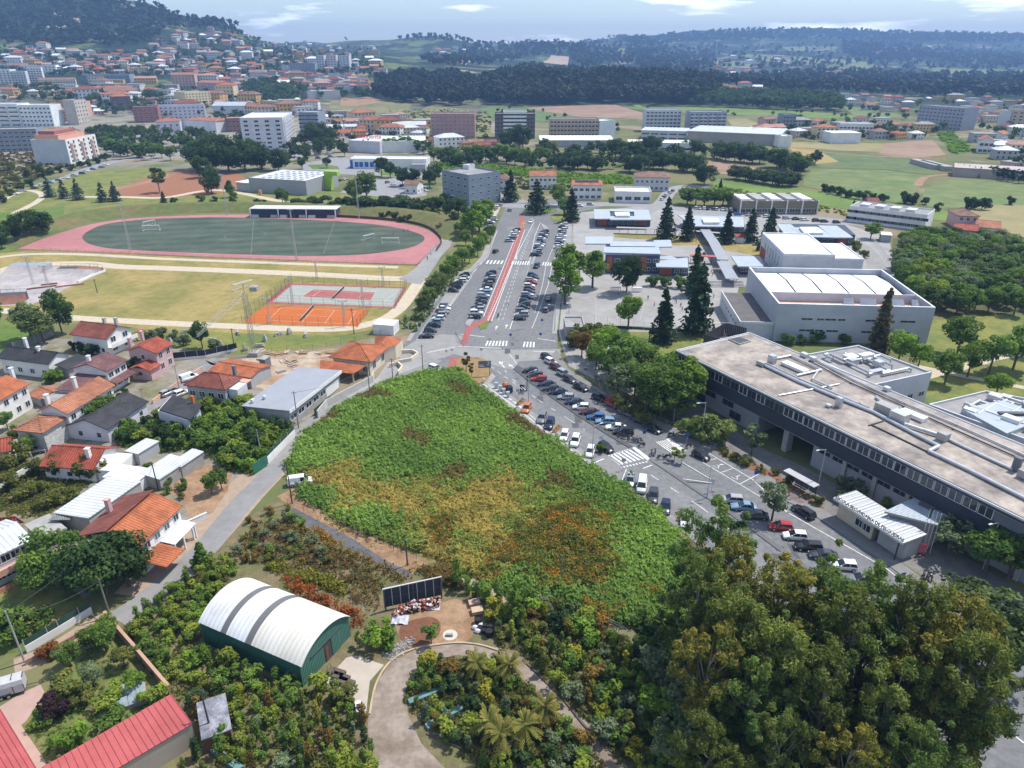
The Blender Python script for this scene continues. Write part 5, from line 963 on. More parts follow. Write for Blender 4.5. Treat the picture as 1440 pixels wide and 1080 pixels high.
FM_=[(farmesh('hip',13,11,6.2,2.2),'hipped'),(farmesh('gable',14,10,6.2,2.2),'gabled'),(farmesh('gable',10,9,3.6,1.8),'low'),(farmesh('flat',16,12,6.4,1),'flat'),(farmesh('hip',20,12,9,2.4),'tall'),(farmesh('gable',24,10,6,2),'long')]
WC=[(WH,'white'),(WH,'white'),(CREAM,'cream'),(LGREY,'pale grey'),(PINK,'pink'),(OCHRE,'ochre'),(GREY,'grey'),(WH,'white')]
RC=[(T_DOR,'faded orange'),(mat('tiles_pinkish',(.36,.20,.15),.2,1.),'pinkish'),(T_BR,'brown red'),(T_OLD,'weathered brown'),(T_OR,'orange'),(RF_W,'white'),(T_OLD,'weathered brown'),(RF_D,'grey'),(RF_L,'pale sheet')]
TAKEN=[]
def scatter_houses(name,poly,n,place,group,mind,ids=None,shrink=1.,seed=1):
 rr=random.Random(seed);poly=pts(poly);us=[p[0] for p in poly];vs=[p[1] for p in poly];c=[];tries=0
 while len(c)<n and tries<6000:
  tries+=1;u,v=rr.uniform(min(us),max(us)),rr.uniform(min(vs),max(vs))
  if inpoly([u],[v],poly)[0] and all(abs(u-a)>mind or abs(v-b)>mind*.42 for a,b in TAKEN):c.append((u,v));TAKEN.append((u,v))
 p,ok=Pn([q[0] for q in c],[q[1] for q in c])
 for (u,v),w,k in zip(c,p,ok):
  if not k:continue
  me,sh=FM_[rr.choice(ids or [0,0,1,1,2,3,4])];wm,wn=rr.choice(WC);rm,rn=rr.choice(RC)
  if sh=='flat':rm,rn=RF_D,'grey'
  o=link(bpy.data.objects.new(name,me));o.location=w;o.rotation_euler=(0,0,rr.uniform(-.5,.7));s=shrink*rr.uniform(.85,1.2);o.scale=(s,s,s);omat(o,wm,0);omat(o,rm,1)
  tag(o,'%s %s house with a %s roof %s'%(wn,sh,rn,place),'house',group)
scatter_houses('hillside_house','0,68 60,66 130,78 200,74 232,52 300,42 345,50 420,58 480,62 520,66 540,80 540,108 430,100 400,98 320,108 200,106 0,104',200,'on the left hillside','houses on the left hillside',7.5,shrink=1.25,seed=3)
scatter_houses('town_house','130,104 240,106 250,100 330,108 400,104 440,108 520,112 520,128 430,132 380,118 330,128 240,100 130,102',60,'in the left town','houses in the left town',9,shrink=1.2,seed=5)
scatter_houses('town_block','130,112 240,118 250,140 160,150 120,142',12,'in the town middle','blocks in the left town',16,ids=[4,3,5],shrink=1.5,seed=31)
scatter_houses('town_block','300,140 420,150 440,165 330,165 230,158 230,146',12,'behind the white apartments','blocks behind the white apartments',16,ids=[4,3,5],shrink=1.5,seed=32)
scatter_houses('town_house','1040,188 1100,186 1100,196 1040,196',8,'behind the factory roof','houses behind the factory',12,seed=33)
scatter_houses('town_house','610,205 690,203 690,214 620,214',6,'before the salmon apartments','houses before the salmon apartments',14,seed=34)
scatter_houses('town_house','0,124 120,122 120,140 0,142',14,'behind the white blocks','houses behind the white blocks',10,seed=41)
scatter_houses('town_house','190,128 340,128 440,150 440,168 330,150 190,150',26,'before the pink terraces','houses before the pink terraces',10,seed=42)
scatter_houses('town_block','440,176 490,170 600,172 600,190 490,186 440,190',12,'around the dark apartments','blocks around the dark apartments',13,ids=[4,3,5,0],shrink=1.2,seed=43)
scatter_houses('town_house','70,138 118,138 160,140 160,160 125,165 70,140',9,'between the left apartment blocks','houses between the left apartment blocks',13,seed=6)
scatter_houses('town_house','440,165 500,163 560,168 600,180 600,195 480,194 440,188',26,'behind the supermarket','houses behind the supermarket',13,seed=8)
scatter_houses('village_house','1075,176 1140,178 1230,172 1300,184 1290,196 1216,196 1214,188 1140,196 1075,192',18,'at the field edge','houses at the field edge',16,seed=9)
scatter_houses('village_house','1186,134 1260,140 1290,150 1280,162 1240,158 1186,148',16,'below the right wood','houses below the right wood',11,seed=10)
scatter_houses('village_house','1290,140 1440,142 1470,150 1470,170 1400,172 1355,178 1350,150',26,'in the right suburb','houses in the right suburb',12,seed=11)
scatter_houses('village_house','1355,182 1400,186 1470,186 1470,245 1410,240 1400,225 1375,195',16,'at the right edge','houses at the right edge',17,seed=12)
scatter_houses('far_house','1000,96 1080,98 1180,104 1200,110 1100,110 1010,108',26,'in the far valley','houses in the far valley',7,ids=[4,5,3],shrink=1.3,seed=13)
scatter_houses('valley_house','960,80 1120,82 1130,94 980,96',22,'across the far valley','houses across the far valley',8,ids=[4,5,3],shrink=1.4,seed=51)
scatter_houses('valley_house','1130,68 1310,66 1310,80 1150,84',16,'on the far right slope','houses on the far right slope',9,ids=[4,5,3],shrink=1.5,seed=52)
scatter_houses('wood_house','1012,126 1064,124 1066,132 1014,133',7,'in the wood clearing','houses in the wood clearing',10,seed=14)
scatter_houses('far_house','590,74 640,66 680,64 690,70 640,84 600,86',12,'on the far ridge','houses on the far ridge',8,ids=[4,5,3],shrink=1.2,seed=15)
# ================================================================= VEGETATION
def leaves(c,r,n,size,rng,squash=1.,up=.45,shell=.55,aspect=1.6,droop=0.):
 """n leaf-sized quads spread through a clump; returns corners (n,4,3)"""
 d=rng.normal(size=(n,3));d/=np.linalg.norm(d,axis=1)[:,None]
 q=np.asarray(c)+d*(r*(shell+(1-shell)*rng.random(n)**.6))[:,None]*np.array([1,1,squash])
 nn=d*.9+rng.normal(size=(n,3))*.55+np.array([0,0,up]);nn/=np.linalg.norm(nn,axis=1)[:,None]
 a=np.cross(nn,rng.normal(size=(n,3)));a/=np.linalg.norm(a,axis=1)[:,None];b=np.cross(nn,a)
 if droop:b[:,2]-=droop;
 s=size*(.6+.8*rng.random(n));a=a*s[:,None];b=b*(s*aspect)[:,None]
 return np.stack([q-a*.5-b*.5,q+a*.5-b*.35,q+a*.35+b*.5,q-a*.4+b*.45],1)
class Crown:
 def __init__(s,seed):s.q=[];s.t=[];s.rng=np.random.default_rng(seed)
 def clump(s,c,r,n,size,tint=None,**k):
  L=leaves(c,r,n,size,s.rng,**k);s.q.append(L);b=s.rng.random() if tint is None else tint
  s.t.append(np.repeat(np.clip(b+s.rng.normal(0,.16,n),0,1),4));return s
 def arrays(s):Q=np.concatenate(s.q).reshape(-1,3);return Q,np.arange(len(Q)).reshape(-1,4),np.concatenate(s.t)
 def mesh(s,name,m):V,F,T=s.arrays();return npmesh(name,V,F,m,T)
def FC(n,a,b,**k):return foliage('leaves_'+n,a,b,**k)
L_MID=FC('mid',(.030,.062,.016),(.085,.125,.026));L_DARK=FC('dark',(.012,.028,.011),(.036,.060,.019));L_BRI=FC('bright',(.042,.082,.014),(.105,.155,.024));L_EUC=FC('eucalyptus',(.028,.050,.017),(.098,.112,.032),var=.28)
L_CON=FC('conifer',(.008,.018,.010),(.024,.042,.018),trans=.1);L_BLUE=FC('blue_conifer',(.013,.028,.026),(.032,.052,.048),trans=.1);L_GREY=FC('grey',(.042,.062,.038),(.10,.12,.078));L_YEL=FC('yellow',(.08,.09,.012),(.17,.15,.022));L_GOLD=FC('gold',(.12,.07,.01),(.24,.13,.015));L_RED=FC('red',(.06,.022,.01),(.14,.05,.016));L_PUR=FC('purple',(.012,.007,.01),(.028,.013,.017));L_OLIVE=FC('olive',(.038,.050,.015),(.098,.098,.027));L_YG=FC('yellow_green',(.058,.088,.016),(.135,.155,.026));L_FAR=FC('far_wood',(.005,.011,.006),(.017,.026,.011),trans=.15);L_PALM=FC('palm',(.05,.06,.016),(.15,.13,.036));L_BRAM=FC('bramble',(.068,.13,.04),(.225,.305,.088),trans=.42);L_DRYG=FC('dry_grass',(.13,.12,.034),(.32,.245,.085));L_RUST=FC('rust',(.085,.058,.015),(.24,.125,.026));L_VINE=FC('vine',(.045,.082,.014),(.115,.165,.025))
BARK=mat('bark',(.11,.085,.065),.3,2.);BARKG=mat('grey_bark',(.20,.175,.15),.3,2.)
def trunkmesh(h,r,limbs,seed,m=BARK):
 rr=random.Random(seed);b=MB();b.bar((0,0,-.3),(0,0,h*.45),r,r*.75,7);b.bar((0,0,h*.45),(rr.uniform(-.1,.1)*h*.3,0,h),r*.75,r*.25,6)
 for i in range(limbs):
  a=6.283*i/limbs+rr.random();z=h*rr.uniform(.35,.8);l=h*rr.uniform(.3,.5);b.bar((0,0,z),(math.cos(a)*l*.7,math.sin(a)*l*.7,z+l*.7),r*.4,r*.1,5)
 return b.mesh('trunk',m)
PROTO={}
def add_proto(kind,crown,trunk):PROTO.setdefault(kind,[]).append((crown,trunk))
def mk_round(kind,n,lm,hgt=1.,cr=.36,cz=.62,sq=.95,cl=26,nl=100,size=.027,seed=0,tr=.025,top=0.,base=.1):
 """trees are modelled 1 m tall and scaled"""
 for k in range(n):
  c=Crown(seed+k);g=c.rng
  for i in range(cl):
   d=g.normal(size=3);d/=np.linalg.norm(d);rad=cr*g.uniform(.45,.82)
   p=np.array([d[0]*rad,d[1]*rad,d[2]*rad*sq*(1-cz if d[2]>0 else cz-base)/cr*.9])
   if top and p[2]>0:p[:2]*=1-top*p[2]/(1-cz)
   c.clump(p+np.array([0,0,cz]),cr*g.uniform(.26,.40),nl,size,squash=.8)
  add_proto(kind,c.mesh('crown',lm),trunkmesh(cz,tr,5,seed+k))
mk_round('round_tree',3,L_MID,seed=10);mk_round('oval_tree',3,L_BRI,cr=.27,cz=.56,sq=1.,cl=30,nl=110,size=.022,seed=20,top=.35,base=.12)
mk_round('broad_tree',3,L_DARK,cr=.46,cz=.58,cl=34,nl=110,size=.028,seed=30,base=.02);mk_round('loose_tree',2,L_GREY,cr=.34,cz=.6,cl=18,nl=60,size=.03,seed=40)
mk_round('young_tree',2,L_BRI,cr=.2,cz=.62,cl=12,nl=36,size=.04,seed=45,top=.4,tr=.014);mk_round('bush',3,L_MID,cr=.56,cz=.46,cl=14,nl=80,size=.058,seed=50,tr=.03,base=.02)
mk_round('poplar',2,L_MID,cr=.15,cz=.52,cl=30,nl=45,size=.024,seed=60,base=.06,tr=.014);mk_round('small_far_tree',3,L_DARK,cr=.42,cz=.56,cl=16,nl=30,size=.07,seed=70,base=.1)
def mk_conifer(kind,n,lm,w=.22,tiers=13,nl=110,size=.03,seed=0,base=.08,gaps=.2):
 for k in range(n):
  c=Crown(seed+k);g=c.rng
  for i in range(tiers):
   z=base+(1-base)*i/tiers;R_=w*(1-i/tiers)**.85+.012;m=max(3,int(9*(1-i/tiers)))
   for j in range(m):
    if g.random()<gaps*.5:continue
    a=6.283*(j+g.random()*.7)/m;rr=R_*g.uniform(.75,1.12)
    for f in (.35,.75):c.clump((math.cos(a)*rr*f,math.sin(a)*rr*f,z-.05*f+.02),R_*.3+.012,int(nl/m*.7)+4,size,squash=.45,up=.5)
  c.clump((0,0,.98),.016,12,size*.7,squash=2.)
  b=MB();b.bar((0,0,-.02),(0,0,.95),.018,.004,6);add_proto(kind,c.mesh('crown',lm),b.mesh('trunk',BARK))
mk_conifer('fir',3,L_CON,.24,seed=80);mk_conifer('blue_spruce',2,L_BLUE,.32,11,seed=84,base=.02);mk_conifer('cypress',2,L_DARK,.12,14,seed=88,base=.02,nl=80,size=.03,gaps=0);mk_conifer('cedar',2,L_CON,.42,9,150,.035,seed=90,base=.12)
def mk_pine(seed):
 c=Crown(seed);g=c.rng
 for i in range(22):
  a=g.random()*6.283;z=g.uniform(.4,.92);r_=.30*math.sqrt(max(.05,1-((z-.62)/.36)**2))*g.uniform(.4,1.);c.clump((math.cos(a)*r_,math.sin(a)*r_,z),g.uniform(.09,.14),90,.026,squash=.55)
 add_proto('pine',c.mesh('crown',FC('pine',(.020,.036,.016),(.050,.064,.024))),trunkmesh(.75,.022,7,seed))
mk_pine(95);mk_pine(96)
def mk_euc(seed):
 c=Crown(seed);g=c.rng;b=MB();hub=[(0,0,.0)]
 b.bar((0,0,-.02),(.02,.01,.4),.018,.013,7);b.bar((.02,.01,.4),(.0,.02,.8),.013,.004,6)
 for i in range(27):
  a=g.random()*6.283;z=g.uniform(.27,.97);R_=.235*math.sqrt(max(.03,1-((z-.58)/.44)**2))*g.uniform(.35,1.1);p=np.array([math.cos(a)*R_,math.sin(a)*R_,z])
  b.bar((.01,.01,max(.2,z-.24)),tuple(p*1.02),.007,.002,4,cap=False)
  t0=g.random()*.55+.35*max(0,(z-.5)/.5)
  for j in range(4):
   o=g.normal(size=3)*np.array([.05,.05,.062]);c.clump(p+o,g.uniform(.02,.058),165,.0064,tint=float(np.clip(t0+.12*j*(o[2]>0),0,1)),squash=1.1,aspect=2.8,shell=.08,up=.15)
 add_proto('eucalyptus',c.mesh('crown',L_EUC),b.mesh('trunk',BARKG))
for k in range(4):mk_euc(100+k)
def mk_palm(seed):
 g=np.random.default_rng(seed);Q=[];T=[]
 for i in range(26):
  a=6.283*i/26+g.random()*.3;el=g.uniform(-.5,1.2);L_=.52*g.uniform(.8,1.1)
  for j in range(9):
   s=j/9;x=L_*s*math.cos(el)*(1-.15*s);z=.6+L_*s*math.sin(el)-.35*L_*s*s;cx,cy=math.cos(a),math.sin(a)
   for sd in (-1,1):
    w=.06*(1-abs(s-.55));o=np.array([cx*x,cy*x,z]);f=np.array([cx,cy,math.sin(el)-.6*s])*.06;sdv=np.array([-cy*sd,cx*sd,-.35])*w
    Q.append([o,o+f*.5,o+sdv+f*1.3,o+sdv+f*.9]);T.append(np.full(4,np.clip((.25+.5*s if el>0 else .9)+g.normal()*.1,0,1)))
 Q=np.array(Q).reshape(-1,3);b=MB();b.bar((0,0,-.05),(0,0,.6),.05,.035,8)
 add_proto('palm',npmesh('crown',Q,np.arange(len(Q)).reshape(-1,4),L_PALM,np.concatenate(T)),b.mesh('trunk',mat('palm_trunk',(.11,.08,.055),.3,6.)))
mk_palm(1);mk_palm(2)
def mk_shrub(kind,n,lm,cl,nl,size,sq,seed,spread=.3,w=.5):
 for k in range(n):
  c=Crown(seed+k);g=c.rng
  for i in range(cl):d=g.normal(size=3);d/=np.linalg.norm(d);c.clump(np.array([d[0]*spread*w/.5,d[1]*spread*w/.5,.5+d[2]*.34*sq]),.2*w/.5*g.uniform(.7,1.2),nl,size,squash=sq)
  b=MB();b.bar((0,0,-.05),(0,0,.5),.025,.015,5)
  for q in range(3):b.bar((0,0,.15),(math.cos(q*2.1)*.2*w,math.sin(q*2.1)*.2*w,.6),.014,.006,4)
  add_proto(kind,c.mesh('crown',lm),b.mesh('trunk',BARK))
mk_shrub('nursery_shrub',4,L_MID,9,75,.06,1.,200);mk_shrub('upright_shrub',3,L_OLIVE,10,60,.04,1.5,210,.15,.32);mk_shrub('slender_shrub',2,L_OLIVE,8,26,.05,1.7,215,.07,.2)
NT={}
TREEPOS=[]
def tree(kind,loc,h,label,lm=None,group=None,wide=1.,name=None,tl=None):
 k=NT[kind]=NT.get(kind,-1)+1;cm,tm=PROTO[kind][k%len(PROTO[kind])]
 r=root(name or kind,label,'palm' if kind=='palm' else 'shrub' if 'shrub' in kind or kind=='bush' else 'tree',loc,R.uniform(0,6.28),group)
 r.scale=(h*wide,h*wide,h*R.uniform(.97,1.03))
 t=child('trunk',tm,r);o=child('crown',cm,r)
 if lm:omat(o,lm)
 TREEPOS.append((loc[0],loc[1]));return r
def trees(kind,s,place,lm=None,group=None,wide=1.,adj=''):
 """ "u,v,h ..." : foot of each tree in photo pixels and its height in metres; numbered from the left when there are several """
 l=sorted([q for q in pts(s)],key=lambda q:q[0]);nm=kind.replace('_',' ')
 if nm=='bush':nm='round bush'
 for i,q in enumerate(l):
  base='%s%s'%(adj+' ' if adj else '',nm) if 'tree' in nm or 'bush' in nm or 'shrub' in nm or nm in ('palm','poplar','cypress','cedar','fir','pine','eucalyptus','blue spruce') else nm
  lab=('%s %s'%(base,place)) if len(l)==1 else '%s %s, %s from the left'%(base,place,ordinal(i))
  k=1.3 if q[1]<312 and kind not in ('fir','cedar','pine','blue_spruce','bush') else 1.
  w=P(q[0],q[1],0) if q[1]>165 else P(q[0],q[1])
  if k>1:w.z-=q[2]*.1
  tree(kind,w,q[2]*k,lab,lm,group or (nm+'s '+place if len(l)>1 else None),wide)
  # --- beside the avenue and in the school grounds
trees('oval_tree','794,428,19 800,416,20','on the right kerb of the avenue',adj='tall bright green',wide=1.15);trees('oval_tree','833,404,15','in front of the two storey pavilion',adj='bright green',wide=1.25)
trees('broad_tree','881,412,15','in front of the pavilion annex',adj='dark rounded',wide=.85);trees('round_tree','883,464,12','at the edge of the school yard',L_BRI,adj='leafy lime green',wide=1.05)
trees('fir','931,482,17 979,470,22 975,415,17','on the school yard',adj='tall dark',wide=.95);trees('fir','936,336,18 966,338,15 1021,342,15 1054,340,15 1080,342,16','between the school pavilions',adj='dark',wide=1.1)
trees('cypress','1233,494,18','in front of the big sports hall',FC('brown_conifer',(.035,.035,.02),(.07,.06,.03)),adj='tall brownish',wide=1.3)
trees('bush','985,367,4 1010,345,4 1067,352,4','under the firs of the school',L_DARK);trees('bush','918,402,5 935,404,5 955,405,5 970,404,4','in the shrub row below the pavilion annex')
trees('bush','1108,484,4 1127,484,3 1146,482,4.5 1187,484,4','on the lawn before the sports hall',L_MID)
trees('round_tree','1345,500,13','behind the sports hall on the park lawn',adj='large',wide=1.1);trees('round_tree','1262,512,10 1290,520,8','behind the ducted school wing',L_BRI,wide=1.1)
trees('round_tree','1328,540,10 1360,530,10 1390,526,12 1424,520,13 1460,500,13','in the row on the park lawn',L_MID,wide=1.1);trees('round_tree','1399,560,7','on the dry lawn behind the right wing',L_BRI,wide=1.2);trees('round_tree','1224,336,8','beside the street behind the gymnasium',L_BRI,wide=1.5)
trees('bush','1203,352,5 1214,362,4 1198,372,5','along the curved service road',L_OLIVE)
trees('oval_tree','952,592,13 962,580,15','at the near corner of the school building',L_BRI,wide=1.3);trees('round_tree','911,582,14','between the parking and the school',L_MID,wide=1.);trees('round_tree','866,540,11 880,520,11 900,532,11','in the clump beside the service road',L_MID,wide=1.1)
trees('round_tree','842,508,9 858,498,9 872,506,9 846,490,7','in the clump below the porter lodge',L_BRI,wide=1.1);trees('round_tree','818,502,8','in the clump beside the parked cars',FC('copper',(.055,.032,.01),(.13,.08,.02)),adj='copper brown',wide=1.1)
trees('round_tree','928,590,10 892,558,10 918,572,11 856,532,9 884,545,9 936,552,11 838,520,8','in the green belt before the school',L_MID,wide=1.15);trees('loose_tree','868,560,10','behind the parked red car',adj='silvery',wide=1.3);trees('bush','806,488,6 820,478,6 830,472,5 846,470,4','beside the porter lodge',L_OLIVE);trees('bush','1008,508,4 975,510,4 990,515,5 935,516,5 950,512,5','on the school lawn',L_MID)
trees('young_tree','934,532,7 946,524,7 1005,548,5','on the school lawn',L_BRI);trees('bush','925,575,5 890,585,5 905,597,4 870,575,4','along the shaded pavement',L_OLIVE)
trees('bush','975,612,6.5 995,620,7 1012,622,6','in front of the overhanging school floor',FC('pale_yellow_green',(.065,.09,.028),(.13,.155,.05)),wide=1.1);trees('young_tree','1056,640,8','on the slope before the undercroft',L_GREY,wide=1.5)
trees('bush','1190,700,5','behind the gatehouse roof',L_GREY,wide=1.1);trees('bush','1248,716,3','between the gatehouse roofs',L_YG);trees('loose_tree','1332,780,8','right of the gatehouse pavilion',L_GREY,wide=1.4);trees('round_tree','1384,806,9 1418,812,10 1450,815,10','along the school front at the right edge',L_MID,wide=1.2)
trees('young_tree','948,648,4 958,652,3.6 886,676,2.5','planted in the median beside the crossing',L_YG,wide=1.4);trees('loose_tree','1085,732,9','over the parked red car',L_GREY,wide=1.)
trees('bush','845,636,2.2','on the pavement beside the crossing',L_MID);trees('bush','1035,648,2 1050,655,2.2 1068,662,1.6 1090,667,1.8 1110,680,2 1150,708,2.4 1020,640,1.5','on the planted slope by the service road',L_OLIVE)
trees('round_tree','597,446,8 604,434,8.5 611,424,9 618,412,8.5','in the near hedge left of the avenue',FC('grey_green',(.035,.055,.02),(.075,.095,.035)),wide=1.);trees('round_tree','628,398,9 638,388,9 650,378,9 660,370,8 672,360,9','in the middle hedge left of the avenue',L_MID,wide=1.)
trees('oval_tree','664,335,15 674,326,16 684,316,13','left of the upper parking rows',L_BRI,wide=1.4);trees('round_tree','655,345,8 645,332,7 690,340,8 680,350,8','left of the upper parking rows',L_MID)
trees('cedar','755,300,17','on the roundabout at the end of the avenue',wide=1.);trees('fir','718,283,17','behind the roundabout left of the cedar',adj='dark',wide=1.4);trees('fir','803,312,17','on the verge at the top right of the avenue',adj='dark',wide=1.1);trees('round_tree','785,290,11 793,302,8','right of the roundabout',L_MID)
# --- park on the left
trees('pine','225,271,15','on the bare earth of the park',adj='spreading');trees('blue_spruce','70,277,12 91,279,11 111,281,12','beside the curved path',wide=1.1);trees('blue_spruce','145,284,11 163,283,11','in the pair beside the bare earth',wide=1.1);trees('fir','231,287,7','at the rim of the grass bank',L_DARK,wide=1.4)
trees('broad_tree','280,238,18 300,240,21 322,242,22 345,240,20 368,238,17 392,240,14','in the big dark clump below the white apartments',wide=1.1);trees('broad_tree','298,272,13 286,250,13','left of the lime portal store',wide=.85)
trees('broad_tree','22,340,12 40,334,13 62,330,12','in the clump at the left end of the track');trees('broad_tree','3,350,11','at the left edge beside the track',wide=1.);trees('round_tree','398,290,9','in front of the lime portal store',wide=1.);trees('oval_tree','324,278,9 330,290,8','beside the track bank',L_MID)
trees('bush','283,286,5 302,286,4.5 245,286,4 362,288,4 372,290,4','along the rim of the track bank',L_DARK);trees('bush','538,307,4 548,306,4 556,309,4.5 566,312,4 575,310,4','on the bank behind the right end of the track',L_DARK);trees('bush','618,322,3.5 629,318,4 600,305,5 610,300,5','beside the path round the track',L_OLIVE)
trees('broad_tree','88,470,14','at the edge of the dry field',adj='large dark',wide=.75);trees('oval_tree','45,478,12 62,482,11','below the skate park',FC('silver_green',(.042,.06,.026),(.095,.115,.05)),wide=1.5);trees('oval_tree','-4,460,10','at the left edge below the skate park',L_BRI,wide=1.3)
trees('round_tree','516,282,15 500,285,12','in the car park behind the track',L_MID);trees('round_tree','537,248,12 549,250,10','before the white store with blue panels',L_DARK);trees('round_tree','566,262,11 582,264,11 604,264,12 612,258,11','around the small brown roofed house',L_DARK)
trees('bush','420,292,6 436,291,7 455,293,7 470,294,7 487,295,8 508,297,9 527,297,9 545,296,9 562,297,9 580,299,9 597,300,9 612,296,8','in the hedge behind the track',L_DARK,wide=1.5)
trees('round_tree','632,308,9 645,304,9 655,312,9 640,318,8','below the blue grey office block',L_DARK);trees('bush','630,296,5 618,290,6 625,284,6','left of the blue grey office block',L_MID)
trees('cypress','512,214,9 519,213,9 528,214,7','before the supermarket wall',wide=1.4);trees('poplar','543,214,12 551,213,13 559,213,11 567,212,13 577,213,13 587,215,12 596,217,12 605,216,11','in the row before the white supermarket wing',wide=1.5)
trees('poplar','654,227,12 663,227,11 670,228,13 675,230,15 683,226,12 690,230,11','in the row behind the vineyard',L_MID,wide=1.4);trees('broad_tree','723,205,17 735,210,18 712,210,14','in front of the dark brown apartments',wide=.9)
trees('round_tree','610,228,11 620,230,11 632,230,12 642,230,11 648,234,9','left of the poplar row',L_MID);trees('round_tree','700,228,13 712,230,13 724,232,12 738,234,12 750,232,10','right of the poplar row',L_MID)
trees('round_tree','758,226,10 770,228,10 765,212,10','before the long beige apartments',L_MID);trees('round_tree','778,214,9','before the long beige apartments',L_YEL,adj='yellow');trees('broad_tree','800,236,10 812,238,11 826,238,10 838,240,9','in the copse above the vineyard',wide=1.2)
trees('round_tree','865,222,14 878,224,13 893,224,13 908,222,14 919,218,14','in the tree belt before the works',L_DARK,wide=1.3);trees('broad_tree','885,242,10 900,243,11 918,238,12 932,238,12','in the copse behind the pale villa',wide=1.25)
trees('broad_tree','955,240,11 966,242,12 980,242,11 990,260,12','in the copse left of the ploughed field',wide=1.2);trees('round_tree','976,222,13 987,222,10','at the end of the white workshop',L_DARK)
trees('broad_tree','1008,223,12 1020,226,12 1033,228,13 1046,228,13 1058,230,13 1068,230,12','in the upper belt of the field trees',wide=1.15);trees('broad_tree','1092,236,13 1103,240,14 1116,246,13 1128,240,10','in the rounded copse of the fields',wide=1.2)
trees('broad_tree','1035,252,8 1048,254,8 1060,256,8 1073,258,8 1086,260,8 1100,262,9 1112,262,8','in the long low copse before the ploughed field',wide=1.5);trees('round_tree','1146,232,10','alone beside the ochre field',L_DARK)
trees('bush','1160,270,6 1170,273,6 1180,275,6 1192,278,6 1204,280,6 1216,282,6 1228,284,6 1240,285,6 1272,286,7 1282,287,7 1300,288,5','in the field hedge',L_DARK);trees('bush','1364,294,8 1380,295,8 1420,288,5 1318,297,5','beside the stubble field',L_DARK)
trees('fir','1013,264,6 1200,290,4','at the meadow edge',L_DARK);trees('round_tree','966,288,9 978,289,9 990,290,9 1004,290,9 1016,290,9 1028,290,9','in the row behind the school street',L_MID,wide=1.5)
trees('poplar','1122,178,14 1127,180,13','beside the small blue grey block',L_DARK,wide=1.5);trees('poplar','1390,250,8 1396,251,9 1403,252,8 1410,254,9 1417,255,8 1424,256,9 1432,258,9 1440,258,9','in the row before the farm shed',L_DARK,wide=1.3)
trees('cypress','1344,246,6 1352,247,6 1360,248,6 1368,249,6 1376,250,6','in the clipped row by the clamps',wide=1.4)
trees('bush','60,249,6 72,246,6 86,243,6 100,240,6 115,236,6 126,234,6 138,230,7 150,226,7 30,268,6 45,262,6 15,275,5','in the street row at the stepped apartments',L_DARK);trees('poplar','160,218,14 170,220,11 180,220,12 193,222,12 200,221,12 140,205,12 147,210,12','in the avenue below the brick apartments',L_MID,wide=1.9)
trees('round_tree','130,200,13 142,196,13 155,195,13 166,196,12 178,195,12 190,196,12 200,194,12','in the park left of the warehouse',L_DARK);trees('round_tree','210,215,9 218,219,9 228,222,10 240,226,10 245,205,7 258,205,7 270,204,7','beside the pale sports ground',L_MID)
trees('broad_tree','440,205,18 452,200,17 462,205,15 448,218,12','beside the supermarket car park',wide=.8);trees('round_tree','432,226,11 485,220,10 425,238,8 460,236,7','around the supermarket car park',L_DARK);trees('bush','5,285,7 20,258,8 38,250,8 55,242,8 12,240,8','on the wild slope at the left edge',L_OLIVE)
# --- grove on the right (walnut grove, many crowns)
def grove(kind,poly,n,hmin,hmax,lab,group,mats,mind,seed,wide=1.,name=None):
 rr=random.Random(seed);poly=pts(poly);us=[p[0] for p in poly];vs=[p[1] for p in poly];c=[];t=0
 while len(c)<n and t<8000:
  t+=1;u,v=rr.uniform(min(us),max(us)),rr.uniform(min(vs),max(vs))
  if not inpoly([u],[v],poly)[0]:continue
  w=P(u,v,0) if v>165 else P(u,v)
  if all((w-q).length>mind for q,_,_ in c):c.append((w,u,v))
 for w,u,v in c:
  m=rr.choice(mats);d=('back','middle','front')[min(2,int(3*(v-min(vs))/(max(vs)-min(vs))))];e=('left','centre','right')[min(2,int(3*(u-min(us))/(max(us)-min(us))))]
  tree(kind,w,rr.uniform(hmin,hmax),lab%(m.name[7:].replace('_',' ').replace('mid','green').replace('walnut','dusty green'),d+' '+e),m,group,wide,name)
 return len(c)
grove('round_tree','1262,350 1300,342 1440,352 1500,360 1500,440 1345,448 1290,435 1262,400',140,8,10.5,'%s tree, %s of the dense plantation','trees of the grove',[L_GREY,L_MID,FC('walnut',(.03,.052,.024),(.075,.10,.048)),L_MID],3.4,21,1.15)
grove('round_tree','1262,345 1300,345 1330,420 1320,440 1285,425 1262,390',12,9,11,'%s taller tree, %s of the plantation edge','edge trees of the grove',[L_BRI,L_YG],4.5,22,1.05)
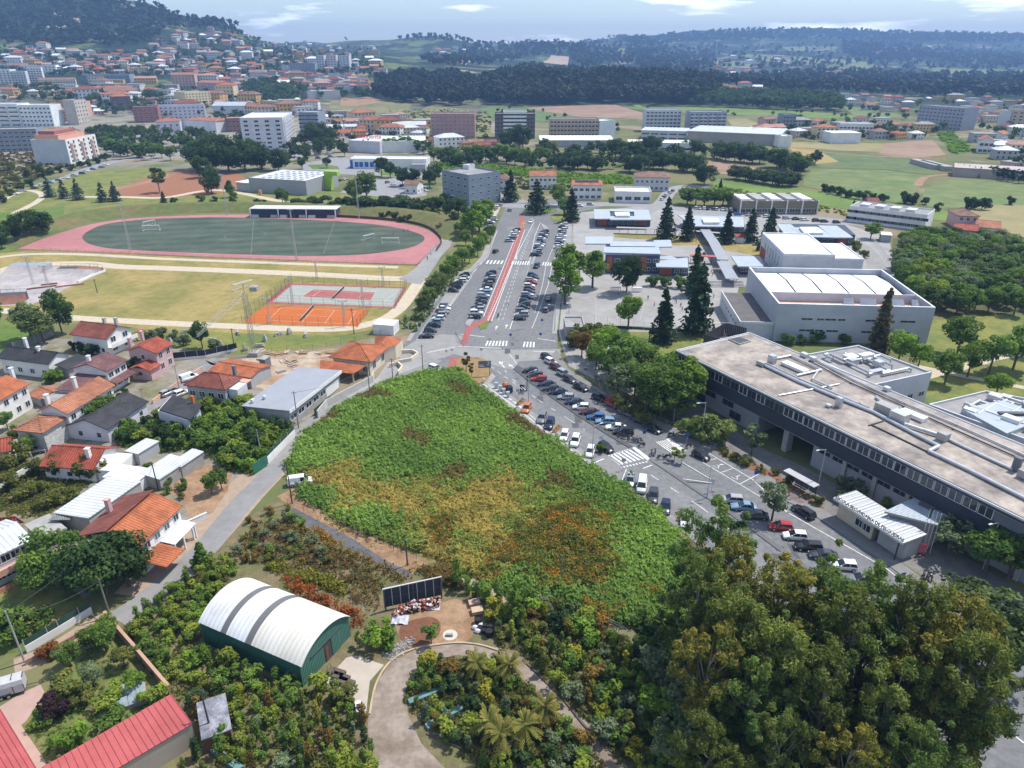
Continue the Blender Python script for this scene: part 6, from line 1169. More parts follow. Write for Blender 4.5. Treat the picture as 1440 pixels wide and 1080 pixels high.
# --- eucalyptus wood at the lower right: crowns placed by their tops
EU='1018,716,22 1048,770,20 1107,778,21 1068,838,20 1160,786,20 1244,822,21 1300,846,22 1360,850,23 1213,870,20 990,800,19 1000,890,18 1125,880,19 1404,905,20 1340,930,18 1165,945,17 1070,935,16 1260,955,17 1010,1010,13 1100,1020,13 1200,1030,14 1310,1020,15 1032,850,17 1290,905,18'
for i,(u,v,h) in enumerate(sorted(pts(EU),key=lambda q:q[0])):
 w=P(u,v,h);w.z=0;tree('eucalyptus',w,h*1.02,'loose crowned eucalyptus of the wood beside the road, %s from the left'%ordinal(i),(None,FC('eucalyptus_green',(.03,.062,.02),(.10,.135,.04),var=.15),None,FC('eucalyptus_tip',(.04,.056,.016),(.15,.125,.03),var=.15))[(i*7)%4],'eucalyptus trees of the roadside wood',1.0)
for i,(u,v,h) in enumerate(pts('1405,835,13 1372,815,11 1440,850,12')):w=P(u,v,h);w.z=0;tree('pine',w,h,'dark green pine at the right edge above the eucalyptus wood, %s in the clump'%ordinal(i),FC('pine2',(.024,.042,.018),(.06,.078,.028)),'pines at the right edge',1.2)
for i,(u,v,h) in enumerate(pts('1140,985,9 1110,965,9 985,985,8 960,940,8 1180,1010,9 930,905,7 945,1010,7')):w=P(u,v,h);w.z=0;tree('loose_tree',w,h,'pale grey green tree on the lower edge of the eucalyptus wood, %s in the group'%ordinal(i),L_GREY,'pale trees below the eucalyptus',1.2)
for i,(u,v,h) in enumerate(pts('985,980,7 1045,1045,7 930,965,6 960,1030,6 1080,1060,6')):w=P(u,v,h);w.z=0;tree('round_tree',w,h,'fresh green tree at the foot of the eucalyptus wood, %s in the group'%ordinal(i),(L_BRI,L_YG)[i%2],'green trees at the foot of the wood',1.2)
# --- village gardens
trees('broad_tree','150,835,11 182,825,10 120,830,9','in the dense dark clump beside the orange house',L_DARK,wide=1.);trees('broad_tree','82,815,9.5 62,832,7','left of the dark clump on the lawn',L_MID,wide=1.05);trees('cypress','286,797,5','beside the lane above the nursery',L_MID,wide=2.2)
trees('bush','8,660,4 28,650,5 50,668,4 85,668,5 105,665,5 122,672,5 140,672,4 40,700,4 75,712,4 98,705,3.5 15,690,4 60,690,3','in the vegetable garden',L_OLIVE);trees('round_tree','42,640,5 28,625,5 58,618,4 12,605,5','between the left houses',L_MID)
trees('round_tree','140,600,7 155,592,7 168,590,6','between the slate roof and the stone house',L_MID,wide=1.1);trees('bush','192,525,5 200,530,4 214,528,3 205,512,5 222,518,3 175,560,3','in the garden of the pink house',L_DARK);trees('round_tree','285,490,9','behind the dark mesh fence',L_DARK,wide=.9);trees('bush','243,480,4 228,476,4 215,480,4 258,486,4 302,494,4','on the play lawn',L_GREY)
trees('bush','118,495,4 128,500,4 140,497,4 108,492,3.5 160,490,3','in front of the white red roofed house',L_DARK);trees('round_tree','298,695,5 312,688,5','on the bare plot beside the lane',L_MID);trees('bush','72,540,4 80,535,3.5','beside the orange shed',L_BRI)
grove('bush','160,605 215,590 250,580 290,570 330,565 400,580 410,605 385,625 350,665 320,660 280,625 215,635 170,625',60,3,4.8,'%s leafed shrub, %s of the vine gardens','shrubs of the vine gardens',[L_MID,L_VINE,L_VINE,L_DARK,L_MID,L_YG],3.,31,1.1)
grove('bush','205,655 240,660 265,700 250,710 225,690',8,1.2,2.6,'low %s shrub, %s of the plot below the white sheds','shrubs below the white sheds',[L_MID,L_OLIVE],2.4,32)
# walled garden at the bottom left
for i,(u,v,h,k,m,lab) in enumerate([(100,938,4.6,'round_tree',L_MID,'leafy green tree in the middle of the walled garden'),(132,965,4.2,'loose_tree',L_GREY,'silvery olive tree in the walled garden'),(82,1005,3.4,'bush',L_PUR,'dark purple leaved bush in the walled garden'),(104,1046,3.6,'bush',L_BRI,'bright green bush beside the red shed roof'),(150,915,5,'round_tree',L_MID,'taller tree at the gate end of the walled garden'),(158,990,3.4,'bush',L_YG,'yellow green fruit tree before the glazed frame'),(190,970,3.,'bush',L_BRI,'fresh green bush at the wall of the garden'),(220,985,3.2,'bush',L_YG,'yellow green bush in the corner by the red roof'),(176,938,3.8,'round_tree',L_OLIVE,'olive green tree beside the brown wall'),(160,1018,3.,'bush',L_MID,'green bush beside the red roof edge'),(152,896,4,'round_tree',L_BRI,'bright tree at the top of the walled garden'),(128,912,4,'round_tree',L_MID,'rounded tree at the drive side of the garden'),(96,975,3.4,'bush',L_OLIVE,'blossoming bush beside the paved yard'),(60,1020,2.4,'bush',L_MID,'low bush at the kerb of the paved yard'),(118,985,3,'bush',L_OLIVE,'olive bush beside the purple one'),(72,925,2.6,'bush',L_RED,'reddish bush along the drive')]):tree(k,P(u,v,0),h,lab,m,None,1.15)
trees('bush','20,905,4 5,890,5 30,885,4 60,880,3.5','on the rough lawn behind the white pole',L_MID)
# --- nursery stock
NPL=[]
NOGO=[pts('276,1050 284,975 325,975 335,1020 300,1060'),pts('275,915 275,870 425,935 505,875 505,915 440,965'),pts('160,1080 270,1025 290,1050 220,1085')]
def stock(poly,n,kinds,mats,hmin,hmax,lab,group,mind,seed,wide=1.15):
 rr=random.Random(seed);poly=pts(poly);us=[p[0] for p in poly];vs=[p[1] for p in poly];t=k=0
 while k<n and t<12000:
  t+=1;u,v=rr.uniform(min(us),max(us)),rr.uniform(min(vs),max(vs))
  if not inpoly([u],[v],poly)[0]:continue
  w=P(u,v,0)
  if any(inpoly([u],[v-4],z)[0] for z in NOGO) or any((w.x-a)**2+(w.y-b)**2<mind*mind for a,b in NPL):continue
  NPL.append((w.x,w.y));k+=1;mi=rr.randrange(len(mats));m,cn=mats[mi];kd=rr.choice(kinds)
  tree(kd,w,rr.uniform(hmin,hmax),lab%(cn,kd.replace('_',' ').replace('nursery shrub','round shrub')),m,group,wide*rr.uniform(.85,1.2))
MG=[(L_MID,'green'),(L_YG,'yellow green'),(L_OLIVE,'olive green'),(L_BRI,'bright green'),(L_YG,'yellow green'),(L_MID,'green')]
MX=MG+[(L_GREY,'grey green'),(L_YEL,'yellow'),(FC('russet',(.055,.04,.012),(.12,.078,.022)),'russet'),(L_DARK,'dark green')]
stock('178,888 258,818 290,790 330,805 300,845 278,880 282,915 330,940 420,968 425,985 330,985 270,960 238,965 205,925',78,['nursery_shrub','nursery_shrub','upright_shrub'],MG,1.5,3.,'%s %s between the lane and the white roofed hall','shrubs between lane and hall',1.55,41)
stock('262,985 330,988 425,975 470,965 510,1005 530,1085 250,1085 310,1040',70,['nursery_shrub','upright_shrub','upright_shrub','slender_shrub'],MX,1.5,3.4,'%s %s in the lower nursery left of the drive','shrubs of the lower nursery',1.4,42)
stock('583,948 618,928 670,922 715,935 735,960 790,1012 843,1065 845,1090 690,1090 640,1045 600,1018 570,992',88,['nursery_shrub','nursery_shrub','upright_shrub'],MX,1.3,2.9,'%s %s on the island inside the gravel drive','shrubs of the drive island',1.3,43)
stock('705,905 690,862 745,842 800,866 870,898 915,935 985,1005 1040,1090 905,1090 800,990 745,925',130,['nursery_shrub','upright_shrub','nursery_shrub','upright_shrub','slender_shrub'],MX,1.6,3.6,'%s %s in the nursery right of the gravel drive','shrubs right of the drive',1.35,44)
stock('320,800 350,730 405,712 440,760 470,800 400,790',34,['nursery_shrub'],[(L_OLIVE,'olive green'),(FC('russet',(0,0,0),(0,0,0)),'russet'),(L_GREY,'grey green'),(L_MID,'green')],1.,2.2,'%s %s in the upper nursery beds beside the lane','shrubs of the upper beds',1.5,45)
stock('640,815 700,838 740,850 735,880 690,850 650,835',12,['upright_shrub','young_tree'],[(L_BRI,'bright green'),(L_MID,'green')],2.5,4.5,'%s %s behind the soil yard','young trees behind the soil yard',1.5,46)
stock('500,900 540,885 560,905 530,925 505,915',7,['nursery_shrub','young_tree'],[(L_BRI,'bright green')],3,4.6,'%s %s between the hall front and the soil yard','shrubs between hall and soil yard',1.5,47)
trees('young_tree','728,868,7','behind the black drums of the nursery',L_BRI,adj='tall slender',wide=1.2);trees('young_tree','607,905,4','on the red soil of the nursery',L_MID,adj='solitary',wide=1.7)
for i,(u,v,h) in enumerate(pts('716,962,4.6 670,956,4 765,1022,4.6 688,1040,4.2 738,1050,4.6 704,1062,4.8')):tree('palm',P(u,v,0),h*1.3,'palm on the island of the gravel drive, %s in the palm group'%ordinal(i),None,'palms of the drive island',.85)
# --- masses nobody could count
def tile_stuff(name,tmpl,pos,sc,rot,m,tb=None,label=None,kind='stuff',tilt=0.):
 V,F,T=tmpl;n=len(pos);c,s=np.cos(rot),np.sin(rot);sc=np.asarray(sc);sc=sc if sc.ndim==2 else np.stack([sc]*3,1)
 X=V[None]*sc[:,None,:];W_=np.stack([X[...,0]*c[:,None]-X[...,1]*s[:,None],X[...,0]*s[:,None]+X[...,1]*c[:,None],X[...,2]],-1)+pos[:,None,:]
 Fa=(F[None]+np.arange(n)[:,None,None]*len(V)).reshape(-1,F.shape[1]);Ta=T[None].repeat(n,0)
 if tb is not None:Ta=np.clip(Ta*.55+tb[:,None]*.6-.08,0,1)
 return tag(link(bpy.data.objects.new(name,npmesh(name,W_.reshape(-1,3),Fa,m,Ta.ravel()))),label,kind=kind)
def sample(poly,n,seed,world=True,excl=(),warp=0.):
 g=np.random.default_rng(seed);poly=pts(poly) if isinstance(poly,str) else poly
 if world:
  w=np.array([[*P(*q)][:2] for q in poly]);lo,hi=w.min(0),w.max(0);p=lo+(hi-lo)*g.random((n,2));q=p+warp*np.column_stack([np.sin(p[:,1]*.31+p[:,0]*.13)+g.normal(0,.55,len(p)),np.sin(p[:,0]*.37-p[:,1]*.17)+g.normal(0,.55,len(p))]);k=inpoly(q[:,0],q[:,1],w.tolist());p=p[k];q=q[k]
  for e in excl:
   we=[[*P(*q)][:2] for q in pts(e)];k=~inpoly(q[:,0],q[:,1],we);p=p[k];q=q[k]
  return np.column_stack([p,np.zeros(len(p))])
 a=np.array(poly);p=a.min(0)+(a.max(0)-a.min(0))*g.random((n,2));p=p[inpoly(p[:,0],p[:,1],poly)];w,ok=Pn(p[:,0],p[:,1]);return w[ok]
def vnoise(p,s,seed=0):
 x,y=p[:,0]*s+seed,p[:,1]*s-seed;return .5+.25*(np.sin(x*1.7+np.sin(y*1.3)*1.5)+np.sin(y*1.9+np.cos(x*.9)*1.7))+.12*np.sin(x*4.1+y*3.3)
def clump(n,size,seed,sq=.7,cl=3,aspect=1.5,up=.5):
 c=Crown(seed);g=c.rng
 for i in range(cl):c.clump(g.normal(size=3)*np.array([.4,.4,.2])+np.array([0,0,.3]),.5,n//cl,size,tint=.3+.2*i,squash=sq,aspect=aspect,up=up)
 return c.arrays()
FIELD='406,655 437,605 482,571 540,543 600,528 643,526 688,560 732,591 798,640 848,673 902,708 946,745 990,800 955,875 880,878 830,864 760,846 700,826 640,796 575,772 485,736 428,700'
DRYZ='470,668 520,640 560,672 600,680 640,668 700,668 780,690 845,725 880,760 850,800 800,850 700,822 600,790 520,750 470,722 425,690 440,660';RUSTZ='685,752 700,742 740,735 790,722 830,716 872,722 888,740 876,768 855,800 830,830 790,838 750,828 720,812 690,785'
def hump(p):return .3+1.7*np.clip(vnoise(p,.1,3),0,1)+.75*np.clip(vnoise(p,.5,8),0,1)**2
def thicket():
 p=sample(FIELD,27000,1);q=p[:,:2]+3.5*np.column_stack([np.sin(p[:,1]*.31+p[:,0]*.13),np.sin(p[:,0]*.37-p[:,1]*.17)])+np.random.default_rng(77).normal(0,2.6,(len(p),2));p=p[~inpoly(q[:,0],q[:,1],[[*P(*k)][:2] for k in pts(DRYZ)])];g=np.random.default_rng(2);h=hump(p);p[:,2]=h*.55+g.uniform(-.35,.25,len(p));tb=np.clip(vnoise(p,.12,5)*.7+.25*vnoise(p,.5,2),0,1)
 br=vnoise(p,.16,11)>.80;tile_stuff('bramble_thicket',clump(27,.19,3,aspect=3.2),p[~br],g.uniform(.7,1.25,(~br).sum()),g.random((~br).sum())*6.28,L_BRAM,tb[~br],'dense green bramble thicket filling the vacant plot beside the road')
 d=np.concatenate([p[br],sample('540,545 600,530 640,528 700,570 680,580 600,560',700,9)]);d[:,2]=np.maximum(d[:,2],.5);tile_stuff('faded_scrub',clump(24,.22,4),d,g.uniform(.6,1.,len(d)),g.random(len(d))*6.28,FC('faded',(.075,.07,.024),(.17,.14,.055)),None,'faded brown patches among the green brambles')
 p=sample(DRYZ,16500,3,warp=3.);p=p[inpoly(p[:,0],p[:,1],[[*P(*k)][:2] for k in pts(FIELD)])];h=hump(p);g=np.random.default_rng(4);v=np.clip(vnoise(p,.14,2)+g.normal(0,.12,len(p)),0,1);a=v>.36;q=p[a];q[:,2]=g.uniform(-.1,.45,len(q))
 tile_stuff('dry_grass',clump(26,.13,8,aspect=4.5,up=.2),q,g.uniform(.6,1.15,len(q)),g.random(len(q))*6.28,L_DRYG,np.clip(vnoise(q,.4,6)+g.normal(0,.2,len(q)),0,1),'tall dry yellow grass in the middle of the vacant plot')
 q=p[~a];q[:,2]=g.uniform(.0,.7,len(q));tile_stuff('low_scrub',clump(26,.19,6,aspect=2.2),q,g.uniform(.6,1.1,len(q)),g.random(len(q))*6.28,FC('scrub',(.065,.10,.022),(.18,.20,.05)),np.clip(vnoise(q,.45,1),0,1),'low yellow green scrub among the dry grass')
 p=sample(RUSTZ,4200,5,warp=3.2);e=vnoise(p,.22,3);p=p[e>.12];x=[sample(s,n,50+i) for i,(s,n) in enumerate((('604,752 612,734 634,732 640,752 628,770 608,768',150),('818,862 830,838 862,842 872,866 850,884',170),('880,836 895,818 925,826 930,846 900,852',70)))];n0=len(p);p=np.concatenate([p]+x);g=np.random.default_rng(6);h=hump(p)*1.15;p[:,2]=h*.5+g.uniform(-.7,.5,len(p));k=(g.random(len(p))<.5+.35*(vnoise(p,.2,9)>.55))&((vnoise(p,.55,4)>.3)|(np.arange(len(p))>=n0))
 tile_stuff('rusty_scrub',clump(40,.15,7,aspect=1.6),p[k],g.uniform(.6,1.2,k.sum()),g.random(k.sum())*6.28,L_RUST,np.clip(g.random(k.sum())*.6+.4*(p[k][:,2]-h[k]*.2),0,1),'rusty orange scrub at the lower end of the vacant plot')
 tile_stuff('olive_scrub',clump(40,.16,9,aspect=1.8),p[~k],g.uniform(.7,1.3,(~k).sum()),g.random((~k).sum())*6.28,FC('scrub2',(.045,.062,.016),(.14,.13,.03)),None,'olive brown scrub among the rusty bushes')
thicket()
def cover():
 g=np.random.default_rng(12)
 def put(name,poly,n,m,lab,size=.3,hmin=.4,hmax=.9,cl=14,seed=0,excl=()):
  p=sample(poly,n,60+seed,excl=excl);p[:,2]=g.uniform(-.1,.15,len(p));tile_stuff(name,clump(int(cl*1.7),size*.85,60+seed),p,g.uniform(hmin,hmax,len(p)),g.random(len(p))*6.28,m,np.clip(vnoise(p,.5,seed),0,1),lab)
 put('nursery_weeds','175,888 262,815 330,770 330,805 300,845 278,880 282,915 330,940 420,968 510,1005 530,1100 250,1100 310,1040 235,985',3400,L_OLIVE,'weeds and low stock between the nursery shrubs left of the drive',seed=1)
 put('nursery_weeds','583,948 618,928 670,922 715,935 735,960 790,1012 850,1075 850,1100 690,1100 640,1045 600,1018 570,992',1500,L_OLIVE,'low plants under the shrubs of the drive island',seed=2)
 put('nursery_weeds','705,905 690,862 745,842 800,866 870,898 915,935 985,1005 1060,1110 905,1110 800,990 745,925',2600,L_OLIVE,'low plants under the shrubs right of the drive',seed=3)
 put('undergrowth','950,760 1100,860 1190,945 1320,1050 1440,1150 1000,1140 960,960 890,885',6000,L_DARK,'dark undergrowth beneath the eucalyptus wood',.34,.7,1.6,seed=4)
 put('vine_foliage','165,610 215,592 250,580 290,570 345,568 405,585 412,605 385,630 352,668 322,660 280,628 215,638 170,625',5200,L_VINE,'vine leaves spread over the garden pergolas beside the lane',.32,.6,1.2,seed=5)
 put('garden_plants','-10,655 60,650 140,670 60,728 -10,720',1500,L_OLIVE,'mixed vegetable plants in the garden plot',.3,.5,1.,seed=6)
 put('garden_plants','62,978 130,895 150,885 236,978 225,990 150,1032 70,1070 36,1022',900,L_MID,'low plants on the lawn of the walled garden',.25,.25,.5,seed=7)
 put('red_stock','330,785 360,735 410,735 500,790 540,835 530,860 470,835 400,800',900,FC('brownish',(.045,.034,.014),(.10,.062,.02)),'rows of reddish brown potted stock in the upper nursery',.26,.5,1.,seed=8)
 put('golden_stock','372,800 385,792 465,815 490,828 480,838 420,815',420,L_YEL,'rows of golden yellow potted plants in the upper nursery',.26,.6,1.,seed=9);put('red_hedge_stock','395,812 430,822 500,862 512,880 490,878 420,835',300,FC('scarlet',(.08,.022,.01),(.18,.055,.015)),'band of scarlet leaved potted plants behind the hall',.26,.8,1.4,seed=10)
 put('olive_stock','400,765 470,780 545,815 535,835 470,805 400,785',900,L_OLIVE,'rows of dark olive potted plants in the upper nursery',.22,.4,.8,seed=11);put('orange_stock','430,742 452,748 478,765 470,768 440,752',130,L_GOLD,'short hedge of orange flowering plants on the nursery fabric',.25,.7,1.1,seed=12)
 put('hedge_plants','475,768 520,788 580,815 575,822 520,800 472,776',300,FC('tan_hedge',(.08,.06,.024),(.15,.10,.036)),'clipped tan hedge plants along the nursery track',.25,.8,1.2,seed=13);put('mixed_stock','590,800 640,800 655,830 600,815',220,FC('russet',(0,0,0),(0,0,0)),'russet shrubs behind the billboard',.18,1.,1.8,seed=14)
 put('slope_plants','800,505 845,552 905,590 960,612 1010,638 1080,675 1150,715 1150,705 1090,668 1015,628 960,598 905,572 850,540 805,505',900,L_OLIVE,'shrubby planting on the slope between road and school',.3,.6,1.2,seed=15)
 put('lane_weeds','405,690 430,705 480,737 540,770 600,803 592,808 535,780 475,748 425,716',450,L_DRYG,'dry weeds along the dirt track',.25,.3,.7,seed=16)
 put('vineyard_vines','610,231 680,234 740,238 800,246 885,250 890,259 800,258 720,246 610,240',2600,L_VINE,'vines in the long vineyard behind the roundabout',.7,1.2,2.2,10,seed=17);put('vineyard_vines','1316,188 1338,185 1368,213 1340,217',1100,L_VINE,'vines in the bright vineyard at the right',.8,1.2,2.2,10,seed=18)
 put('field_scrub','640,290 600,300 590,315 640,320 690,300',260,L_OLIVE,'scrub in the park beside the avenue',.4,.4,.8,seed=19);put('hedge_mass','560,455 605,425 650,370 655,375 612,432 585,470',500,FC('grey_green',(0,0,0),(0,0,0)),'low hedge foliage along the left car park',.4,.8,1.6,seed=20)
 put('slope_scrub','-20,215 60,215 100,236 60,250 0,280 -20,285',2200,FC('slope',(.05,.045,.018),(.11,.085,.036)),'brownish scrub on the slope at the left edge',.6,.8,2.,seed=21);put('field_margin','1005,262 1060,272 1150,290 1240,303 1300,310 1300,318 1240,312 1150,298 1060,282 1000,272',1500,L_YG,'weedy margin between the meadow and the school street',.6,.7,1.5,seed=22)
 put('meadow_scrub','465,142 560,144 640,152 690,160 690,195 610,200 560,185 460,165',1500,L_OLIVE,'bushes dotted over the straw coloured meadow',.9,.8,2.6,seed=23);put('kitchen_gardens','690,240 760,258 840,262 830,275 760,266 700,268 690,262',700,L_OLIVE,'scrubby gardens behind the roundabout',.6,.8,2.,seed=24)
cover()
def farwood():
 g=np.random.default_rng(20);tm=[]
 for k in range(3):
  c=Crown(300+k)
  for i in range(8):d=c.rng.normal(size=3);d/=np.linalg.norm(d);c.clump(np.array([d[0]*.26,d[1]*.26,.62+d[2]*.22]),.21,13,.115,squash=.9)
  tm.append(c.arrays())
 tf=[]
 for k in range(3):
  c=Crown(320+k)
  for i in range(6):d=c.rng.normal(size=3);d/=np.linalg.norm(d);c.clump(np.array([d[0]*.26,d[1]*.26,.6+d[2]*.22]),.22,6,.19,squash=.9)
  tf.append(c.arrays())
 def wood(name,poly,n,h,lab,seed,m=L_FAR,world=False,wide=.95):
  p=sample(poly,n,400+seed,world)
  if world:p[:,2]=land(p[:,0],p[:,1])
  k=g.integers(0,3,len(p))
  V=[];
  for j in range(3):
   q=p[k==j]
   if len(q):s=h*g.uniform(.7,1.25,len(q));V.append((q,s,j))
  Vs,Fs,Ts,off=[],[],[],0
  for q,s,j in V:
   a,F,T=(tf if name in ('hill_wood','plain_wood','hillside_wood') else tm)[j];ro=g.random(len(q))*6.28;c,sn=np.cos(ro)[:,None],np.sin(ro)[:,None];X=a[None]*(s[:,None,None]*np.array([wide,wide,1]));W_=np.stack([X[...,0]*c-X[...,1]*sn,X[...,0]*sn+X[...,1]*c,X[...,2]],-1)+q[:,None]
   Vs.append(W_.reshape(-1,3));Fs.append((F[None]+np.arange(len(q))[:,None,None]*len(a)).reshape(-1,4)+off);off+=len(q)*len(a);tb=g.random(len(q));Ts.append(np.clip(T[None]*.5+tb[:,None]*.5,0,1).ravel())
  tag(link(bpy.data.objects.new(name,npmesh(name,np.concatenate(Vs),np.concatenate(Fs),m,np.concatenate(Ts)))),lab,kind='stuff')
 wood('hillside_wood','-160,-60 160,-40 240,2 262,12 330,38 352,48 335,52 300,40 240,42 215,58 160,68 130,62 60,66 0,60 -160,58',3000,18,'dark wood covering the hill at the top left',1)
 wood('dark_wood','528,136 530,120 560,108 640,112 668,122 672,145 650,149 600,149 545,143',420,21,'dark wood behind the straw meadow',2)
 wood('dark_wood','672,128 700,112 740,104 800,104 900,106 1000,112 1010,130 1000,146 930,149 860,146 760,149 690,148',1000,24,'tall dark wood behind the ploughed field',3)
 wood('dark_wood','960,150 1000,140 1080,136 1150,138 1182,146 1190,158 1120,156 1000,151',480,17,'long belt of trees behind the far meadow',4,L_DARK)
 wood('plain_wood','1000,112 1060,108 1180,102 1300,108 1440,106 1520,106 1520,140 1440,139 1300,137 1200,132 1100,134 1066,125 1010,122',1500,20,'wide blue hazed wood across the plain on the right',5)
 wood('hill_wood','1180,62 1260,60 1300,70 1320,84 1230,90 1190,80',500,26,'wood on the far middle hill',6);wood('hill_wood','1300,72 1440,76 1520,80 1520,98 1330,92',500,26,'wood on the far right slope',7)
 wood('hill_wood','840,52 900,54 1000,44 1100,42 1200,44 1320,48 1440,50 1520,50 1520,62 1320,60 1150,56 1000,58 900,66',2600,24,'woods along the far skyline',8);wood('hill_wood','378,44 420,46 500,46 560,44 640,50 700,58 680,66 620,58 540,56 480,58 420,54',500,20,'wood on the far ridge in the middle',9)
 wood('hill_wood','655,66 700,56 760,56 840,54 880,66 900,90 820,96 800,82 770,78 700,92 640,96 600,92 590,84 640,82',900,22,'wooded slopes behind the dark wood',10);wood('hill_wood','880,66 940,66 1000,72 1010,96 960,104 900,100',420,22,'woods in the far valley',11)
 wood('town_trees','0,66 130,78 200,74 232,56 300,48 345,54 420,62 520,70 540,84 540,110 430,104 320,112 200,110 0,108',1300,10,'trees and gardens between the houses of the left hillside',12,L_DARK);wood('town_trees','30,128 70,126 120,138 230,120 240,150 160,165 125,160 70,142 20,142',200,12,'trees between the buildings of the left town',13,L_DARK)
 wood('town_trees','345,120 380,118 432,128 430,148 400,150 350,146 340,132',150,15,'dense trees behind the tall white apartments',14,L_DARK);wood('town_trees','440,128 530,130 525,140 440,140',60,10,'trees along the bare slope',15,L_DARK)
 wood('town_trees','1186,140 1440,144 1480,150 1480,240 1410,240 1370,185 1290,198 1060,190 1060,176 1180,170',260,9,'trees among the houses on the right',16,L_DARK);wood('town_trees','690,150 760,155 870,180 870,188 760,170 690,160',60,6,'bushes above the long beige apartments',17,L_DARK);wood('field_hedges','900,147 935,163 1000,160 1120,157 1240,168 1250,172 1120,162 1000,165 925,168',120,6,'hedges along the far meadow',18,L_DARK)
 wood('town_trees','100,196 210,192 300,196 350,202 350,215 280,214 210,228 150,222 120,214',130,11,'park trees between the stepped apartments and the white tower',19,L_DARK);wood('town_trees','400,212 436,198 470,196 480,215 440,228 410,240 395,240',40,11,'trees around the supermarket car park',20,L_DARK);wood('town_trees','440,160 470,165 480,190 440,192',30,10,'trees beside the dark apartments',21,L_DARK)
 wood('town_trees','600,222 760,218 870,214 980,212 1000,220 900,236 800,242 700,236 620,238',200,9,'mixed trees before the white warehouses',22,L_DARK);wood('town_trees','0,124 120,126 300,130 440,150 440,172 300,174 190,164 60,146 0,144',260,9,'trees between the middle town blocks',23,L_DARK);wood('town_trees','460,186 600,198 600,205 480,206',40,8,'trees behind the supermarket',24,L_DARK);wood('hill_wood','980,62 1440,64 1440,100 1200,102 1000,98',420,20,'scattered trees across the far valley',25)
 wood('town_trees','1060,180 1300,184 1310,196 1216,200 1110,202',60,7,'garden trees at the field edge',26,L_DARK)
farwood()
# ================================================================= CARS
def paint(n,c,rough=.3,metal=.0):return mat('car_paint_'+n,c,.03,.5,rough,metal,.5,coat=.35)
PT=dict(black=paint('black',(.012,.012,.014)),dark=paint('dark_grey',(.045,.047,.052)),grey=paint('grey',(.16,.165,.175)),silver=paint('silver',(.42,.43,.45),.32,.35),white=paint('white',(.74,.74,.73)),navy=paint('navy',(.014,.022,.06)),blue=paint('blue',(.03,.11,.30)),red=paint('red',(.36,.018,.018)),maroon=paint('maroon',(.10,.012,.018)),orange=paint('orange',(.52,.15,.02)),lightblue=paint('light_blue',(.18,.30,.42)))
RUB=mat('tyre_rubber',(.018,.018,.02),.1,2.);HEADL=mat('headlight_glass',(.62,.64,.66),.02,1.,.15);TAILL=mat('tail_light',(.30,.01,.01),.02,1.,.2);CGL=mat('car_glass',(.018,.022,.028),.05,.5,.04,spec=.7)
def ring(x,z0,z1,w):return [(x,-w*.94,z0),(x,-w,z0+(z1-z0)*.45),(x,-w*.97,z0+(z1-z0)*.8),(x,-w*.82,z1),(x,w*.82,z1),(x,w*.97,z0+(z1-z0)*.8),(x,w,z0+(z1-z0)*.45),(x,w*.94,z0)]
def loft(m,rings,cap=True):
 n=len(rings[0]);v=[p for r in rings for p in r];f=[]
 for i in range(len(rings)-1):
  for j in range(n):a,b=i*n+j,i*n+(j+1)%n;f.append((a,b,b+n,a+n))
 f+=[tuple(range(n))[::-1],tuple(range((len(rings)-1)*n,len(rings)*n))]
 m.add(v,[q[::-1] for q in f])
CARM={}
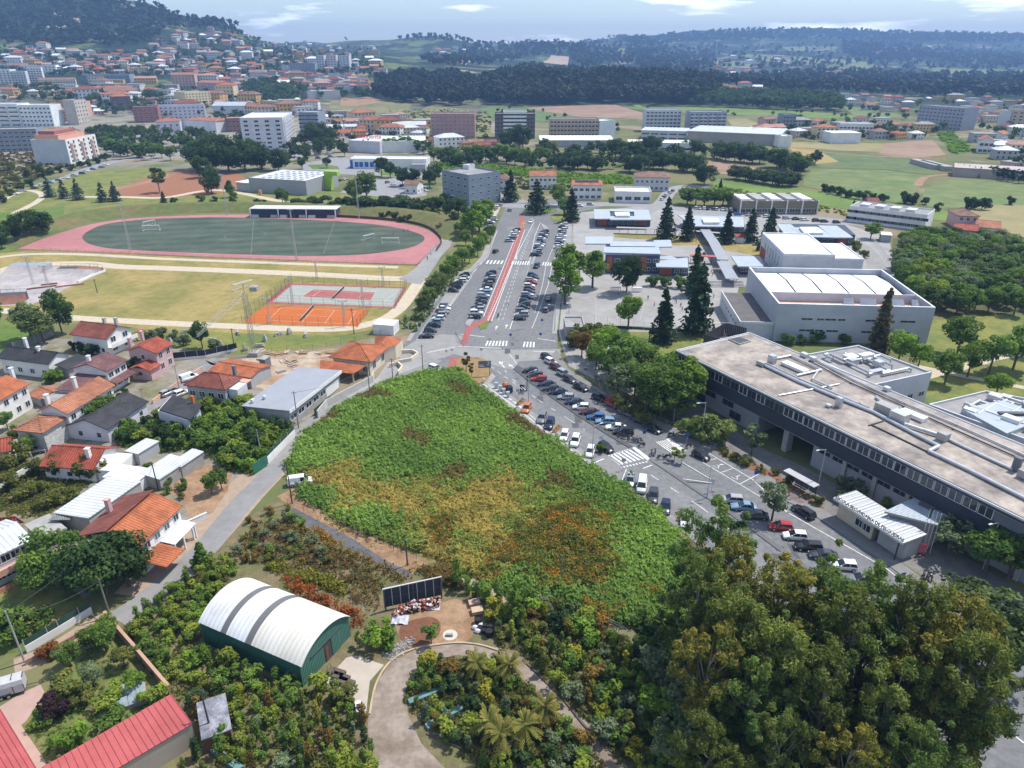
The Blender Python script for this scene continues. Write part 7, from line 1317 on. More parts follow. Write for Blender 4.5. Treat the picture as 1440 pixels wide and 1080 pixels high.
for kind,(Lc,Wc,Hc,bz,xr,xf,rr_,rf,hood) in dict(hatchback=(4.0,.87,1.47,.90,-1.95,1.0,.35,.95,.62),saloon=(4.55,.90,1.44,.90,-1.75,1.05,.75,1.,.62),estate=(4.6,.90,1.48,.92,-2.2,1.0,.35,.95,.62),suv=(4.4,.92,1.66,1.02,-2.05,1.0,.3,.8,.80),van=(4.6,.93,1.92,1.08,-2.25,1.55,.06,.85,.86)).items():
 h=Lc/2;b=MB();loft(b,[ring(-h,.38,bz-.12,Wc*.86),ring(-h+.12,.26,bz-.02,Wc*.95),ring(-h*.6,.22,bz,Wc),ring(0,.22,bz,Wc),ring(xf+.05,.22,bz-.01,Wc),ring(h*.72,.24,hood+.14,Wc*.97),ring(h-.12,.26,hood+.02,Wc*.92),ring(h,.34,hood-.12,Wc*.8)])
 wb,wt=Wc*.86,Wc*.70;x0,x1,x2,x3=xr+rr_,xf-rf,xr,xf
 if kind=='van':x0,x1=xr+.08,xf-.8
 t=Hc-.05;slabq(b,[(x0-.06,-wt-.02,t+.02),(x1+.08,-wt-.02,t+.02),(x1+.08,wt+.02,t+.02),(x0-.06,wt+.02,t+.02)],.07);slabq(b,[(x0+.15,-wt*.8,t+.05),(x1-.1,-wt*.8,t+.05),(x1-.1,wt*.8,t+.05),(x0+.15,wt*.8,t+.05)],.04)
 for sd in (-1,1):
  for xa,xb in ((x2+.08,x0+.02),((x2+x3)/2-.1,(x0+x1)/2+.05),(x3-.12,x1)):b.bar((xa,sd*(wb+.005),bz-.03),(xb,sd*(wt+.012),t),.045,n=4)
  b.box(xf-.35,sd*Wc+(-.02 if sd<0 else -.14)-.06*(sd<0),bz+.02,xf-.2,sd*Wc+(.14 if sd<0 else .02)+.06*(sd>0),bz+.16)
  if kind=='van':slabq(b,[(x2+.05,sd*(wb+.01),bz),(.1,sd*(wb+.01),bz),(.1,sd*(wt+.03),t),(x0,sd*(wt+.03),t)][::sd],.03)
 g=MB();v=[(x2,-wb,bz-.03),(x3,-wb,bz-.03),(x3,wb,bz-.03),(x2,wb,bz-.03),(x0,-wt,t),(x1,-wt,t),(x1,wt,t),(x0,wt,t)];g.add(v,[(0,1,5,4),(1,2,6,5),(2,3,7,6),(3,0,4,7),(4,5,6,7)])
 CARM[kind]=(b.mesh('body',PT['white']),g.mesh('window',CGL),h,Wc,hood,bz)
wm_=MB();wm_.bar((0,-.11,0),(0,.11,0),.32,n=14,mi=0);wm_.bar((0,-.125,0),(0,.125,0),.19,n=8,mi=1);WHEEL=wm_.mesh('wheel',RUB,MET)
HL=MB().box(-.06,-.17,-.06,.06,.17,.07).mesh('headlight',HEADL);TL=MB().box(-.05,-.13,-.1,.05,.13,.1).mesh('taillight',TAILL)
for me in [c[0] for c in CARM.values()]:
 me.polygons.foreach_set('use_smooth',[len(p.vertices)==4 and i<56 for i,p in enumerate(me.polygons)])
def car(u,v,ang,col,kind,label,group=None):
 p=P(u,v,.6);b,g,h,w,hood,bz=CARM[kind];r=root('van' if kind=='van' else 'car',label,'van' if kind=='van' else 'car',(p.x,p.y,.03),math.radians(ang),group)
 o=child('body',b,r);omat(o,PT[col]);child('window',g,r)
 for x in (-h*.62,h*.62):
  for y in (-w+.08,w-.08):child('wheel',WHEEL,r,(x,y,.32))
 for y in (-w*.62,w*.62):child('headlight',HL,r,(h-.09,y,hood-.1));child('taillight',TL,r,(-h+.03,y,bz-.22))
 return r
CN=dict(dark='dark grey',lightblue='light blue')
def row(s,e,n,ang,cols,kinds,place,group,jit=.25):
 rr=random.Random(n+int(s[0]));cols=cols.split();kinds=kinds.split()
 for i in range(n):
  t=i/(n-1) if n>1 else 0;wa,wb_=P(*s,.6),P(*e,.6);w=wa.lerp(wb_,t);u,v=pix(w.x+rr.uniform(-jit,jit),w.y,.6);c=cols[i%len(cols)];k=kinds[i%len(kinds)]
  car(u,v,ang+rr.uniform(-3,3)+(180 if rr.random()<.25 and ang in (0,180) else 0),c,k,'%s %s %s, %s from the far end'%(CN.get(c,c),k,place,ordinal(i)),group)
K3='hatchback saloon estate suv hatchback'
row((692,383),(668,445),15,180,'navy dark silver navy grey black white lightblue silver dark navy grey silver white black',K3,'left of the red cycle path','cars left of the cycle path')
row((726,323),(717,338),6,180,'black white silver white grey silver',K3,'at the top of the red cycle path','cars at the top of the cycle path')
row((766,325),(754,358),13,0,'dark black silver navy white grey navy silver white black silver grey black',K3,'right of the upper main road','cars right of the upper main road')
row((750,386),(732,447),15,0,'navy dark silver red white maroon dark silver navy black dark black grey silver black',K3,'right of the lower main road','cars right of the lower main road')
row((793,315),(786,347),12,0,'white silver black white dark silver white grey white black silver white',K3,'at the top right of the avenue','cars at the top right of the avenue')
row((654,386),(637,408),6,180,'black silver white dark black dark',K3,'in the middle left bay','cars of the middle left bay');row((627,429),(609,457),7,180,'silver white grey silver white lightblue black',K3,'in the near left bay','cars of the near left bay');row((605,464),(600,472),2,180,'dark black',K3,'at the corner of the near left bay','cars at the bay corner')
row((694,306),(685,322),6,180,'white silver white grey silver dark',K3,'beside the upper left trees','cars beside the upper left trees')
for u,v,a,c,k,l in ((697,353,70,'dark','hatchback','dark grey hatchback driving up the left lane of the avenue'),(716.6,295,100,'silver','hatchback','silver hatchback driving near the roundabout'),(746.8,311,-108,'white','saloon','white saloon driving at the top of the main road'),(754.6,374,-108,'navy','suv','navy car crossing the upper zebra'),(772,420,75,'dark','hatchback','dark hatchback in the shade of the tall kerb trees'),(768.6,435,72,'grey','hatchback','grey hatchback following below the shaded one'),(613,518,-40,'white','estate','white estate car waiting at the corner of the brambles'),(699,291,90,'white','hatchback','white car left of the roundabout'),(704,288,80,'silver','hatchback','silver car left of the roundabout behind the white one')):car(u,v,a,c,k,l)
DG=[(745.6,521,'black','hatchback'),(752.5,527,'dark','hatchback'),(758,532.5,'red','hatchback'),(769,540,'navy','saloon'),(776,546,'dark','saloon'),(785,551,'navy','saloon'),(795.6,558,'silver','hatchback'),(808,565,'navy','saloon'),(817,572,'white','hatchback'),(829,579,'maroon','saloon'),(838,586,'blue','hatchback'),(851.7,592,'lightblue','estate'),(866,600.5,'white','saloon'),(877,607,'black','suv')]
for i,(u,v,c,k) in enumerate(DG):car(u,v,174,c,k,'%s %s in the diagonal median row, %s from the junction'%(CN.get(c,c),k,ordinal(i)),'cars in the diagonal row')
for i,(u,v,c,k) in enumerate([(769,502,'black','hatchback'),(775,508.5,'white','hatchback'),(782,516,'maroon','hatchback'),(793,525.5,'silver','suv'),(801,533,'dark','hatchback'),(817,544,'black','saloon'),(843,559,'black','hatchback'),(861,568,'red','hatchback'),(882,580.5,'grey','estate'),(901,591,'dark','estate'),(919,603,'black','hatchback')]):car(u,v,-52 if i<6 else -47,c,k,'%s %s, %s from the junction along the school side kerb'%(CN.get(c,c),k,ordinal(i)),'cars along the school side kerb')
for i,(u,v,c,k) in enumerate([(740.5,574,'orange','hatchback'),(762,587.5,'grey','estate'),(773,596,'navy','suv'),(793.6,612.5,'white','hatchback'),(809,620,'white','suv'),(830,635,'white','hatchback'),(886,675.5,'silver','hatchback'),(902.5,683,'white','van'),(918.6,698,'dark','suv'),(936,713,'navy','hatchback'),(964,730.5,'white','saloon')]):car(u,v,-104,c,k,'%s %s in the bramble side bays, %s from the junction'%(CN.get(c,c),k,ordinal(i)),'cars in the bays beside the brambles')
for u,v,a,c,k,l in ((852.5,629,-58,'black','hatchback','black hatchback stopped at the big zebra crossing'),(986,640,-52,'black','hatchback','black hatchback driving beside the reserved wheelchair bays'),(1130,719,118,'black','estate','black car driving past the bus shelter'),(1028,702,172,'silver','estate','silver car at the head of the lower median row'),(1046,712,172,'lightblue','saloon','light blue car second in the lower median row'),(1062,724,172,'dark','saloon','dark car under the grey tree of the median'),(1098,740,172,'red','hatchback','red hatchback under the grey tree of the median'),(1118,753,172,'white','hatchback','white hatchback beside the red one in the lower row'),(1137,768,172,'black','estate','black car right of the white hatchback'),(1158,780,172,'dark','saloon','dark saloon partly under the eucalyptus crown'),(1187,795,172,'white','hatchback','white car near the end of the lower median row'),(1211,814,172,'grey','saloon','grey saloon at the near end of the lower median row'),(1184,886,-100,'white','hatchback','white car seen through the eucalyptus crowns'),(1110,826,-100,'white','hatchback','white car parked under the upper eucalyptus'),(1232,920,-100,'silver','hatchback','silver car hidden deep between the eucalyptus'),(1271,945,-100,'white','estate','white estate hidden under the lower eucalyptus'),
(422,677,15,'white','van','white van parked on the dirt beside the lane'),(236,552,60,'silver','hatchback','silver hatchback on the side lane left of the white one'),(243,549,60,'grey','hatchback','grey car half hidden between the two cars on the side lane'),(256,552,55,'white','hatchback','white car beside the slate roof on the side lane'),(266,531,50,'white','van','white van on the side lane beside the hipped house'),(46,633,20,'silver','saloon','silver saloon in the yard of the cream house'),(815,289,0,'white','hatchback','white car on the street before the solar villa'),(830,287,0,'silver','hatchback','silver car on the street before the solar villa')):car(u,v,a,c,k,l)
row((1040,301),(1175,312),11,10,'blue silver grey white dark silver black white dark navy black',K3,'along the street above the school','cars along the school street',.8);row((978,292),(1046,296),12,80,'white silver white dark grey white',K3,'in the small lot behind the firs','cars in the lot behind the firs',.5)
row((930,280),(945,268),5,60,'white dark white silver grey',K3,'on the street beside the modern house','cars beside the modern house',.5);row((455,258),(488,251),7,90,'white silver grey white dark white silver',K3,'beside the lime portal','cars beside the lime portal',.8);row((442,206),(448,222),7,10,'white silver dark white',K3,'in the left supermarket file','cars in the left supermarket file',.8);row((460,202),(464,220),8,10,'dark white silver grey',K3,'in the right supermarket file','cars in the right supermarket file',.8)
row((20,272),(150,232),13,30,'white silver dark white blue grey',K3,'on the street below the stepped apartments','cars below the stepped apartments',1.5);row((820,209),(868,211),12,90,'white silver grey dark white',K3,'before the white roofed warehouse','cars before the white warehouse',.5);row((545,256),(600,268),6,60,'grey white dark silver',K3,'in the car park behind the track','cars behind the track',1.)
# motorbikes
def bike_meshes():
 b=MB();b.bar((-.35,0,.55),(.35,0,.7),.13,.16,6);b.box(-.75,-.12,.62,-.1,.12,.8);b.bar((.35,0,.75),(.62,0,.32),.04);b.bar((-.2,0,.5),(-.6,0,.32),.05);h=MB();h.bar((.35,-.36,1.),(.35,.36,1.),.025);h.bar((.38,0,.7),(.35,0,1.),.03);h.box(.36,-.15,.8,.5,.15,1.05)
 w=MB();w.bar((0,-.06,0),(0,.06,0),.3,n=12,mi=0);w.bar((0,-.065,0),(0,.065,0),.16,n=8,mi=1);s=MB().box(-.7,-.14,.8,-.05,.14,.9);return b.mesh('body',PT['black']),h.mesh('handlebar',METD),w.mesh('wheel',RUB,MET),s.mesh('saddle',RUB)
BK=bike_meshes()
def bike(u,v,ang,col,lab,g=None):
 r=root('motorbike',lab,'motorbike',P(u,v,0)+Vector((0,0,.14)),math.radians(ang),g);omat(child('body',BK[0],r),PT[col]);child('handlebar',BK[1],r);child('saddle',BK[3],r)
 for x in (-.62,.64):child('wheel',BK[2],r,(x,0,.3))
for i,(u,v,a,c) in enumerate([(874,616,160,'dark'),(879,617,150,'black'),(888,621,170,'silver'),(893,622,160,'grey'),(898,621,150,'silver'),(902,629,200,'black')]):bike(u,v,a,c,'%s motorbike, %s from the left in the bay above the zebra crossing'%(CN.get(c,c),ordinal(i)),'motorbikes above the zebra crossing')
for i,(u,v,a,c) in enumerate([(916,640,80,'dark'),(921,639,80,'blue'),(929,646,10,'grey'),(939,645,20,'black')]):bike(u,v,a,c,'%s motorbike, %s from the left below the small zebra'%(CN.get(c,c),ordinal(i)),'motorbikes below the small zebra')
for u,v,a,c,l in ((944,614,10,'black','black motorbike alone right of the school side cars'),(968,630,30,'dark','motorbike in the right bay before the black hatchback'),(700.5,446,75,'black','motorbike riding up the main road'),(1298,812,60,'navy','navy motorbike, left one on the pavement near the flagpoles'),(1303,814,50,'black','black motorbike, middle one on the pavement near the flagpoles'),(1308,815,70,'grey','grey motorbike, right one on the pavement near the flagpoles')):bike(u,v,a,c,l)
# ================================================================= POLES, WALLS, FENCES, SMALL THINGS
def lamp(u,v,h,ang,lab,arm=1.6,g=None):
 r=root('street_lamp',lab,'street lamp',P(u,v,0),math.radians(ang),g);MB().bar((0,0,0),(0,0,h),.11,.06,8).obj('pole',MET,parent=r);MB().bar((0,0,h-.05),(arm,0,h+.15),.045,n=6).obj('arm',MET,parent=r);MB().box(arm-.1,-.14,h+.1,arm+.6,.14,h+.22).obj('lamp_head',LGREY,parent=r)
for i,(u,v,h,a) in enumerate([(743,573,9,30),(832,655,9,30),(994,700,7,0)]):lamp(u,v,h,a,'tall grey street lamp beside the parking bays, %s from the junction'%ordinal(i),g='lamps beside the bays')
for i,(u,v,h,a) in enumerate([(986,619,9,200),(1149,690,9,200),(1382,800,9,200)]):lamp(u,v,h,a,'tall grey street lamp before the school front, %s from the left'%ordinal(i),g='lamps before the school')
for i,(u,v,h,a) in enumerate([(947,593,5,90),(780,465,8,180),(767,350,8,180),(800,440,9,180),(655,478,7,0),(575,470,8,0),(632,300,9,0)]):lamp(u,v,h,a,'street lamp along the avenue, %s in the list from near the school corner'%ordinal(i) if i>5 else ('short lamp by the school corner','lamp beside the porter lodge','lamp beside the upper parking row','lamp at the tall kerb trees','lamp at the cycle path bend','lamp beside the white container')[i],g='lamps along the avenue')
def flood(u,v,h,lab,g,n=2):
 r=root('floodlight_mast',lab,'floodlight',P(u,v,0),0,g);m=MB()
 for x,y in ((-.35,-.35),(.35,-.35),(.35,.35),(-.35,.35)):m.bar((x,y,0),(x*.45,y*.45,h),.06,.05,4)
 for k in range(int(h/1.2)):
  a=.35*(1-.55*k*1.2/h);m.bar((-a,-a,k*1.2),(a,-a,k*1.2+1.2),.03,n=3);m.bar((a,a,k*1.2),(-a,a,k*1.2+1.2),.03,n=3)
 m.obj('mast',MET,parent=r);MB().box(-1.2,-.1,h-.1,1.2,.1,h+.05).obj('crossbar',MET,parent=r)
 for x in np.linspace(-1,1,n):MB().box(x-.2,-.35,h-.05,x+.2,.1,h+.35).obj('lamp_head',GREY,parent=r)
for i,(u,v,h) in enumerate([(184,354,20),(417,366,20),(320,303,20),(505,308,20)]):flood(u,v,h,'tall lattice floodlight mast %s'%('left on the near side of the track','right on the near side of the track','left on the far side of the track','right on the far side of the track')[i],'floodlight masts of the track',4)
for i,(u,v,h) in enumerate([(412,429,9),(511,433,9),(446,395,7),(539,403,7),(485,459,8),(380,455,8),(47,400,10),(70,410,9)]):flood(u,v,h,'slender floodlight pole of the courts, %s'%('left between the courts','right between the courts','left behind the hard court','right behind the hard court','right before the clay court','left before the clay court','at the skate ramp','second at the skate ramp')[i],'floodlight poles of the courts',2)
def pole(u,v,h,lab,m_=BARKG,g=None,lean=0.,r0=.14):
 r=root('utility_pole',lab,'pole',P(u,v,0),0,g);MB().bar((0,0,-.2),(lean,0,h),r0,r0*.65,8).obj('pole',m_,parent=r);MB().bar((lean-.6,0,h-.4),(lean+.6,0,h-.4),.05,n=4).obj('crossarm',METD,parent=r);return Vector((lean,0,h-.3))+r.location
TOPS=[]
for u,v,h,l,m_ in ((35,931,9,'pale concrete power pole on the wall of the walled garden',CONC),(155,867,7,'leaning grey pole at the top of the walled garden',BARKG),(420,602,9,'grey pole at the bend of the lane beside the wall',BARKG),(411,708,9,'dark pole beside the white van',METD),(299,1038,8,'dark pole beside the potting shed roof',METD),(520,553,7,'first wooden pole along the new wall of the lane',BARKG),(553,540,7,'second wooden pole along the new wall of the lane',BARKG),(595,525,8,'wooden pole at the mouth of the lane',BARKG),(223,690,6,'dark pole between the ribbed shed and the bare plot',METD),(190,771,7,'dark pole with a lamp before the orange gable roof',METD),(253,550,7,'grey pole on the side lane before the hipped house',CONC),(205,578,6,'grey pole before the stone house',CONC),(367,640,6,'grey pole in the vine gardens',CONC),(573,795,5,'dark pole with a white board above the nursery track',METD),(789,825,6,'weathered pole at the lower end of the brambles',BARKG),(498,470,8,'dark pole on the play lawn before the clay court',METD),(330,490,6,'dark post beside the dark mesh fence',METD),(741,550,3.5,'thin sign post at the cycle path plaza',METD),(137,412,5,'thin dark post on the dry field',METD)):TOPS.append(pole(u,v,h,l,m_))
def wire(a,b,lab,sag=1.):
 m=MB();n=10;p=[a.lerp(b,i/n)-Vector((0,0,sag*4*(i/n)*(1-i/n))) for i in range(n+1)]
 for i in range(n):m.bar(p[i],p[i+1],.03,n=4,cap=False)
 tag(m.obj('power_line',METD),lab,'cable')
wire(TOPS[0],TOPS[9],'thin power line from the concrete pole to the lamp pole');wire(TOPS[9]+Vector((.3,0,0)),TOPS[8],'thin power line over the orange gable roof');wire(TOPS[2],TOPS[5],'thin power line along the new wall of the lane');wire(TOPS[0]+Vector((0,0,-.6)),TOPS[1],'thin power line above the walled garden')
def wall(s,h,w,m_,lab,cat='wall',cap=None,mesh=None):
 p=[P(*q,0) for q in pts(s)];r=root('garden_wall' if not mesh else 'mesh_fence',lab,cat,p[0]);m=MB();p=[q-p[0] for q in p]
 for a,b in zip(p,p[1:]):
  d=(b-a).normalized();n=Vector((-d.y,d.x,0))*w/2;m.prism([(k.x,k.y) for k in (a-n,b-n,b+n,a+n)],-.1,h)
  if cap:MB().prism([(k.x,k.y) for k in (a-n*1.4,b-n*1.4,b+n*1.4,a+n*1.4)],h+.001,h+.1).obj('coping',cap,parent=r)
  if mesh:
   q=MB();q.prism([(k.x,k.y) for k in (a-n*.2,b-n*.2,b+n*.2,a+n*.2)],h+.002,h+mesh[0]);q.obj('mesh_panel',mesh[1],parent=r);L=(b-a).length
   for t in np.arange(0,1.001,max(.02,3/L)):c=a.lerp(b,t);MB().box(c.x-.05,c.y-.05,h,c.x+.05,c.y+.05,h+mesh[0]+.1).obj('post',MET,parent=r)
 m.obj('wall',m_,parent=r);return r
GM=mat('green_shade_mesh',(.03,.07,.05),.2,1.);BW=mat('pale_block_wall',(.46,.44,.41),.15,.8)
wall('415,613 377,652',1.6,.25,WH,'white wall topped with dark green mesh along the lane',mesh=(.9,GM));wall('376,655 357,668',2.4,.12,mat('green_gate',(.03,.14,.09),.1),'green sheet metal gate at the end of the white wall','gate');wall('443,585 465,566',1.8,.12,GM,'green mesh gate beside the long grey hall','gate');wall('447,588 460,572 505,548 524,538 526,530',1.9,.25,BW,'pale new concrete wall along the lane')
wall('38,918 85,890 130,862',1.2,.25,WH,'white wall with green mesh above it on the rough lawn',mesh=(1.,GM));wall('150,872 190,918 240,977',1.6,.3,mat('brown_render',(.34,.22,.16),.15),'brown rendered wall between the walled garden and the nursery',cap=mat('terracotta_coping',(.42,.26,.18),.1));wall('36,935 70,918 130,885 148,872',.8,.3,mat('brown_render',(0,0,0)),'low brown wall along the drive of the walled garden');wall('208,796 255,745 292,728',1.1,.25,WH,'white garden wall before the orange gable house',cap=WH);wall('56,655 0,690',1.5,.2,WH,'white wall beside the vegetable garden');wall('215,568 245,545 285,520',1.,.25,SALM,'pinkish garden wall along the side lane')
wall('245,507 290,503 334,493',.7,.25,WH,'white wall carrying a dark mesh fence behind the pink house',mesh=(1.6,mat('dark_shade_mesh',(.03,.035,.045),.2,1.)));wall('20,492 50,482 78,470',.2,.2,CONC,'tall mesh fence at the left green lawn',mesh=(2.,mat('grey_mesh',(.20,.21,.20),.2,1.)));wall('560,528 566,520 560,514 548,517',1.2,.4,CREAM,'curved cream wall before the new house');wall('555,512 578,508 588,500 580,496 560,497',1.,.4,CREAM,'curved cream wall beside the junction')
def fence(s,h,lab,step=3.,rails=3,m_=METD,thin=.03,base=None):
 p=[P(*q,0) for q in pts(s)];r=root('wire_fence',lab,'fence',p[0]);p=[q-p[0] for q in p];m=MB()
 for a,b in zip(p,p[1:]):
  L=(b-a).length
  for t in np.arange(0,1.0001,max(.004,step/L)):c=a.lerp(b,t);MB().bar((c.x,c.y,0),(c.x,c.y,h),thin*1.3,n=5).obj('post',m_,parent=r)
  for k in range(rails):z=h*(k+1)/rails-.02;m.bar(a+Vector((0,0,z)),b+Vector((0,0,z)),thin*.6,n=3)
  for t in np.arange(0,1,max(.0015,.55/L)):c=a.lerp(b,t);m.bar((c.x,c.y,.05),(c.x,c.y,h),.008,n=3,cap=False)
 m.obj('wire',m_,parent=r);return r
fence('411,399 572,405 556,434 376,427 411,399',3.2,'tall wire fence round the hard tennis court',4.);fence('341,455 503,461 521,436',3.,'wire fence along the near side of the clay court',4.);fence('60,352 300,362.5 586,374',1.1,'low rail fence along the near side of the track',4.,2);fence('411,400 376,427 344,452',4.,'tall green net fence at the left end of the courts',3.,6,mat('green_post',(.06,.12,.07),.1));fence('586,374 618,344',1.1,'low rail fence at the right end of the track',3.,2)
fence('800,452 905,465 1060,468',3.,'tall wire fence on the near side of the school yard',4.,3,MET);fence('1024,430 1048,472',3.,'wire fence beside the sports hall annex',3.,3,GM);fence('405,712 480,742 560,778 620,806',1.6,'sagging wire fence along the nursery track',4.,2,BARK);fence('810,862 870,890 960,965',1.8,'wire fence below the brambles in the nursery',4.,4,MET);fence('786,470 796,508 850,551 905,586 960,608 1008,634',1.5,'wire fence between the pavement and the school planting',3.,3,MET);fence('806,303 806,354',2.,'wire fence between the avenue and the school',3.,3,MET);fence('1228,340 1262,385 1290,430',2.,'wire fence along the plantation edge',4.,3,MET);fence('340,498 440,492 500,480 540,470',1.6,'wire fence along the play lawn above the building site',4.,3,METD);fence('640,470 652,490',1.,'short rail at the cycle path bend',2.,2)
def ellipse_wall():
 p=[P(*q,0) for q in curve(pts('470,305 530,308.5 577,314 602,321 616,331 621,341 614,353'),False,5)];r=root('track_wall','dark low wall curving round the right end of the track','wall',p[0]);m=MB();p=[q-p[0] for q in p]
 for a,b in zip(p,p[1:]):d=(b-a).normalized();n=Vector((-d.y,d.x,0))*.12;m.prism([(k.x,k.y) for k in (a-n,b-n,b+n,a+n)],-.1,1.2)
 m.obj('wall',mat('maroon_wall',(.10,.05,.05),.1),parent=r)
ellipse_wall()
def goal(u,v,ang,w,h,lab):
 r=root('football_goal',lab,'goal',P(u,v,0),math.radians(ang));m=MB();m.bar((0,0,0),(0,0,h),.09);m.bar((w,0,0),(w,0,h),.09);m.bar((-.05,0,h),(w+.05,0,h),.09);m.obj('frame',FRAME,parent=r);n=MB()
 for x in (0,w):n.bar((x,0,h),(x,1,h),.06);n.bar((x,1,h),(x,2.2,0),.06);n.bar((x,0,.06),(x,2.2,.06),.06)
 n.bar((0,2.2,.06),(w,2.2,.06),.06);n.bar((0,1,h),(w,1,h),.06)
 for i in range(1,16):x=w*i/16;n.bar((x,1,h),(x,2.2,0),.018,n=3);n.bar((x,0,h),(x,1,h),.018,n=3)
 n.obj('net_frame',FRAME,parent=r)
goal(537,342.5,0,7.3,2.4,'white football goal at the right end of the turf facing the camera');goal(513,339,55,6,2.2,'white football goal standing sideways on the right of the turf');goal(201,325,10,7.3,2.4,'white football goal at the left end of the turf');goal(331,410,55,7.3,2.4,'bare white goal at the right end of the dry field');goal(203,319,60,6,2.2,'second white goal behind the left one')
def net(s,lab):
 a,b=[P(*q,0) for q in pts(s)];r=root('tennis_net',lab,'net',a);b=b-a;m=MB()
 for k in (Vector(),b):m.bar(k,k+Vector((0,0,1.1)),.05)
 m.obj('post',METD,parent=r);m=MB();d=b.normalized();n=Vector((-d.y,d.x,0))*.015;m.prism([(k.x,k.y) for k in (-n,b-n,b+n,n)],.1,.95);m.obj('net',mat('dark_net',(.05,.06,.06),.2,1.),parent=r);m=MB();n=n*1.5;m.prism([(k.x,k.y) for k in (-n,b-n,b+n,n)],.951,1.05);m.obj('tape',FRAME,parent=r)
net('484,405.5 468,421','dark tennis net on the hard court');net('441,432 423,452','tennis net on the clay court')
# crane on the building site
def crane():
 CRG=mat('weathered_crane_steel',(.25,.27,.27),.2,1.,.6)
 b=P(358,500,0);r=root('tower_crane','small grey tower crane with a long jib over the building site','crane',b);m=MB();h=17.5;w=.5
 for x,y in ((-w,-w),(w,-w),(w,w),(-w,w)):m.bar((x,y,0),(x,y,h),.07,n=4)
 for k in range(14):z=h*k/14;m.bar((-w,-w,z),(w,-w,z+h/14),.035,n=3);m.bar((w,w,z),(-w,w,z+h/14),.035,n=3);m.bar((-w,w,z),(-w,-w,z+h/14),.035,n=3)
 m.obj('mast',CRG,parent=r);e=P(277,474,17)-b;e.z=17;e.length;d=Vector((e.x,e.y,0)).normalized();L=15;n=Vector((-d.y,d.x,0))*.4;m=MB();z0=Vector((0,0,h));end=e
 for o in (n,-n,Vector((0,0,.9))):m.bar(z0+o,end+o*.5,.05,n=4)
 for k in range(16):a=z0.lerp(end,k/16);c=z0.lerp(end,(k+1)/16);m.bar(a+n*(1-k/32),c+Vector((0,0,.9*(1-k/40))),.03,n=3);m.bar(a-n*(1-k/32),c+Vector((0,0,.9*(1-k/40))),.03,n=3);m.bar(a+n,a-n,.03,n=3)
 m.obj('jib',CRG,parent=r);k=P(411,401,16)-b;m=MB();c2=-d*7+Vector((0,0,h))
 for o in (n,-n):m.bar(z0+o,c2+o,.06,n=4)
 m.obj('counter_jib',mat('green_steel',(.08,.16,.10),.1),parent=r);MB().box(c2.x-1,c2.y-1,c2.z-1.2,c2.x+1,c2.y+1,c2.z).obj('counterweight',CONC,parent=r);m=MB();m.bar(z0,z0+Vector((0,0,3)),.12);m.bar(z0+Vector((0,0,3)),end,.03,n=3);m.bar(z0+Vector((0,0,3)),c2,.03,n=3);m.obj('tie_bar',MET,parent=r);MB().box(-1.3,-1.3,0,1.3,1.3,1.2).obj('ballast_block',CONC,parent=r)
crane()
rr=random.Random(9)
for i in range(26):
 u,v=rr.uniform(352,470),rr.uniform(492,540)
 if v>500+(470-u)*.38+6:continue
 w=P(u,v,0);k=rr.random();r=root('building_material' if k<.5 else 'timber_stack',('heap of pale slabs' if k<.5 else 'stack of timber')+' on the building site','material',w,rr.random()*3,'building material on the site')
 for j in range(4):MB().box(-1.2+rr.uniform(-.2,.2),-.9+j*.45,0,1.1+rr.uniform(-.2,.2),-.5+j*.45,.15+.12*rr.randint(0,3)).obj('slab' if k<.5 else 'beam',(CONC,SALM)[j%2] if k<.5 else mat('timber',(.38,.26,.15),.2,2.),parent=r)
r=building('shipping_container','white container at the end of the gravel path','container',(525,470),(554,472),5,3.,RF_W,RF_W,'slab',.12,.03)
building('site_hut','small dark site hut at the foot of the crane','hut',(366,517),(374,518),2.5,2.4,DGREY,CONC,'slab',.12,.1)
# stone sculptures on the play lawn
for i,(u,v,k) in enumerate([(200,478,0),(222,483,1),(228,487,1),(240,484,1),(262,468,2),(310,488,1),(335,470,2),(345,493,1),(365,488,2),(392,472,2),(407,470,1),(430,473,2),(373,480,1),(300,480,2)]):
 w=P(u,v,0);r=root('stone_sculpture','%s, %s from the left on the play lawn'%(('brick red ring sculpture','standing pale stone sculpture','low stone sculpture')[k],ordinal(sorted([200,222,228,240,262,310,335,345,365,392,407,430,373,300]).index(u))),'sculpture',w,rr.random()*3,'stone sculptures on the play lawn');m=MB();ST=mat('weathered_granite',(.34,.33,.30),.25,1.5)
 if k==0:
  for j in range(16):a,b=j*.3927,(j+1)*.3927;m.bar((1.6*math.cos(a),0,1.6+1.6*math.sin(a)),(1.6*math.cos(b),0,1.6+1.6*math.sin(b)),.35,n=6)
  m.obj('ring',TERR,parent=r)
 elif k==1:loft(m,[[(x*s,y*s,z) for x,y in ((-.6,-.4),(.6,-.45),(.7,.4),(-.5,.5))] for z,s in ((0,1),(.7,1.15),(1.4,.8),(2.,.45))]);m.obj('stone',ST,parent=r)
 else:
  for j in range(3):m.box(-1.4+j*1.,-.4,0,-.6+j*1.,.4,.5+.3*(j%2))
  m.box(-1.2,-.25,.82,1.2,.25,1.05);m.obj('stone',ST,parent=r)
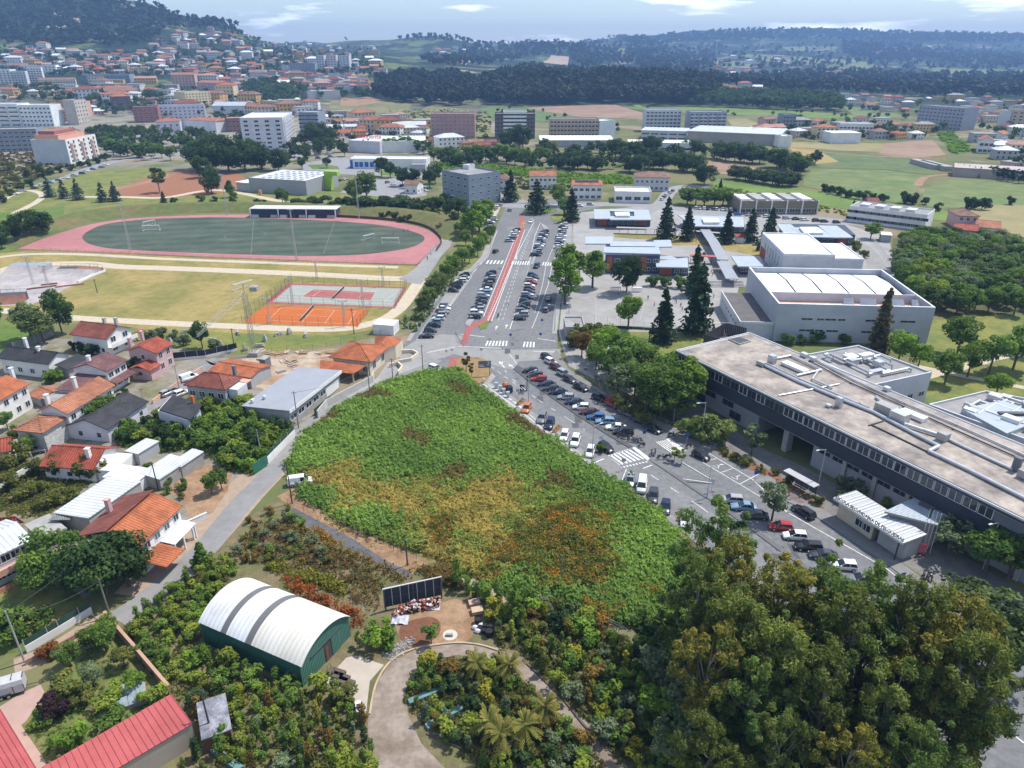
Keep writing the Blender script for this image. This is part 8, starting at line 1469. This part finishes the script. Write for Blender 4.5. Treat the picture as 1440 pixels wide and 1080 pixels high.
  # skate park
def ramp(lab,u,v,ang,L,D,h,top,m_,deck):
 r=root('skate_ramp',lab,'skate ramp',P(u,v,0),math.radians(ang));m=MB();n=6
 pr=[(top+(D-top)*(i/n),h*(1-i/n)**1.8) for i in range(n+1)]
 for (a,za),(b,zb) in zip(pr,pr[1:]):m.add([(0,-a,za),(L,-a,za),(L,-b,zb+.01),(0,-b,zb+.01)],[(3,2,1,0)])
 sd=[(0,0)]+[(-a,z) for a,z in pr][::-1]
 for x in (0,L):m.add([(x,0,0),(x,0,h)]+[(x,-a,z) for a,z in pr],[tuple(range(len(pr)+2)) if x else tuple(range(len(pr)+2))[::-1]])
 m.obj('slope',m_,parent=r);MB().box(0,-top,h-.02,L,1.5,h+.04).box(0,.01,0,L,1.5,h-.03).obj('deck',deck,parent=r);f=MB()
 for x in np.linspace(0,L,6):f.bar((x,1.45,h),(x,1.45,h+1.1),.04,n=4)
 f.bar((0,1.45,h+1.1),(L,1.45,h+1.1),.04,n=4);f.obj('railing',METD,parent=r)
SKC=mat('worn_skate_concrete',(0,0,0));SKD=mat('ramp_panel',(.26,.12,.09),.2,.5)
ramp('big concrete ramp with a blue grey platform in the skate park',20,378,0,14,9,2.,3.,SKC,mat('blue_grey_deck',(.25,.30,.36),.1));ramp('dark banked ramp at the back of the skate park',84,381,0,14,6,1.3,1.5,SKC,METD);ramp('right concrete ramp at the back of the skate park',112,382,-8,9,7,1.6,1.5,SKC,SKD);ramp('dark quarter pipe at the near left of the skate park',-8,424,10,10,5,2.4,1.5,SKD,METD)
for u,v,a,L,lab in ((38,408,30,9,'long curved grind ledge in the skate park'),(58,402,25,5,'dark grind box in the skate park'),(78,405,28,9,'brick red ledge at the skate park edge')):r=root('grind_ledge',lab,'ledge',P(u,v,0),math.radians(a));MB().box(0,0,0,L,.8,.45).obj('block',TERR if 'red' in lab else SKD,parent=r);MB().box(-.02,-.05,.451,L+.02,.06,.5).obj('edge',METD,parent=r)
wall('110,398 128,389 148,382',.7,.5,FRAME,'white boundary wall at the right of the skate park')
# nursery yard: billboard, heap, pallets, drums, rocks
def billboard():
 a,b=P(541,858,0),P(622,840,0);d=(b-a).normalized();L=(b-a).length;r=root('billboard','back of a large dark billboard with pale frame bars','billboard',a,math.atan2(d.y,d.x));z0,z1=.5,3.9
 for i in range(7):
  for j in range(2):MB().box(L*i/7+.04,-.02,z0+(z1-z0)*j/2+.03,L*(i+1)/7-.04,.06,z0+(z1-z0)*(j+1)/2-.03).obj('panel',mat('dark_board',(.035,.04,.052),.12,1.),parent=r)
 for i in range(8):MB().box(L*i/7-.05,-.09,z0-.1,L*i/7+.05,-.025,z1).obj('frame_bar',GREY,parent=r)
 MB().box(-.05,-.1,z1+.001,L+.05,.08,z1+.12).obj('top_rail',LGREY,parent=r);MB().box(0,-.08,(z0+z1)/2-.05,L,-.03,(z0+z1)/2+.05).obj('mid_rail',METD,parent=r)
 for x in (.15,L*.5,L-.15):MB().box(x-.1,-.25,0,x+.1,-.1,z1).obj('post',METD,parent=r)
billboard()
m=MB();HM=[mat('red_pot',(.32,.06,.05),.1),mat('black_pot',(.02,.02,.022),.1),mat('white_pot',(.6,.6,.6),.1),mat('salmon_pot',(.5,.25,.18),.1)]
for i in range(330):t=rr.random();w=P(556+62*t,862-14*t+rr.uniform(-4,6),0);s=rr.uniform(.1,.2);z=rr.uniform(0,.9)*(1-abs(t-.5));m.bar((w.x,w.y,z),(w.x+rr.uniform(-.3,.3),w.y+rr.uniform(-.2,.2),z+.35),s,s*1.2,6,mi=rr.randrange(4))
tag(m.obj('pot_heap',*HM),'heap of discarded red, black and white plant pots below the billboard',kind='stuff')
for u,v,lab in ((561,872,'crumpled grey plastic sheet at the left end of the pot heap'),(606,852,'crumpled pale sheet at the right end of the pot heap')):
 w=P(u,v,0);g=np.random.default_rng(int(u));V=[(x*.4,y*.4,.35+.5*g.random()*(1-abs(x-2.5)/4)) for y in range(6) for x in range(7)];F=[(y*7+x,y*7+x+1,y*7+x+8,y*7+x+7) for y in range(5) for x in range(6)];o=MB().add(V,F).obj('plastic_sheet',mat('grey_plastic_sheet',(.42,.43,.47),.15,1.,.4));o.location=w-Vector((1,1,.3));tag(o,lab,'sheet')
for u,v,lab in ((667,850,'upper pallet of pinkish slabs in the nursery yard'),(671,861,'lower pallet of sandy slabs in the nursery yard')):
 r=root('slab_pallet',lab,'pallet',P(u,v,0),.25)
 for j in range(3):MB().box(-.9,-.7+j*.55,0,.9,-.55+j*.55,.12).obj('runner',BARK,parent=r)
 for j in range(4):MB().box(-.85,-.65,.13+j*.14,.85,.55,.255+j*.14).obj('stone_slab',mat('pinkish_slab',(.46,.30,.23),.1) if 'upper' in lab else mat('sandy_slab',(.50,.36,.24),.1),parent=r)
for i,(u,v,s) in enumerate([(672,876,1.),(683,884,.9),(689,886,1.),(688,894,1.2),(681,890,.8),(675,886,.7)]):
 r=root('plant_drum','black plastic plant drum in the nursery yard, %s from the back'%ordinal(i),'drum',P(u,v,0),0,'plant drums');m=MB();m.bar((0,0,0),(0,0,.9*s),.42*s,.5*s,12,cap=False);m.bar((0,0,.8*s),(0,0,.78*s),.46*s,.45*s,12);m.obj('drum',HM[1],parent=r);m=MB();m.bar((0,0,.86*s),(0,0,.95*s),.53*s,.53*s,12,cap=False);m.obj('rim',METD,parent=r)
for i,(u,v) in enumerate([(668,884),(672,889),(677,881)]):o=MB();loft(o,[[(math.cos(a)*q,math.sin(a)*q*.7,z) for a in np.linspace(0,6.28,9)[:-1]] for z,q in ((0,.4),(.25,.55),(.5,.35),(.6,.1))]);o=o.obj('white_sack',mat('white_sack',(.6,.6,.61),.1));o.location=P(u,v,0);tag(o,'white sack among the black drums, %s from the left'%ordinal(i),'sack','sacks among the drums')
r=root('concrete_box','small concrete box on the pale round slab','box',P(632,894,.03));MB().box(-.5,-.2,0,.5,.2,.35).box(-.42,-.13,.351,.42,.13,.38).obj('box',CONC,parent=r)
m=MB()
for i in range(150):
 t=rr.random();w=P(545+30*t+rr.uniform(-9,9),925-22*t+rr.uniform(-7,7),0);s=rr.uniform(.1,.28);m.add([(w.x+x*s,w.y+y*s,z*s) for x,y,z in ((-1,-.8,0),(1,-.7,0),(.9,.9,0),(-.8,1,0),(-.5,-.4,.9),(.5,-.3,1.1),(.4,.5,.8),(-.4,.5,1))],[(0,1,5,4),(1,2,6,5),(2,3,7,6),(3,0,4,7),(4,5,6,7)],rr.randrange(3))
tag(m.obj('rock_heap',mat('rock',(.26,.25,.23),.25,1.5),mat('dark_rock',(.2,.2,.2),.2,1.5),mat('pale_rock',(.36,.34,.30),.2,1.5)),'heap of garden rocks and pots between the hall and the soil yard',kind='stuff')
for i,(u,v) in enumerate([(480,955),(487,962),(474,948)]):
 r=root('plant_trolley','dark wooden plant trolley before the hall door, %s from the front'%ordinal(2-i),'trolley',P(u,v,0),-.35,'trolleys before the hall');MB().box(-1.2,-.5,.5,1.2,.5,.58).obj('deck',BARK,parent=r)
 for x in (-.9,.9):
  for y in (-.45,.45):child('wheel',WHEEL,r,(x,y,.25),0,(.75,.75,.75))
 m=MB();m.bar((-1.2,-.4,.58),(-1.2,-.4,1.2),.03);m.bar((-1.2,.4,.58),(-1.2,.4,1.2),.03);m.bar((-1.2,-.4,1.2),(-1.2,.4,1.2),.03);m.obj('handle',METD,parent=r)
r=root('garden_tractor','small white garden tractor at the end of the concrete apron','tractor',P(505,1000,0),1.9);MB().box(-.9,-.4,.45,.1,.4,.95).box(.1,-.35,.4,1.,.35,.75).obj('body',FRAME,parent=r);MB().box(-.5,-.25,.95,0,.25,1.3).obj('seat',RUB,parent=r)
for x in (-.6,.65):
 for y in (-.45,.45):child('wheel',WHEEL,r,(x,y,.32))
for i,s in enumerate(('575,990 640,962','590,1010 628,998','600,1025 670,985','300,1055 340,1085')):
 a,b=[P(*q,0) for q in pts(s)];d=(b-a).normalized();n=Vector((-d.y,d.x,0))*.4;o=MB();o.prism([(k.x,k.y) for k in (a-n,b-n,b+n,a+n)],.02,.5);o=o.obj('shade_net_bed',mat('teal_shade_net',(.12,.22,.21),.3,1.));tag(o,'teal netted plant bed on the drive island, %s from the top'%ordinal(i) if i<3 else 'teal netted plant bed at the bottom of the lower nursery','plant bed')
r=root('cold_frame','greyish glazed cold frame in the walled garden','cold frame',P(182,985,0),.5);MB().box(-2.,-1.6,0,2.,1.6,.7).obj('base',CONC,parent=r)
for j in range(4):m=MB();slabq(m,[(-2+j*1.,-1.6,.75),(-1.05+j*1.,-1.6,.75),(-1.05+j*1.,1.6,1.5),(-2+j*1.,1.6,1.5)],.06);m.obj('glass_panel',mat('dusty_glass',(.22,.27,.29),.3,1.2,.25),parent=r)
def kerb(s,lab,m_,w=.25,h=.2):
 p=[P(*q,0) for q in curve(pts(s),False,4)];r=root('drive_edging',lab,'kerb',p[0]);m=MB();p=[q-p[0] for q in p]
 for a,b in zip(p,p[1:]):d=(b-a).normalized();n=Vector((-d.y,d.x,0))*w/2;m.prism([(k.x,k.y) for k in (a-n,b-n,b+n,a+n)],0,h)
 m.obj('edging',m_,parent=r)
kerb('520,1005 528,965 548,932 580,914 635,905 672,907 700,915','sandy kerb curving round the top of the gravel drive',mat('sandy_kerb',(.42,.32,.22),.15));kerb('735,928 790,982 830,1030 885,1078','dark sleeper edging along the right side of the drive',BARK);kerb('600,1032 660,1060 700,1108','dark sleeper edging on the lower side of the island',BARK)
# horse trailer
r=root('horse_trailer','grey horse trailer parked on the pinkish yard','trailer',P(12,975,0),math.radians(25));Lh=4.2;b=MB();loft(b,[[(x,y,z) for y,z in ((-.95,.5),(-.95,1.7),(-.8,2.3),(0,2.5),(.8,2.3),(.95,1.7),(.95,.5))] for x in (-Lh/2,-Lh/2+.02,Lh/2-.5,Lh/2)]);b.obj('body',mat('trailer_grey',(.46,.46,.47),.08,1.,.4),parent=r)
for x in (-Lh/2-.02,-.7,.9,Lh/2+.0):MB().box(x-.04,-.99,.5,x+.04,.99,.58).box(x-.04,-.99,.5,x+.04,-.955,1.7).box(x-.04,-.5,2.42,x+.04,.5,2.53).obj('frame_band',METD,parent=r)
for x in (-.55,.25):
 for y in (-1.02,1.02):child('wheel',WHEEL,r,(x,y,.33))
MB().bar((Lh/2,0,.5),(Lh/2+1.2,0,.45),.06).obj('drawbar',METD,parent=r);MB().box(-.9,-1.08,.68,.6,-.96,.76).obj('mudguard',METD,parent=r)
# junction furniture
def board():
 a=P(606+76,565*0+527,0);p=P(684,529,0);r=root('junction_sign','grey advertising board with a white emblem on the junction island','sign',p,.1);MB().box(.8,-.06,0,.95,.06,2.6).obj('post',METD,parent=r);MB().box(-2.,-.12,2.4,1.2,-.0,4.3).obj('board',DGREY,parent=r);MB().box(-1.8,-.135,2.75,-.5,-.125,2.95).box(-1.8,-.135,3.1,-.8,-.125,3.3).obj('lettering_block',FRAME,parent=r);m=MB();m.bar((.35,-.14,3.0),(.8,-.14,3.9),.07,n=4);m.bar((.3,-.14,3.9),(.85,-.14,3.55),.07,n=4);m.bar((.1,-.14,3.4),(.75,-.14,3.1),.07,n=4);m.bar((.55,-.14,3.95),(.56,-.14,4.1),.1,n=6);m.obj('emblem',FRAME,parent=r)
board()
trees('young_tree','656,527,7 663,530,4.5','on the dry junction island',L_OLIVE)
r=root('marker_stone','small white marker stone on the junction island','stone',P(680,538,.1));MB().box(-.25,-.2,0,.25,.2,1.).box(-.18,-.14,1.001,.18,.14,1.2).obj('stone',FRAME,parent=r)
def bollbin(u,v,lab):r=root('litter_column',lab,'waste column',P(u,v,.12),0,'waste columns');MB().box(-.35,-.35,0,.35,.35,1.2).obj('body',LGREY,parent=r);MB().box(-.4,-.4,1.2,.4,.4,1.35).obj('lid',MET,parent=r)
for i,(u,v) in enumerate(((698,545),(703.5,549),(708.5,553.5),(714.5,558))):bollbin(u,v,'pale grey underground waste column, %s from the junction'%ordinal(i))
for u,v,m_,lab in ((711,548,PT['orange'],'orange recycling container behind the grey columns'),(716.5,551.5,PT['navy'],'dark blue recycling container right of the orange one')):r=root('recycling_container',lab,'container',P(u,v,.12),.5);b=MB();loft(b,[[(x*s,y*s,z) for x,y in ((-.6,-.6),(.6,-.6),(.6,.6),(-.6,.6))] for z,s in ((0,.9),(.2,1),(1.5,1.),(1.9,.6))]);b.obj('body',m_,parent=r);MB().box(-.3,-.65,1.2,.3,-.55,1.4).obj('slot',RUB,parent=r)
for i,(u,v) in enumerate(((732,566),(783,604),(957,726))):r=root('brick_planter','low rusty planter between the parking bays, %s from the junction'%ordinal(i),'planter',P(u,v,0),math.radians(64),'planters between the bays');MB().box(-1.8,-.45,0,1.8,.45,.25).obj('kerb',mat('rusty_soil',(.22,.12,.06),.2),parent=r);c=Crown(700+i);[c.clump((x,0,.5),.35,40,.12,squash=1.2) for x in (-1.2,0,1.2)];child('plants',c.mesh('plants',L_GOLD if i<2 else L_YG),r)
def shelter():
 a,b=P(1107,676,0),P(1146,698,0);d=(b-a).normalized();L=(b-a).length;r=root('bus_shelter','long grey bus shelter beside the school road','bus shelter',a,math.atan2(d.y,d.x));MB().box(-.3,-1.4,2.5,L+.3,.3,2.62).obj('roof',GREY,parent=r)
 for x in (0,L/2,L):MB().box(x-.06,-.06,0,x+.06,.06,2.5).obj('post',METD,parent=r)
 for k in range(4):MB().box(L*k/4+.1,.0,.5,L*(k+1)/4-.1,.04,2.2).obj('glass_pane',GLASS2,parent=r)
 MB().box(L*.3,-.5,.4,L*.7,-.1,.48).obj('bench',BARK,parent=r)
shelter()
for i,u in enumerate((1292,1297,1302,1307)):
 r=root('flagpole','white flagpole beside the gatehouse, %s from the left'%ordinal(i),'flagpole',P(u,772+i*2.2,0),0,'flagpoles');MB().bar((0,0,0),(0,0,8),.07,.04,6).obj('pole',FRAME,parent=r)
 if i==0:m=MB();m.add([(0,0,7.9),(.45,.05,7.6),(.35,-.1,6.6),(.12,.1,5.9),(0,0,6.2)],[(0,1,2,3,4)]);m.add([(0,.02,7.9),(.45,.07,7.6),(.35,-.08,6.6),(.12,.12,5.9),(0,.02,6.2)],[(4,3,2,1,0)]);m.obj('flag',mat('green_flag',(.02,.16,.07),.1),parent=r)
r=root('pink_banner','pink and white banner at the foot of the flagpoles','banner',P(1295,781,0),-.2);MB().box(-.55,-.03,.6,.55,.03,2.3).obj('banner',mat('pink_banner',(.55,.12,.16),.2,2.),parent=r);MB().box(-.5,-.02,0,-.44,.02,.6).box(.44,-.02,0,.5,.02,.6).obj('leg',METD,parent=r)
SB=mat('sign_blue',(.02,.08,.40),.05);SR=mat('sign_red',(.5,.02,.02),.05)
for u,v,sh,m_,lab in ((905,622,'square',SB,'blue square sign at the left side of the small zebra'),(965,626,'square',SB,'blue square sign right of the small zebra'),(1061,680,'square',SB,'blue parking sign at the reserved bays'),(876,662,'square',GREY,'back of a grey sign beside the big zebra'),(718,482,'round',SB,'blue round sign on the island of the lower crossing'),(760,481,'round',SB,'blue round sign at the right of the lower crossing'),(628,505,'tri',LGREY,'back of a triangular sign at the junction'),(636,503,'tri',LGREY,'second triangular sign at the junction'),(677,503,'square',LGREY,'thin sign at the lower crossing'),(728,562,'square',GREY,'grey sign on the waste column plaza'),(1265,826,'square',SB,'blue sign at the lower school road'),(1000,692,'square',LGREY,'pale sign on the lower median'),(845,630,'square',LGREY,'pale sign at the black hatchback by the zebra'),(762,461,'round',SB,'blue round sign beside the median of the avenue')):
 r=root('road_sign',lab,'road sign',P(u,v,0),rr.uniform(-.3,.3));MB().bar((0,0,0),(0,0,2.6),.04,n=6).obj('post',MET,parent=r);b=MB()
 if sh=='square':b.box(-.4,-.05,2.1,.4,-.02,2.9)
 elif sh=='round':b.bar((0,-.03,2.5),(0,-.06,2.5),.4,n=16)
 else:b.add([(-.45,-.05,2.1),(.45,-.05,2.1),(0,-.05,2.9),(-.45,-.02,2.1),(.45,-.02,2.1),(0,-.02,2.9)],[(0,1,2),(5,4,3),(0,3,4,1),(1,4,5,2),(2,5,3,0)])
 b.obj('sign_plate',m_,parent=r)
 # yard furniture of the school
m=MB()
for s in ('838,414 838,452','838,425 870,427 868,448 838,446','905,430 990,436 985,458 900,450 905,430'):line(m,s,.1,.04)
tag(m.obj('yard_markings',mat('faint_yard_paint',(.45,.45,.44),.1,1.)),kind='structure')
for u,lab in ((866,'left'),(896,'right')):
 r=root('bike_rack','%s white rail rack in the shade of the school yard'%lab,'rack',P(u-7,411,0),.02)
 for k in range(7):x=k*.55*1.0;q=MB();q.bar((x,0,0),(x,0,1.5),.06,n=5);q.bar((x,.9,0),(x,.9,1.5),.06,n=5);q.bar((x,0,1.5),(x,.9,1.5),.06,n=5);q.obj('hoop',FRAME,parent=r)
 MB().box(-.1,-.05,1.55,3.4,.95,1.65).obj('top_rail',FRAME,parent=r)
a=P(988,489,0);b=P(1018,472,0);r=root('screened_enclosure','dark screened enclosure beside the near school corner','enclosure',a);b=b-a;d=b.normalized();n=Vector((-d.y,d.x,0))
for p0,p1 in ((Vector(),b),(b,b+n*-7),(Vector(),n*-7)):
 L=(p1-p0).length;k=int(L/.6);e=(p1-p0)/L
 for i in range(k):c=p0+e*(i*.6);q=Vector((-e.y,e.x,0))*.03;MB().prism([(w.x,w.y) for w in (c-q,c+e*.5-q,c+e*.5+q,c+q)],0,4).obj('slat',METD,parent=r)
wall('860,461.5 900,463 985,468 1010,470',.8,.5,mat('clipped_hedge_base',(.05,.075,.03),.3,1.),'low clipped hedge line along the school yard fence','hedge')
r=root('school_steps','broad concrete steps beside the sports hall','steps',P(1000,404,0),0)
for i in range(5):MB().box(0,i*.9,0,12,i*.9+.88,.25*(i+1)).obj('step',CONC,parent=r)
# ================================================================= PEOPLE
def person_mesh(k):
 arm,stride=((.25,.0),(.45,.28),(.9,.2),(.3,-.2))[k];me=bpy.data.meshes.new('person')
 V=[(0,0,.95),(0,0,1.2),(0,0,1.42),(0,0,1.55),(.02,0,1.66),(0,.2,1.4),(arm*.3,.27,1.14),(arm*.8,.28,.95),(0,-.2,1.4),(-arm*.2,-.27,1.14),(arm*.2,-.28,.93),(0,.1,.9),(stride*.6,.11,.5),(stride*.8,.12,.08),(stride*.8+.14,.12,.04),(0,-.1,.9),(-stride*.4,-.11,.5),(-stride,-.12,.08),(-stride+.14,-.12,.04)]
 E=[(0,1),(1,2),(2,3),(3,4),(2,5),(5,6),(6,7),(2,8),(8,9),(9,10),(0,11),(11,12),(12,13),(13,14),(0,15),(15,16),(16,17),(17,18)];rad=[.15,.14,.15,.06,.115,.065,.05,.04,.065,.05,.04,.1,.065,.05,.045,.1,.065,.05,.045]
 me.from_pydata(V,E,[]);o=bpy.data.objects.new('person',me);COL.objects.link(o);s=o.modifiers.new('s','SKIN');sub=o.modifiers.new('u','SUBSURF');sub.levels=1
 for i,q in enumerate(me.skin_vertices[0].data if me.skin_vertices else []):pass
 bpy.context.view_layer.objects.active=o
 if not me.skin_vertices:bpy.ops.mesh.customdata_skin_add() if bpy.ops.mesh.customdata_skin_add.poll() else None
 for i,q in enumerate(me.skin_vertices[0].data):q.radius=(rad[i],rad[i]*.9);q.use_root=i==0
 dg=bpy.context.evaluated_depsgraph_get();r=bpy.data.meshes.new_from_object(o.evaluated_get(dg));bpy.data.objects.remove(o);r.name='person'
 for m_ in (mat('skin',(.45,.26,.18),.05),mat('hair',(.03,.02,.015),.1),NAVY,WH,RUB):r.materials.append(m_)
 mi=[]
 for p in r.polygons:
  c=p.center;mi.append(1 if c.z>1.68 or (c.z>1.6 and c.x<-.02) else 0 if c.z>1.47 or (abs(c.y)>.235 and c.z<1.2) else 4 if c.z<.1 else 2 if c.z<.93 else 3)
 r.polygons.foreach_set('material_index',mi);return r
PM=[person_mesh(k) for k in range(4)];TOP=[(WH,'white'),(NAVY,'navy'),(SALM,'salmon'),(DGREY,'dark grey'),(PT['red'],'red'),(BLUEG,'blue grey')]
for i,(u,v) in enumerate([(882,416),(911,422),(920,431),(951,427),(957,433),(959,438),(1000,384),(1004,386),(1008,383),(1012,386),(1002,388),(870,416),(606,359),(601,366),(618,333),(553,330),(574,326),(568,327),(967,438),(949,424),(1003,420)]):
 o=link(bpy.data.objects.new('person',PM[i%4]));o.location=P(u,v,0)+Vector((0,0,.06));o.rotation_euler=(0,0,rr.random()*6.28);tm,tn=TOP[i%6];omat(o,tm,3);tag(o,'person in a %s top %s on the %s'%(tn,('standing','walking','reaching forward','striding')[i%4],'school yard' if u>800 else 'track or its apron')+'','person','people in the school yard' if u>800 else 'people at the track')
 # ================================================================= HAZE
def haze():
 m=bpy.data.materials.new('haze');m.use_nodes=True;t=m.node_tree;t.nodes.remove(t.nodes['Principled BSDF']);v=t.nodes.new('ShaderNodeVolumePrincipled')
 v.inputs['Color'].default_value=(.33,.56,1,1);v.inputs['Density'].default_value=HAZE;v.inputs['Anisotropy'].default_value=0;t.links.new(v.outputs[0],t.nodes['Material Output'].inputs['Volume'])
 o=MB().box(-9700,-400,-9,9700,9700,380).obj('haze',m);tag(o,kind='stuff')
haze()
# ================================================================= LABELS: look-alikes told apart by their place, where few enough
def tell_apart():
 d={}
 for o in S.objects:
  if o.get('label') and o.get('category'):d.setdefault(o['label'],[]).append(o)
 for lab,l in d.items():
  if 1<len(l)<=24 and len(lab.split())<=12:
   for i,o in enumerate(sorted(l,key=lambda q:pix(*q.location)[0])):o['label']=lab+', %s from the left'%ordinal(i)
tell_apart()
